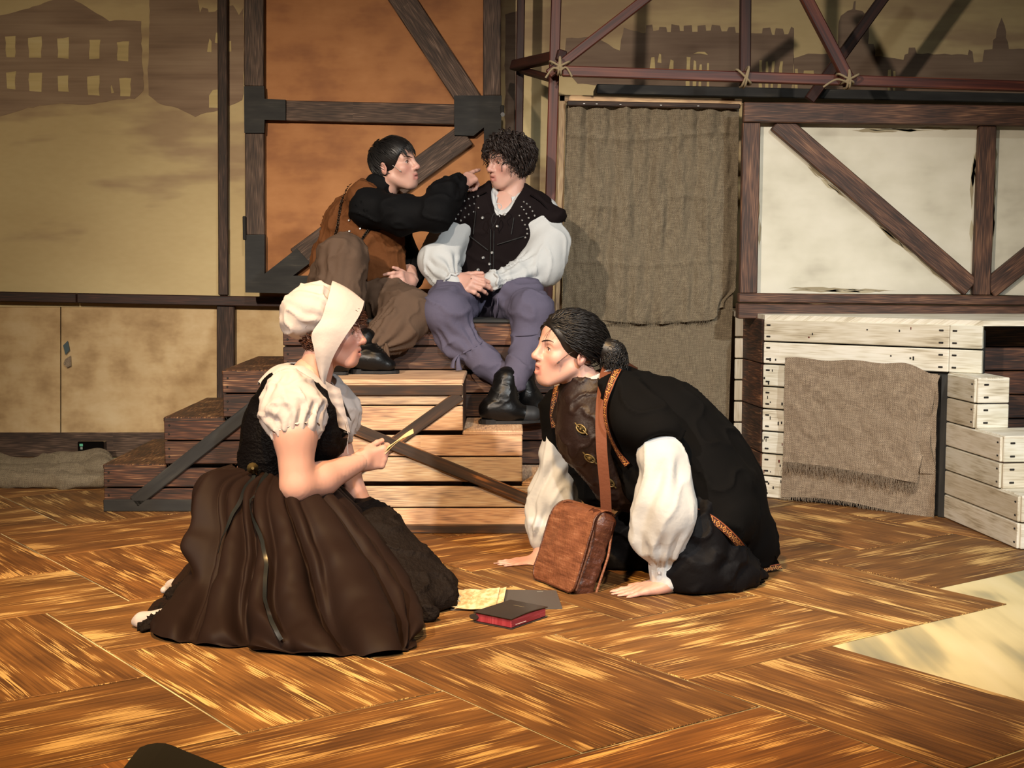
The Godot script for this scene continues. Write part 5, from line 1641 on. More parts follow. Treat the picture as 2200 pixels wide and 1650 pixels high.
	for c in [[[455, 500], [405, 560], [360, 660], [335, 760], [315, 880], [285, 980], [268, 1015]], [[575, 868], [545, 910], [505, 970], [480, 1030]], [[830, 870], [760, 1000]]]:
		var ctrl := []
		for e in c:
			var q := on(v, 640 + e[0] / 3.667, 250 + e[1] / 3.667)
			ctrl.append(q + grad(v, q) * 0.004)
		var path := spline(ctrl, 7)
		var ch := Buf.new()
		for k in path.size() - 1:
			var d: Vector3 = (path[k + 1] - path[k]).normalized()
			var gn := grad(v, path[k])
			var sd := d.cross(gn).normalized()
			var ring := []
			var ax := sd if k % 2 == 0 else (sd * 0.4 + gn * 0.9).normalized()
			for q in 11:
				var an := TAU * q / 10.0
				ring.append(path[k] + gn * 0.002 + d * cos(an) * 0.0062 + ax * sin(an) * 0.0042)
			ch.add(tube_buf(ring, range(11).map(func(_q): return 0.0015), 5))
		put("chain", ch.mesh(), plain(Color(0.16, 0.14, 0.12), 0.35, 0.8), p).set_meta("kind", "stuff")
	for e in [[438, 958], [490, 885], [405, 905], [402, 820]]:
		var q := on(v, 640 + e[0] / 3.667, 250 + e[1] / 3.667)
		put("stud", tube_buf([Vector3(0, 0, -0.002), Vector3(0, 0, 0.003)], [0.005, 0.003], 8).mesh(), M.silver, p, frame(q, grad(v, q), Vector3.UP))
	# trousers
	var t := Sdf.new(); t.cell = 0.0075
	trousers(t, hipR, hipL, [[[hipR, W(722, 602, 5.50), knR], [0.105, 0.098, 0.086]], [[hipL, W(838, 655, 5.50), knL], [0.100, 0.098, 0.092]]])
	limb(t, [knR, W(730, 640, 5.28), W(728, 745, 5.18)], [0.086, 0.085, 0.058], 0.05)
	limb(t, [knL, W(850, 710, 5.25), W(800, 742, 5.17)], [0.092, 0.078, 0.050], 0.05)
	t.disp = func(q: Vector3, _n: Vector3) -> float:
		return gathers(q, knL, anL, 12.0, 0.005, 0.45, 1.0) + gathers(q, hipR, knR, 8.0, 0.003, 0.5, 1.0) + gathers(q, knR, anR, 8.0, 0.003, 0.0, 0.8) + wrinkle(q, Vector3(7, 6, 7), 0.005)
	garment("trousers", t, M.tan_pants, p)
	var tie := spline([W(829, 738, 5.14), W(833, 755, 5.13), W(834, 775, 5.13)], 4)
	put("knee_tie", tube_buf(tie, range(tie.size()).map(func(k): return 0.005 + 0.0006 * k), 6, 0.5).mesh(), M.tan_pants, p)
	tie = spline([W(829, 738, 5.14), W(826, 755, 5.13), W(828, 778, 5.13)], 4)
	put("knee_tie", tube_buf(tie, range(tie.size()).map(func(k): return 0.004 + 0.0006 * k), 6, 0.5).mesh(), M.tan_pants, p)
	var g := 3.0 * R
	boot(p, W(783, 762, 5.14), F(752, 803, g), F(856, 803, g), W(785, 735, 5.16), 0.92, true)
	boot(p, W(716, 775, 5.14), F(690, 803, g), F(745, 806, g), W(722, 735, 5.17), 0.92, false)
func cr(p0: Vector3, p1: Vector3, p2: Vector3, p3: Vector3, t: float) -> Vector3:
	return 0.5 * ((2.0 * p1) + (p2 - p0) * t + (2.0 * p0 - 5.0 * p1 + 4.0 * p2 - p3) * t * t + (3.0 * p1 - p0 - 3.0 * p2 + p3) * t * t * t)

func ring_pt(r: Array, u: float) -> Vector3:
	var n := r.size()
	var x := fposmod(u, 1.0) * n
	var i := int(x) % n
	return cr(r[(i + n - 1) % n], r[i], r[(i + 1) % n], r[(i + 2) % n], x - int(x))

func loft_pt(rings: Array, u: float, v: float) -> Vector3:
	var m := rings.size() - 1
	var x := clampf(v, 0.0, 0.9999) * m
	var i := int(x)
	return cr(ring_pt(rings[maxi(i - 1, 0)], u), ring_pt(rings[i], u), ring_pt(rings[i + 1], u), ring_pt(rings[mini(i + 2, m)], u), x - i)

func closed_loft(nu: int, nv: int, f: Callable) -> Buf:
	var b := Buf.new()
	for y in nv + 1:
		for x in nu + 1:
			b.v.append(f.call(float(x % nu) / nu, float(y) / nv))
	b.n.resize(b.v.size())
	for y in nv:
		for x in nu:
			var k := y * (nu + 1) + x
			b.i.append_array([k, k + 1, k + nu + 1, k + 1, k + nu + 2, k + nu + 1])
	for q in range(0, b.i.size(), 3):
		var c := (b.v[b.i[q + 2]] - b.v[b.i[q]]).cross(b.v[b.i[q + 1]] - b.v[b.i[q]])
		for e in 3: b.n[b.i[q + e]] += c
	for y in nv + 1:
		var s := b.n[y * (nu + 1)] + b.n[y * (nu + 1) + nu]
		b.n[y * (nu + 1)] = s; b.n[y * (nu + 1) + nu] = s
	for q in b.n.size(): b.n[q] = b.n[q].normalized()
	return b

func build_girl() -> void:
	var p := person("person in a white bonnet and long brown skirt kneeling and holding a letter", Vector3.ZERO)
	var z := 4.0
	var neck := W(668, 806, z)
	var chest := W(640, 895, z)
	var waist := W(580, 1000, z)
	var pelvis := W(560, 1070, z)
	var shR := W(622, 850, 3.87); var elR := W(638, 1040, 3.80); var wrR := W(772, 992, 3.95)
	var shL := W(700, 855, 4.14); var elL := W(742, 1010, 4.22); var wrL := W(802, 1132, 4.20)
	var h := 0.82
	var xf := frame(W(714, 718, z), Vector3(0.99, 0.05, 0.10), Vector3(0, 1, 0))
	var head := head_field(xf, h, 0.004, 1.0)
	head.xf = Transform3D()
	head.cap(neck + Vector3(-0.01, -0.05, 0), xf * (Vector3(0, -0.05, -0.036) * h), 0.056, 0.044, 0.02)
	var base_paint = head.paint
	head.paint = func(q: Vector3, n: Vector3) -> Color: return base_paint.call(q, n).lerp(SKIN_RED, 0.22)
	var body := Sdf.new(); body.cell = 0.009
	body.paint = func(q: Vector3, _n: Vector3) -> Color: return SKIN.lerp(SKIN_RED, 0.10)
	limb(body, [pelvis, waist, chest, neck], [0.09, 0.075, 0.085, 0.055], 0.05)
	body.cap(shR, shL, 0.045, 0.045, 0.05)
	limb(body, [shR, W(634, 930, 3.82), elR], [0.050, 0.053, 0.046], 0.04)
	limb(body, [elR + Vector3(0.003, -0.006, 0), W(690, 1030, 3.86), wrR], [0.044, 0.046, 0.027], 0.02)
	limb(body, [shL, elL, wrL], [0.045, 0.038, 0.024], 0.03)
	var hR := Sdf.new(); hand_paint(hR)
	hand(hR, wrR, W(822, 982, 3.99) - wrR, Vector3(0.05, -0.10, 1.0), true, [[0.75, 1.0, 0.5, 0.0], [0.9, 1.1, 0.6, 0.0], [1.0, 1.2, 0.6, 0.0], [1.1, 1.2, 0.6, 0.0]], 0.90, [0.35, 0.75, 0.15, 0.35], elR)
	var hL := Sdf.new(); hand_paint(hL)
	hand(hL, wrL, Vector3(0.6, -0.5, 0.1), Vector3(0.5, 0.7, 0.3), false, [[0.3, 0.4, 0.2], [0.3, 0.4, 0.2], [0.3, 0.4, 0.2], [0.3, 0.4, 0.2]], 0.88)
	finish_body(p, [body, head, hR, hL])
	eye_pair(p, xf, h, Vector3(0.0, -0.1, 1), Color(0.10, 0.08, 0.04))
	brows(p, head, xf, h, M.auburn)
	# hair at the brow and the nape
	garment("hair", hair_cap(xf, h, 1.0, 0.012, 0.12), M.auburn, p)
	hair_locks("fringe_curls", p, xf, h, M.auburn, {"count": 150, "length": 0.042, "lift": 0.022, "curl": 0.008, "turns": 2.6, "thick": 0.0024, "gravity": 0.3, "forward": 0.9, "steps": 14, "mess": 1.3, "fit": 1.0,
		"where": func(d: Vector3) -> bool: return d.z > 0.62 and d.y > 0.26 and d.y < 0.72 and absf(d.x) < 0.6})
	hair_locks("nape_curls", p, xf, h, M.auburn, {"count": 150, "length": 0.055, "lift": 0.012, "curl": 0.007, "turns": 2.2, "thick": 0.0026, "gravity": 1.1, "steps": 12, "mess": 0.9, "fit": 1.03,
		"where": func(d: Vector3) -> bool: return d.z < -0.25 and d.y < -0.15 and d.y > -0.75})
	# bonnet: gathered crown, smooth brim ending in a point below the chin
	var cb := Sdf.new(); cb.cell = 0.005
	var cc := W(664, 668, z)
	cb.ell(cc, Vector3(0.080, 0.074, 0.088), Basis(Vector3(0, 0, 1), 0.45), 0.02)
	cb.ell(W(686, 659, z), Vector3(0.054, 0.060, 0.080), Basis(Vector3(0, 0, 1), 0.3), 0.03)
	cb.ell(W(642, 700, z), Vector3(0.040, 0.036, 0.070), Basis(), 0.03)
	var seam := W(715, 640, z)
	cb.disp = func(q: Vector3, _n: Vector3) -> float:
		var o := q - cc
		var an := atan2(o.z, o.y * 0.9 + o.x * 0.4)
		var near := smooth(0.14, 0.02, q.distance_to(seam) - 0.02)
		return 0.0045 * sin(an * 15.0 + 2.0 * wr.get_noise_3d(q.x * 12, q.y * 12, q.z * 12)) * near + wrinkle(q, Vector3(7, 10, 7), 0.0045)
	garment("bonnet_crown", cb, M.cream_cloth, p)
	var back := [[694, 826, 3.95], [684, 792, 3.93], [675, 748, 3.916], [670, 718, 3.912], [690, 686, 3.915], [702, 650, 3.925], [710, 622, 3.955], [714, 604, 4.0]]
	var front := [[697, 829, 3.95], [704, 800, 3.935], [718, 762, 3.920], [742, 722, 3.918], [759, 698, 3.93], [771, 679, 3.95], [779, 661, 3.975], [782, 648, 4.0]]
	var bp := []; var fp := []
	for k in 8:
		bp.append(W(back[k][0], back[k][1], back[k][2])); fp.append(W(front[k][0], front[k][1], front[k][2]))
	for k in range(6, -1, -1):
		bp.append(Vector3(bp[k].x, bp[k].y, -8.0 - bp[k].z)); fp.append(Vector3(fp[k].x, fp[k].y, -8.0 - fp[k].z))
	var bs := spline(bp, 6); var fs := spline(fp, 6)
	var brim := func(u: float, v: float) -> Vector3:
		var i := clampi(int(round(u * (bs.size() - 1))), 0, bs.size() - 1)
		var m: Vector3 = bs[i].lerp(fs[i], v)
		var out := Vector3(0, 0.3, (1.0 if m.z > -4.0 else -1.0)) * absf(m.z + 4.0) * 0.06 + Vector3(0, 0.006, 0.006 * signf(m.z + 4.0))
		return m + out * sin(v * PI) + Vector3(0, 0, 0.002 * sin(u * 60.0) * (1.0 - v))
	put("bonnet_brim", sheet_buf(bs.size() - 1, 14, brim, 0.003).mesh(), M.cream_cloth, p)
	# bodice
	var b := Sdf.new(); b.cell = 0.006
	limb(b, [W(585, 1005, z), W(605, 950, z), W(640, 885, z)], [0.098, 0.105, 0.110], 0.05)
	b.cap(W(690, 930, 3.96), W(672, 905, 3.98), 0.070, 0.078, 0.04)
	b.cap(W(640, 985, 3.99), W(680, 945, 3.98), 0.075, 0.070, 0.05)
	b.cap(W(600, 840, 3.93), W(575, 900, 3.97), 0.052, 0.06, 0.05)
	b.cap(W(655, 830, 3.9), W(690, 880, 3.93), 0.03, 0.05, 0.04)
	b.cap(neck + Vector3(0.03, 0.05, 0), neck + Vector3(0.05, -0.02, 0), 0.075, 0.06, 0.01, 1)
	b.disp = func(q: Vector3, _n: Vector3) -> float: return wrinkle(q, Vector3(5, 9, 5), 0.0025)
	garment("bodice", b, M.velvet, p)
	# kerchief round the neck and down the front
	var kr := func(u: float, v: float) -> Vector3:
		var an := lerpf(-2.7, 2.7, u)            # 0 at the back of the neck
		var dirn := Vector3(-cos(an), 0, sin(an))
		var fr := smooth(1.2, 2.7, absf(an))
		var inner := neck + dirn * 0.062 + Vector3(0, 0.030 - 0.055 * fr, 0)
		var outer := neck + Vector3(-0.012, 0, 0) + dirn * (0.135 - 0.035 * fr) + Vector3(0.03 * fr, -0.020 - 0.115 * fr, 0)
		var m := inner.lerp(outer, v)
		m.y += 0.018 * sin(v * PI) * (1.0 - fr * 0.5) + 0.004 * sin(u * 70.0) * v * v + 0.003 * sin(u * 23.0) * v
		return m
	put("kerchief", sheet_buf(90, 14, kr, 0.004).mesh(), M.cream_cloth, p)
	# lace front hanging over the bodice
	var lf := func(u: float, v: float) -> Vector3:
		var q := W(lerpf(700, 730, u) + 22 * v, lerpf(835, 930, v) - 16 * (1.0 - u), 3.895 - 0.012 * sin(u * PI) + 0.03 * v)
		return q + Vector3(0, 0, 0.0008 * sin(v * 30.0 + u * 4.0))
	put("lace_front", sheet_buf(10, 30, lf, 0.003).mesh(), M.cream_cloth, p)
	put("lace_tie", tube_buf(spline([W(742, 905, 3.91), W(748, 935, 3.91), W(746, 955, 3.91), W(748, 975, 3.92)], 5), range(16).map(func(_k): return 0.0028), 5, 0.5).mesh(), M.cream_cloth, p)
	# puffed sleeves with a frilled band
	for far in 2:
		var s := Sdf.new(); s.cell = 0.0055 if far == 0 else 0.009
		var a0: Vector3 = shR if far == 0 else shL
		var a1: Vector3 = W(636, 915, 3.83) if far == 0 else W(715, 920, 4.18)
		s.cap(a0 + Vector3(0, 0.01, 0), a0.lerp(a1, 0.55), 0.062, 0.086, 0.05)
		s.cap(a0.lerp(a1, 0.5), a1, 0.086, 0.060, 0.04)
		s.disp = func(q: Vector3, _n: Vector3) -> float:
			return gathers(q, a0, a1, 13.0, 0.0050, 0.75, 1.3) + gathers(q, a0, a1, 8.0, 0.0035, -0.3, 0.3, 1.0) + wrinkle(q, Vector3(9, 10, 9), 0.0040)
		garment("puff_sleeve", s, M.cream_cloth, p)
		var ax := (a1 - a0).normalized()
		var s1 := ax.cross(Vector3(0, 0, 1)).normalized(); var s2 := ax.cross(s1)
		var fr := func(u: float, v: float) -> Vector3:
			var an := TAU * u
			var r := 0.058 + 0.008 * v + 0.0035 * sin(an * 17.0) * v
			return a1 + ax * (0.004 + 0.016 * v + 0.004 * sin(an * 17.0 + 1.0) * v) + (s1 * cos(an) + s2 * sin(an)) * r
		put("sleeve_frill", sheet_buf(102, 4, fr, 0.002).mesh(), M.cream_cloth, p)
	# skirt
	var rings := []
	for r in [
		[[688, 1010, 4.0], [668, 1018, 3.92], [610, 1022, 3.885], [550, 1016, 3.90], [512, 1008, 3.95], [501, 1002, 4.0], [512, 998, 4.05], [600, 992, 4.10], [660, 996, 4.08], [685, 1002, 4.04]],
		[[738, 1064, 4.02], [716, 1075, 3.83], [610, 1078, 3.74], [505, 1060, 3.78], [450, 1036, 3.87], [434, 1034, 4.0], [450, 1030, 4.10], [590, 1030, 4.22], [690, 1040, 4.20], [730, 1050, 4.12]],
		[[805, 1145, 4.05], [800, 1190, 3.72], [640, 1195, 3.60], [505, 1180, 3.64], [444, 1150, 3.80], [430, 1110, 4.0], [445, 1100, 4.12], [600, 1100, 4.30], [740, 1110, 4.28], [800, 1135, 4.18]],
		[[862, 1240, 3.92], [858, 1300, 3.56], [650, 1300, 3.49], [480, 1290, 3.52], [420, 1238, 3.74], [446, 1192, 3.98], [452, 1182, 4.12], [600, 1165, 4.34], [760, 1160, 4.32], [840, 1200, 4.15]]]:
		var o := []
		for q in r: o.append(W(q[0], q[1], q[2]))
		rings.append(o)
	var hem := []
	for q in [[882, 1350], [868, 1400], [700, 1408], [470, 1388], [330, 1364], [352, 1296], [405, 1245], [600, 1185], [780, 1170], [850, 1205]]: hem.append(F(q[0], q[1], 0.006))
	var low := []
	for k in 10: low.append((rings[3][k] as Vector3).lerp(hem[k], 0.80) * Vector3(1, 0, 1) + Vector3(0, 0.030, 0))
	rings.append(low)
	rings.append(hem)
	var fr2 := RandomNumberGenerator.new(); fr2.seed = 5
	var ridges := []
	for k in 10: ridges.append([0.52 + k * 0.05 + fr2.randf() * 0.02, (fr2.randf() - 0.5) * 0.05, 0.010 + fr2.randf() * 0.010, 0.5 + fr2.randf() * 0.8])
	ridges.append_array([[0.045, -0.03, 0.010, 0.9], [0.085, -0.01, 0.013, 0.8], [0.125, -0.03, 0.009, 1.0], [0.165, 0.01, 0.014, 0.8], [0.200, -0.03, 0.008, 1.1], [0.232, 0.0, 0.012, 0.7], [0.258, 0.02, 0.008, 1.0], [0.287, -0.01, 0.012, 0.8], [0.318, 0.02, 0.009, 1.0], [0.345, 0.0, 0.008, 0.7], [0.425, 0.0, 0.016, 0.5], [0.475, 0.0, 0.012, 0.7]])
	var skirt_f := func(u: float, v: float) -> Vector3:
		var q := loft_pt(rings, u, v)
		var e := loft_pt(rings, u + 0.004, v) - loft_pt(rings, u - 0.004, v)
		var w := loft_pt(rings, u, minf(v + 0.02, 1.0)) - loft_pt(rings, u, maxf(v - 0.02, 0.0))
		var n := w.cross(e).normalized()
		var s := -0.55
		for r in ridges:
			var d := fposmod(u - r[0] - r[1] * v + 0.5, 1.0) - 0.5
			s += r[3] * exp(-maxf(absf(d) - 0.0015, 0.0) / (r[2] * (0.45 + 0.5 * v)))
		s -= 1.1 * exp(-pow((u - 0.375) / 0.016, 2.0)) * smooth(0.02, 0.2, v) * (1.0 - smooth(0.45, 0.6, v))
		s += 0.9 * exp(-pow((u - 0.435) / 0.030, 2.0)) * smooth(0.05, 0.2, v) * (1.0 - smooth(0.36, 0.5, v))
		var amp := lerpf(0.010, 0.050, smooth(0.0, 0.55, v)) * (1.0 - 0.45 * smooth(0.72, 1.0, v))
		q += n * (s * amp + 0.010 * wr.get_noise_3d(q.x * 7.0, q.y * 9.0, q.z * 7.0) * smooth(0.1, 0.4, v))
		# swags where the cloth breaks on the floor
		q += n * 0.016 * sin(v * 17.0 + 5.0 * sin(u * 25.0)) * smooth(0.55, 0.8, v) * (1.0 - smooth(0.92, 1.0, v)) * maxf(0.0, sin(u * 31.0))
		q.y = maxf(q.y, 0.004)
		return q
	var skirt := put("skirt", closed_loft(400, 84, skirt_f).mesh(), M.skirt, p)
	# darker petticoats showing in front and at the hem behind
	var pc := Sdf.new(); pc.cell = 0.007
	pc.cap(W(764, 1122, 4.12), F(948, 1268, 0.034), 0.072, 0.038, 0.10)
	pc.cap(W(775, 1185, 3.97), F(918, 1316, 0.022), 0.085, 0.026, 0.10)
	pc.cap(W(790, 1160, 4.04), F(945, 1290, 0.026), 0.080, 0.030, 0.10)
	pc.rbox(Vector3(-0.3, -0.098, -4.0), Vector3(1, 0.1, 1), 0.0, Basis(), 0.01, 1)
	pc.disp = func(q: Vector3, _n: Vector3) -> float: return wrinkle(q, Vector3(4, 6, 6), 0.009)
	garment("petticoat", pc, M.petticoat, p)
	var ruf := Sdf.new(); ruf.cell = 0.006
	limb(ruf, [F(430, 1310, 0.035), F(350, 1338, 0.016), F(312, 1350, 0.009)], [0.040, 0.024, 0.010], 0.05)
	limb(ruf, [F(440, 1270, 0.045), F(395, 1290, 0.035), F(345, 1325, 0.012)], [0.045, 0.034, 0.014], 0.05)
	ruf.rbox(Vector3(-0.8, -0.099, -3.8), Vector3(1, 0.1, 1), 0.0, Basis(), 0.01, 1)
	ruf.disp = func(q: Vector3, _n: Vector3) -> float: return wrinkle(q, Vector3(9, 12, 9), 0.010)
	garment("petticoat", ruf, M.petticoat, p)
	var rf := func(u: float, v: float) -> Vector3:
		var a := F(lerpf(388, 292, u), lerpf(1280, 1350, u) - 10.0 * sin(u * PI), lerpf(0.045, 0.010, u))
		return a + Vector3(0.035 * (1.0 - v), 0.012 * (1.0 - v) + 0.010 * sin(u * 55.0) * v, 0.010 * cos(u * 47.0) * v)
	put("ruffle", sheet_buf(80, 6, rf, 0.002).mesh(), M.petticoat, p)
	# feet in white socks
	for ft in [[F(372, 1262, 0.035), F(352, 1268, 0.052), F(430, 1262, 0.04)], [F(304, 1334, 0.018), F(292, 1336, 0.014), F(370, 1322, 0.03)]]:
		var s := Sdf.new(); s.cell = 0.004
		s.cap(ft[2], ft[0], 0.024, 0.019, 0.02); s.cap(ft[0], ft[1], 0.019, 0.010, 0.02)
		s.rbox(Vector3(-0.9, -0.099, -3.8), Vector3(1, 0.1, 1), 0.0, Basis(), 0.01, 1)
		garment("sock", s, M.cream_cloth, p)
	# ribbon and brooch at the waist
	for e in [[0.262, 0.235, 0.80], [0.275, 0.31, 0.42]]:
		var pts := []; var ns := []
		for k in 30:
			var t := k / 29.0
			var u := lerpf(e[0], e[1], t) + 0.004 * sin(t * 9.0)
			var v: float = 0.02 + t * e[2]
			var q: Vector3 = skirt_f.call(u, v)
			var n: Vector3 = (skirt_f.call(u, v + 0.015) - q).cross(skirt_f.call(u + 0.006, v) - q).normalized()
			if n.z < 0: n = -n
			pts.append(q + n * 0.010); ns.append(n)
		strip("ribbon", pts, ns, 0.010, 0.0015, plain(Color(0.12, 0.13, 0.13), 0.3), p)
	put("brooch", tube_buf([W(543, 1006, 3.86), W(543, 1006, 3.853), W(543, 1006, 3.848)], [0.016, 0.014, 0.004], 12).mesh(), M.brass, p)
	put("toggle", tube_buf([W(739, 936, 3.89), W(742, 934, 3.885), W(745, 932, 3.88)], [0.008, 0.010, 0.004], 10).mesh(), plain(Color(0.03, 0.03, 0.03), 0.15), p)
func trim_material() -> StandardMaterial3D:
	var w := 64
	var im := Image.create(w, w, false, Image.FORMAT_RGB8)
	for y in w:
		for x in w:
			var fx := (x + 0.5) / w - 0.5
			var fy := (y + 0.5) / w - 0.5
			var c := Color("#3a1a12")
			var dm := absf(fx) + absf(fy) * 0.95
			if dm < 0.34 and dm > 0.22: c = Color("#c08a4a")
			elif dm < 0.10: c = Color("#b86a3a")
			elif absf(fy) > 0.36 and absf(fy) < 0.44: c = Color("#a4572c")
			elif absf(fx) > 0.42 and absf(fy) < 0.2: c = Color("#b07a40")
			im.set_pixel(x, y, c)
	im.generate_mipmaps()
	var m := std(ImageTexture.create_from_image(im), Vector3(42, 42, 1), 0.6)
	return m

func build_robed_man() -> void:
	var p := person("person in a black sleeveless robe leaning forward on hands and knees", Vector3.ZERO)
	var z := 4.2
	var neck := W(1270, 838, z)
	var chest := W(1310, 940, z)
	var pelvis := W(1515, 1090, 4.24)
	var shL := W(1400, 905, 4.03); var elL := W(1438, 1070, 3.95); var wrL := W(1432, 1242, 3.99)
	var shR := W(1200, 905, 4.40); var elR := W(1190, 1050, 4.43); var wrR := W(1160, 1203, 4.40)
	var h := 0.925
	var xf := frame(W(1217, 755, 4.18), Vector3(-0.90, 0.16, 0.40), Vector3(0.10, 1, 0.05))
	var head := head_field(xf, h, 0.013, 0.0)
	head.xf = Transform3D()
	head.cap(neck + Vector3(0.01, -0.04, 0), xf * (Vector3(0, -0.052, -0.038) * h), 0.060, 0.050, 0.02)
	var body := Sdf.new(); body.cell = 0.016; skin_paint(body)
	limb(body, [pelvis, W(1420, 1030, 4.22), chest, neck], [0.10, 0.09, 0.09, 0.06], 0.05)
	body.cap(shL, shR, 0.045, 0.045, 0.05)
	limb(body, [shL, elL, wrL], [0.045, 0.04, 0.027]); limb(body, [shR, elR, wrR], [0.045, 0.04, 0.027])
	limb(body, [W(1510, 1110, 4.15), W(1478, 1215, 4.05), W(1610, 1245, 4.12)], [0.07, 0.045, 0.035])
	limb(body, [W(1500, 1110, 4.32), W(1330, 1200, 4.42), W(1480, 1215, 4.4)], [0.07, 0.045, 0.035])
	var hL := Sdf.new(); hand_paint(hL)
	hand(hL, W(1436, 1250, 3.985), W(1366, 1270, 3.960) - W(1436, 1250, 3.985), Vector3(0, 1, 0.05), false, [[-0.05, 0.12, 0.08, 0.16], [-0.05, 0.12, 0.08, 0.04], [-0.05, 0.12, 0.08, -0.05], [-0.05, 0.12, 0.08, -0.16]], 1.02, [0.05, 0.2, 0.0, 0.75], elL)
	hL.rbox(Vector3(0.4, -0.099, -4.0), Vector3(1, 0.1, 1), 0.0, Basis(), 0.004, 1)
	var hR := Sdf.new(); hand_paint(hR)
	hand(hR, W(1164, 1203, 4.39), W(1094, 1213, 4.36) - W(1164, 1203, 4.39), Vector3(0, 1, 0.05), true, [[-0.05, 0.12, 0.08, 0.2], [-0.05, 0.12, 0.08, 0.06], [-0.05, 0.12, 0.08, -0.05], [-0.05, 0.12, 0.08, -0.16]], 1.0, [0.05, 0.2, 0.0, 0.75], elR)
	hR.rbox(Vector3(0.1, -0.099, -4.4), Vector3(1, 0.1, 1), 0.0, Basis(), 0.004, 1)
	finish_body(p, [body, head, hL, hR])
	eye_pair(p, xf, h, Vector3(-0.05, 0.02, 1), Color(0.08, 0.06, 0.05))
	brows(p, head, xf, h, M.black_hair, 0.0005)
	microphone(p, head, xf, h, 1.0, plain(Color(0.22, 0.15, 0.13), 0.4))
	# hair drawn back to a curly knot
	garment("hair", hair_cap(xf, h, 0.985, -0.004, 0.094), M.black_hair, p)
	var fl := func(d: Vector3, t: float) -> Vector3: return Vector3(-d.x * 0.2, -0.35 - 0.25 * t, -1.0)
	hair_locks("strands", p, xf, h, M.black_hair, {"count": 800, "length": 0.125, "lift": 0.005, "curl": 0.0030, "turns": 1.4, "thick": 0.0036, "gravity": 0.3, "mess": 0.25, "fit": 1.05, "steps": 11, "flow": fl,
		"where": func(d: Vector3) -> bool: return (d.y > 0.28 and d.z > -0.4) or (d.z < 0.52 and d.y > -0.12) or (d.z < -0.1 and d.y > -0.4)})
	hair_locks("hairline_strands", p, xf, h, M.black_hair, {"count": 420, "length": 0.075, "lift": 0.004, "curl": 0.0032, "turns": 1.3, "thick": 0.0030, "gravity": 0.3, "mess": 0.3, "fit": 1.035, "steps": 9, "flow": fl,
		"where": func(d: Vector3) -> bool: return (d.z > 0.40 and d.y > 0.34 and d.y < 0.75) or (absf(d.x) > 0.62 and d.z > 0.0 and d.z < 0.62 and d.y > -0.10 and d.y < 0.45)})
	hair_locks("loose_strands", p, xf, h, M.black_hair, {"count": 7, "length": 0.07, "lift": 0.010, "curl": 0.003, "turns": 1.0, "thick": 0.0006, "gravity": 1.2, "mess": 0.6, "fit": 1.05,
		"where": func(d: Vector3) -> bool: return d.z > 0.35 and d.y > 0.30 and d.y < 0.55 and absf(d.x) > 0.35})
	var bun := Sdf.new(); bun.cell = 0.006
	var bc := W(1318, 758, 4.17)
	bun.ell(bc, Vector3(0.032, 0.036, 0.032), Basis(), 0.01); bun.cap(bc, W(1290, 745, 4.18), 0.03, 0.035, 0.02)
	garment("hair_knot", bun, M.black_hair, p)
	var cf := Buf.new()
	for k in 240:
		var d := Vector3(rng.randf() - 0.45, rng.randf() - 0.55, rng.randf() - 0.35).normalized()
		var pts := []
		var ph := rng.randf() * TAU
		var sd := d.cross(Vector3.UP).normalized()
		for q in 12:
			var t := q / 11.0
			pts.append(bc + d * (0.030 + 0.016 * t) + Vector3(0, -0.028 * t * t, 0) + (sd * cos(ph + t * 11.0) + Vector3.UP * sin(ph + t * 11.0)) * 0.008)
		cf.add(tube_buf(pts, range(12).map(func(q): return 0.0026 * (1.0 - q / 13.0)), 5))
	put("knot_curls", cf.mesh(), M.black_hair, p).set_meta("kind", "stuff")
	# white shirt sleeves
	for far in 2:
		var s := Sdf.new(); s.cell = 0.0065
		var c0: Vector3; var c1: Vector3
		if far == 0:
			c0 = W(1420, 1010, 3.96); c1 = W(1427, 1208, 3.985)
			limb(s, [W(1408, 905, 4.03), W(1422, 990, 3.96), W(1432, 1080, 3.94), W(1418, 1142, 3.96), W(1426, 1190, 3.98)], [0.042, 0.060, 0.080, 0.074, 0.042], 0.05)
			s.cap(W(1427, 1215, 3.985), W(1430, 1246, 3.99), 0.041, 0.041, 0.006)
		else:
			c0 = W(1195, 1000, 4.43); c1 = W(1170, 1140, 4.42)
			limb(s, [W(1205, 910, 4.40), W(1203, 990, 4.42), W(1192, 1065, 4.42), W(1176, 1115, 4.42), W(1166, 1160, 4.41)], [0.050, 0.062, 0.070, 0.062, 0.042], 0.05)
		s.disp = func(q: Vector3, _n: Vector3) -> float:
			return gathers(q, c0, c1, 5.0, 0.0075, 0.0, 0.75) + gathers(q, c0, c1, 11.0, 0.0050, 0.75, 0.97, 2.0) + wrinkle(q, Vector3(6, 2.5, 6), 0.0040)
		garment("sleeve", s, M.white_cloth, p)
	put("cuff_button", tube_buf([Vector3(0, 0, 0), Vector3(0, 0, 0.004)], [0.005, 0.004], 8).mesh(), M.cream_cloth, p, Transform3D(Basis(), W(1416, 1230, 3.945)))
	var colr := func(u: float, v: float) -> Vector3:
		var an := lerpf(-2.4, 2.4, u)
		return neck + Vector3(cos(an) * 0.069 + 0.006, 0.005 + 0.050 * v + 0.028 * cos(an) - 0.006 * v, sin(an) * 0.066)
	put("collar", sheet_buf(40, 4, colr, 0.003).mesh(), M.white_cloth, p)
	# brown leather doublet with clasps
	var d := Sdf.new(); d.cell = 0.006
	limb(d, [W(1262, 850, 4.20), W(1285, 930, 4.18), W(1340, 1020, 4.19), W(1420, 1080, 4.22)], [0.086, 0.110, 0.090, 0.07], 0.06)
	d.cap(W(1345, 880, 4.10), W(1235, 890, 4.32), 0.075, 0.070, 0.06)
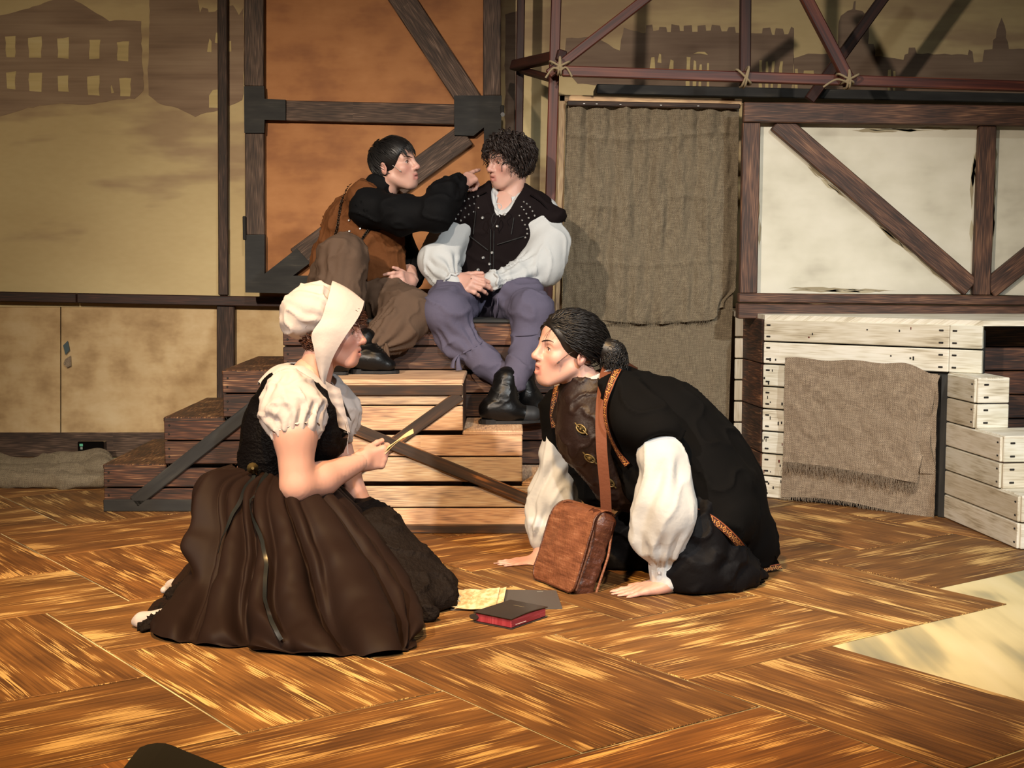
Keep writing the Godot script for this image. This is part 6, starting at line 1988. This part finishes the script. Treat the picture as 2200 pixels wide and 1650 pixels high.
	d.cap(neck + Vector3(-0.01, -0.01, 0), neck + Vector3(-0.004, 0.032, 0), 0.080, 0.071, 0.02)
	d.cap(neck + Vector3(0, 0.02, 0), neck + Vector3(0, 0.14, 0), 0.064, 0.085, 0.01, 1)
	d.disp = func(q: Vector3, _n: Vector3) -> float: return wrinkle(q, Vector3(9, 9, 9), 0.004)
	garment("doublet", d, M.doublet, p)
	for c in [[1250, 922], [1268, 983], [1310, 1035]]:
		var q := on(d, c[0], c[1])
		var g := grad(d, q)
		var f := frame(q + g * 0.003, g, Vector3(0.5, 0.7, 0))
		var ring := []
		for k in 17: ring.append(Vector3(cos(TAU * k / 16.0) * 0.017, sin(TAU * k / 16.0) * 0.010, 0.002))
		var cl := put("clasp", tube_buf(ring, range(17).map(func(_k): return 0.0028), 6).mesh(), M.brass, p, f)
		put("boss", tube_buf([Vector3(0, 0, 0), Vector3(0, 0, 0.005), Vector3(0, 0, 0.007)], [0.010, 0.008, 0.003], 10).mesh(), M.brass, cl)
		put("bar", tube_buf([Vector3(-0.028, 0.003, 0), Vector3(-0.015, 0.0, 0.002), Vector3(0.015, 0, 0.002), Vector3(0.026, -0.003, 0)], [0.002, 0.0025, 0.0025, 0.002], 5).mesh(), M.brass, cl)
	# trousers
	var t := Sdf.new(); t.cell = 0.008
	t.cap(W(1505, 1090, 4.12), W(1505, 1090, 4.36), 0.125, 0.125, 0.06)
	limb(t, [W(1505, 1115, 4.13), W(1488, 1170, 4.05), W(1490, 1222, 4.02)], [0.115, 0.110, 0.090], 0.06)
	limb(t, [W(1490, 1226, 4.02), W(1560, 1232, 4.06), W(1622, 1240, 4.14)], [0.085, 0.075, 0.045], 0.06)
	limb(t, [W(1480, 1110, 4.34), W(1390, 1150, 4.36), W(1325, 1192, 4.36)], [0.115, 0.105, 0.086], 0.06)
	limb(t, [W(1325, 1195, 4.36), W(1460, 1215, 4.38)], [0.084, 0.06], 0.06)
	t.rbox(Vector3(0.4, -0.099, -4.2), Vector3(1, 0.1, 1), 0.0, Basis(), 0.01, 1)
	t.disp = func(q: Vector3, _n: Vector3) -> float:
		return gathers(q, W(1500, 1100, 4.1), W(1490, 1235, 4.02), 8.0, 0.005, 0.2, 0.9) + wrinkle(q, Vector3(7, 7, 7), 0.006)
	garment("trousers", t, M.pants_black, p)
	# robe
	var r := Sdf.new(); r.cell = 0.007
	limb(r, [W(1335, 858, 4.22), W(1420, 925, 4.22), W(1490, 1005, 4.24), W(1535, 1075, 4.25), W(1570, 1130, 4.26)], [0.100, 0.140, 0.150, 0.142, 0.112], 0.08)
	r.cap(W(1330, 850, 4.10), W(1385, 895, 4.02), 0.072, 0.070, 0.05)
	r.flat(W(1370, 905, 4.02), W(1410, 925, 3.985), 0.090, 0.082, Vector3(0.5, 0.8, 0.2), 0.85, 0.03)
	r.cap(W(1280, 850, 4.34), W(1205, 890, 4.40), 0.070, 0.062, 0.05)
	r.flat(W(1205, 880, 4.40), W(1196, 935, 4.40), 0.062, 0.050, Vector3(0, 0, 1), 0.8, 0.03)
	r.cap(W(1345, 905, 4.10), W(1400, 1020, 4.10), 0.070, 0.10, 0.06)
	r.flat(W(1238, 935, 4.36), W(1290, 1040, 4.36), 0.060, 0.075, Vector3(0, 0, 1), 0.8, 0.05)
	limb(r, [W(1560, 1120, 4.22), W(1612, 1168, 4.26), W(1648, 1195, 4.28)], [0.115, 0.075, 0.030], 0.05)
	r.cap(W(1540, 1060, 4.14), W(1575, 1120, 4.14), 0.11, 0.07, 0.05)
	r.cap(W(1490, 1010, 4.12), W(1552, 1105, 4.07), 0.115, 0.100, 0.05)
	r.cap(W(1240, 830, 4.05), W(1262, 960, 4.02), 0.070, 0.066, 0.014, 1)
	r.cap(W(1262, 960, 4.02), W(1320, 1085, 4.00), 0.066, 0.080, 0.014, 1)
	r.cap(neck + Vector3(0.0, 0.05, 0), neck + Vector3(-0.12, 0.06, 0.06), 0.088, 0.1, 0.014, 1)
	r.cap(W(1430, 1000, 3.90), W(1438, 1130, 3.90), 0.085, 0.095, 0.02, 1)
	r.disp = func(q: Vector3, _n: Vector3) -> float: return wrinkle(q, Vector3(5, 5, 5), 0.006)
	garment("robe", r, M.robe, p)
	var tm := trim_material()
	for tr in [[[1334, 792], [1318, 822], [1309, 860], [1308, 892], [1316, 930], [1334, 968], [1352, 996]], [[1492, 1092], [1520, 1106], [1550, 1127], [1580, 1156], [1600, 1184]], [[1203, 825], [1196, 858], [1192, 890], [1196, 918]]]:
		var ctrl := []; var ns := []
		for e in spline(tr.map(func(e): return Vector2(e[0], e[1])), 5):
			var q := on(r, e.x, e.y)
			if q.z < -4.8: continue
			ctrl.append(q + grad(r, q) * 0.011); ns.append(grad(r, q))
		if ctrl.size() > 2: strip("embroidered_trim", ctrl, ns, 0.021, 0.002, tm, p)
	# tail of the robe on the floor, with its trim
	var tl := func(u: float, v: float) -> Vector3:
		var a := F(lerpf(1600, 1676, u), lerpf(1228, 1214, u), 0.008 + 0.010 * (1.0 - v))
		var bq := W(lerpf(1590, 1662, u), lerpf(1150, 1188, u), 4.22)
		return a.lerp(bq, 1.0 - v) + Vector3(0, 0, 0.012 * sin(u * 9.0) * v)
	put("robe_tail", sheet_buf(20, 14, tl, 0.004).mesh(), M.robe, p)
	var tp := []; var tn := []
	for k in 14:
		tp.append(F(lerpf(1602, 1678, k / 13.0), lerpf(1230, 1216, k / 13.0), 0.016)); tn.append(Vector3(0, 0.6, 0.8))
	strip("embroidered_trim", tp, tn, 0.018, 0.002, tm, p)
	put("shoe_tie", tube_buf(spline([F(1600, 1256, 0.012), F(1625, 1250, 0.020), F(1640, 1248, 0.012), F(1622, 1256, 0.008)], 5), range(16).map(func(_k): return 0.006), 6, 0.4).mesh(), M.robe, p)
# ------------------------------------------------------------------ things on the floor
func rounded(w: float, h: float, r0: float, r1: float) -> PackedVector2Array:      # r0 at the bottom, r1 at the top
	var o := PackedVector2Array()
	for c in [[w - r0, r0, r0, -PI / 2], [w - r1, h - r1, r1, 0.0], [r1, h - r1, r1, PI / 2], [r0, r0, r0, PI]]:
		for k in 7:
			var an: float = c[3] + PI / 2 * k / 6.0
			o.append(Vector2(c[0] + cos(an) * c[2], c[1] + sin(an) * c[2]))
	return o

func build_satchel() -> void:
	var bl := F(1143, 1241, 0.004); var br := F(1233, 1278, 0.004)
	var x := (br - bl).normalized()
	var n := x.cross(Vector3.UP); if n.z < 0: n = -n
	var y := (Vector3.UP - n * 0.36).normalized()
	var zz := x.cross(y).normalized()
	var w := bl.distance_to(br)
	var hh := 0.262
	var t := thing("satchel", "worn brown leather shoulder bag with a large flap, standing on the floor", "bag", bl)
	t.basis = Basis(x, y, zz)
	var lt := streaks(512, 512, 131, [0.0, "#53301f", 0.3, "#6a412d", 0.5, "#784b34", 0.7, "#85573e", 0.88, "#95684e", 1.0, "#b59279"], 0.5, 0.3, 0.6, 1.5, 0.2, 0.02)
	var lea := std(lt, Vector3(3, 3, 3), 0.45)
	lea.uv1_triplanar = true
	lea.normal_enabled = true; lea.normal_texture = noise_normal(0.05, 61, 5.0, 512, 4); lea.normal_scale = 0.5
	var dark := tinted(lea, Color(0.62, 0.55, 0.52))
	var s := Sdf.new(); s.cell = 0.005
	s.rbox(Vector3(w / 2, hh * 0.46, -0.042), Vector3(w / 2 - 0.024, hh * 0.46 - 0.012, 0.018), 0.014, Basis(), 0.01)
	s.cap(Vector3(0.045, hh - 0.054, -0.038), Vector3(w - 0.035, hh - 0.054, -0.038), 0.034, 0.034, 0.03)
	s.disp = func(q: Vector3, _n: Vector3) -> float: return wrinkle(q, Vector3(12, 12, 12), 0.003)
	s.build()
	put("body", s.out.mesh(), dark, t)
	# flap: a rounded leather sheet, slightly bowed, rolling over the top
	var out := rounded(w, hh - 0.018, 0.030, 0.050)
	var f := func(u: float, v: float) -> Vector3:
		var yy := lerpf(0.0, hh + 0.055, v)
		var inset := 0.0
		if yy < 0.03: inset = 0.03 - sqrt(maxf(0.0009 - pow(0.03 - yy, 2.0), 0.0))
		inset += 0.020 * smooth(0.55, 1.0, v)
		var xx := lerpf(inset, w - inset, u)
		var bow := 0.010 * sin(u * PI) * sin(minf(v, 0.8) / 0.8 * PI)
		var q := Vector3(xx, yy, 0.002 + bow)
		if yy > hh - 0.055:
			var a := (yy - (hh - 0.055)) / 0.050
			q.y = hh - 0.055 + sin(minf(a, PI * 0.75)) * 0.047
			q.z = 0.002 + bow - (1.0 - cos(minf(a, PI * 0.75))) * 0.046
		return q + Vector3(0, 0, 0.003 * wr.get_noise_3d(xx * 14.0, yy * 14.0, 0.0))
	put("flap", sheet_buf(36, 44, f, 0.004).mesh(), lea, t)
	var edge := []
	for k in 60:
		var q := out[(k * out.size() / 60) % out.size()]
	for k in 41: edge.append(f.call(0.0, 0.80 - 0.80 * k / 40.0) + Vector3(0.002, 0, 0.002))
	for k in 21: edge.append(f.call(k / 20.0, 0.0) + Vector3(0, 0.002, 0.002))
	for k in 41: edge.append(f.call(1.0, 0.80 * k / 40.0) + Vector3(-0.002, 0, 0.002))
	put("flap_edge", tube_buf(edge, edge.map(func(_q): return 0.0028), 6).mesh(), dark, t)
	for zs in [-0.010, -0.078]:
		put("piping", tube_buf([Vector3(w - 0.012, 0.012, zs), Vector3(w - 0.008, hh * 0.5, zs), Vector3(w - 0.022, hh - 0.03, zs * 0.9)], [0.004, 0.004, 0.004], 6).mesh(), lea, t)
	put("strap_loop", box_buf(Vector3(0.012, 0.034, 0.038), 0.003).mesh(), dark, t, Transform3D(Basis(), Vector3(w - 0.008, hh - 0.045, -0.044)))
	# shoulder strap up to the wearer's neck
	var inv := t.transform.affine_inverse()
	var pts := []; var ns := []
	for q in spline([W(1303, 1112, 4.03), W(1300, 1050, 4.00), W(1293, 970, 3.99), W(1291, 890, 4.03), W(1297, 825, 4.10), W(1306, 792, 4.16), W(1330, 782, 4.24), W(1365, 800, 4.32)], 6):
		pts.append(inv * q); ns.append((inv.basis * Vector3(-0.1, 0.12, 1)).normalized())
	strip("strap", pts, ns, 0.031, 0.003, M.strap, t)

func build_books() -> void:
	var cover := plain(Color(0.17, 0.155, 0.145), 0.38)
	# small thick book
	var a := F(1016, 1338); var b := F(1100, 1353); var c := F(1178, 1326)
	var x := (c - b).normalized()
	var z := x.cross(Vector3.UP).normalized()
	if z.z < 0: z = -z
	var lx := b.distance_to(c); var lz := a.distance_to(b)
	var t := thing("book", "small black book with red page edges lying on the floor", "book", (a + c) * 0.5)
	t.basis = Basis(x, Vector3.UP, z)
	if t.basis.determinant() < 0: t.basis = Basis(x, Vector3.UP, -z)
	var red := std(streaks(256, 256, 141, [0.0, "#6d1a24", 0.5, "#8f2c36", 0.8, "#a84a52", 1.0, "#c98a8c"], 0.8, 0.4, 0.3, 1.4, 0.3), Vector3(3, 14, 1), 0.5)
	box("cover", Vector3(lx, 0.003, lz), cover, t, Vector3(0, 0.0015, 0), Basis(), 0.001)
	box("pages", Vector3(lx - 0.008, 0.024, lz - 0.007), red, t, Vector3(0, 0.015, 0.0), Basis(), 0.002)
	var f := func(u: float, v: float) -> Vector3:
		return Vector3((u - 0.5) * lx, 0.0285 + 0.003 * sin(u * 3.0) * v * v - 0.0025 * v * absf(u - 0.5), (v - 0.5) * lz)
	put("cover", sheet_buf(16, 16, func(u: float, v: float) -> Vector3: return f.call(v, u), 0.0028).mesh(), cover, t)
	put("spine", tube_buf([Vector3(-lx / 2, 0.015, -lz / 2), Vector3(lx / 2, 0.015, -lz / 2)], [0.0145, 0.0145], 12, 0.5, Vector3.UP).mesh(), cover, t)
	put("title_line", box_buf(Vector3(0.002, 0.0006, 0.035), 0.0002).mesh(), plain(Color(0.45, 0.40, 0.30), 0.5), t, Transform3D(Basis(), Vector3(lx * 0.22, 0.0305, 0.0)))
	put("page_marker", box_buf(Vector3(0.045, 0.0012, 0.002), 0.0003).mesh(), plain(Color(0.85, 0.82, 0.8), 0.6), t, Transform3D(Basis(), Vector3(-lx * 0.22, 0.009, lz / 2 - 0.003)))
	# open dark booklet
	var k := thing("booklet", "thin dark folder lying open under the brown paper", "folder", F(1090, 1292))
	var o := k.position
	var pl := PackedVector2Array()
	for q in [F(968, 1312), F(1208, 1309), F(1195, 1271), F(996, 1268)]: pl.append(Vector2(q.x - o.x, -(q.z - o.z)))
	put("cover", prism_buf(pl, 0.003).mesh(), plain(Color(0.30, 0.29, 0.285), 0.55), k, Transform3D(Basis(Vector3.RIGHT, -PI / 2), Vector3(0, 0.001, 0)))
	put("label_mark", box_buf(Vector3(0.018, 0.0006, 0.003), 0.0002).mesh(), plain(Color(0.5, 0.5, 0.47), 0.5), k, Transform3D(Basis(), F(1160, 1274) - o + Vector3(0, 0.0044, 0)))
	# brown paper with lines of handwriting
	var im := Image.create(256, 192, false, Image.FORMAT_RGB8)
	var nz := noise_img(256, 192, 0.02, 151, 1, 4)
	for yy in 192:
		for xx in 256:
			im.set_pixel(xx, yy, Color("#cfa878").lerp(Color("#ecd6ac"), clampf((nz[yy * 256 + xx] / 255.0 - 0.3) * 2.2, 0, 1)))
	for ln in [[70, 60, 200], [78, 60, 130], [95, 60, 190], [104, 55, 200], [112, 50, 195], [120, 60, 200], [140, 50, 180], [147, 55, 170]]:
		var xx: int = ln[1]
		while xx < ln[2]:
			var l := 2 + rng.randi() % 6
			for e in l:
				im.set_pixel(mini(xx + e, 255), ln[0] + rng.randi() % 3, Color("#6b4a2a"))
			xx += l + 1 + rng.randi() % 3
	im.generate_mipmaps()
	var pm := std(ImageTexture.create_from_image(im), Vector3.ONE, 0.8)
	var sheet := thing("paper", "aged tan paper with handwriting, its corner under the small book", "paper", F(1025, 1290))
	o = sheet.position
	for q in 3:
		var p0 := F(990 + q * 8, 1268 - q, 0.0045 + q * 0.002) - o; var p1 := F(1078 + q * 10, 1266 - q * 1.0, 0.0045 + q * 0.002) - o
		var p2 := F(975 + q * 3, 1309 - q, 0.0045 + q * 0.002) - o; var p3 := F(1066 + q * 14, 1308 - q, 0.0045 + q * 0.002) - o
		if q == 2: p0 = F(983, 1268, 0.009) - o; p1 = F(1074, 1265, 0.010) - o; p2 = F(967, 1305, 0.009) - o; p3 = F(1064, 1311, 0.008) - o
		var bf := Buf.new()
		var lift := func(u: float, v: float) -> Vector3: return p0.lerp(p1, u).lerp(p2.lerp(p3, u), v) + Vector3(0, 0.006 * pow(maxf(u - 0.8, 0.0) * 5.0, 2.0) * (0.6 if q else 0.0) + 0.002 * sin(u * 7.0 + q), 0)
		bf = sheet_buf(16, 12, lift, 0.0006)
		for e in bf.t.size():
			var m := e % (17 * 13)
			bf.t[e] = Vector2(float(m % 17) / 16.0, float(m / 17) / 12.0)
		put("page", bf.mesh(), pm, sheet)
	# letter in the kneeling person's hand, seen on edge
	var lt := thing("letter", "folded cream letter held in the kneeling person's hand", "letter", W(835, 968, 3.98))
	o = lt.position
	var fold := func(u: float, v: float) -> Vector3:
		var q := W(lerpf(826, 889, u), lerpf(975, 933, u) - 5.0 * sin(u * PI), 3.98)
		return q - o + Vector3(0.0, 0.006 - 0.003 * sin(u * PI), 0.0) + Vector3(-0.009, -0.006, -0.10) * v + Vector3(0, 0.003 * sin(u * 5.0 + v * 3.0), 0)
	put("sheet", sheet_buf(20, 8, fold, 0.0016).mesh(), plain(Color(0.86, 0.80, 0.62), 0.8), lt)
	var fold2 := func(u: float, v: float) -> Vector3: return fold.call(u * 0.55, v) + Vector3(0.003, -0.006 * (1.0 - u), 0.002)
	put("sheet", sheet_buf(14, 8, fold2, 0.0016).mesh(), plain(Color(0.86, 0.80, 0.62), 0.8), lt)

func build_props() -> void:
	build_satchel()
	build_books()
	# burlap heap by the left wall
	var hp := thing("burlap_heap", "grey-brown burlap crumpled on the floor along the left wall", "burlap", F(100, 1030))
	var o := hp.position
	var s := Sdf.new(); s.cell = 0.009
	limb(s, [F(-60, 1030, 0.03) - o, F(60, 1033, 0.028) - o, F(140, 1034, 0.030) - o, F(218, 1034, 0.030) - o], [0.040, 0.040, 0.036, 0.034], 0.02)
	limb(s, [W(-60, 995, 6.25) - o, W(50, 1010, 6.25) - o, W(130, 1000, 6.2) - o, W(210, 996, 6.2) - o], [0.070, 0.052, 0.060, 0.066], 0.03)
	s.cap(W(210, 996, 6.2) - o, W(220, 1008, 6.05) - o, 0.066, 0.055, 0.03)
	limb(s, [W(-60, 1012, 6.1) - o, W(80, 1022, 6.08) - o, W(210, 1018, 6.06) - o], [0.05, 0.045, 0.05], 0.04)
	s.rbox(Vector3(0, -0.1, 0) + Vector3(0, -0.002, 0), Vector3(3, 0.1, 2), 0.0, Basis(), 0.01, 1)
	s.disp = func(q: Vector3, _n: Vector3) -> float: return wrinkle(q, Vector3(2.5, 6, 6), 0.008)
	s.build()
	put("cloth", s.out.mesh(), M.burlap_tri, hp)
	# small black box behind it
	var bx := thing("small_black_box", "small glossy black box with a green mark behind the burlap heap", "box", Vector3(W(199, 990, 6.62).x, 0, -6.62))
	var bh := W(199, 951, 6.56).y
	box("body", Vector3(0.124, bh, 0.05), plain(Color(0.03, 0.03, 0.03), 0.2), bx, Vector3(0, bh / 2, 0), Basis(), 0.004)
	for g in [[-0.044, 0.016, 0.016, 0.012, Color(0.35, 0.68, 0.55)], [-0.043, 0.031, 0.011, 0.012, Color(0.5, 0.55, 0.52)]]:
		put("mark", box_buf(Vector3(g[2], g[3], 0.002), 0.0006).mesh(), plain(g[4], 0.5), bx, Transform3D(Basis(), Vector3(g[0], bh - g[1], 0.0255)))
	# black floor monitor at the front edge of the picture
	var z0 := 2.36
	var mo := thing("floor_monitor", "black rounded stage monitor at the bottom edge of the picture", "speaker", Vector3(W(380, 1600, z0).x, 0, -z0))
	o = mo.position
	var pr := PackedVector2Array()
	for q in [[281, 1665], [283, 1640], [288, 1620], [300, 1606], [318, 1599], [338, 1596], [356, 1597], [372, 1602], [410, 1618], [470, 1642], [540, 1672]]:
		var w := W(q[0], q[1], z0)
		pr.append(Vector2(w.x - o.x, w.y))
	var xr := pr[-1].x; var xl := pr[0].x
	pr.append(Vector2(xr, 0.004)); pr.append(Vector2(xl, 0.004))
	put("cabinet", prism_buf(pr, 0.26).mesh(), plain(Color(0.012, 0.012, 0.012), 0.95), mo, Transform3D(Basis(), Vector3.ZERO))
	put("grille", prism_buf(rounded(0.20, 0.055, 0.01, 0.01), 0.004).mesh(), plain(Color(0.02, 0.02, 0.02), 0.9), mo, Transform3D(Basis(), Vector3(xl + 0.03, 0.015, 0.26)))
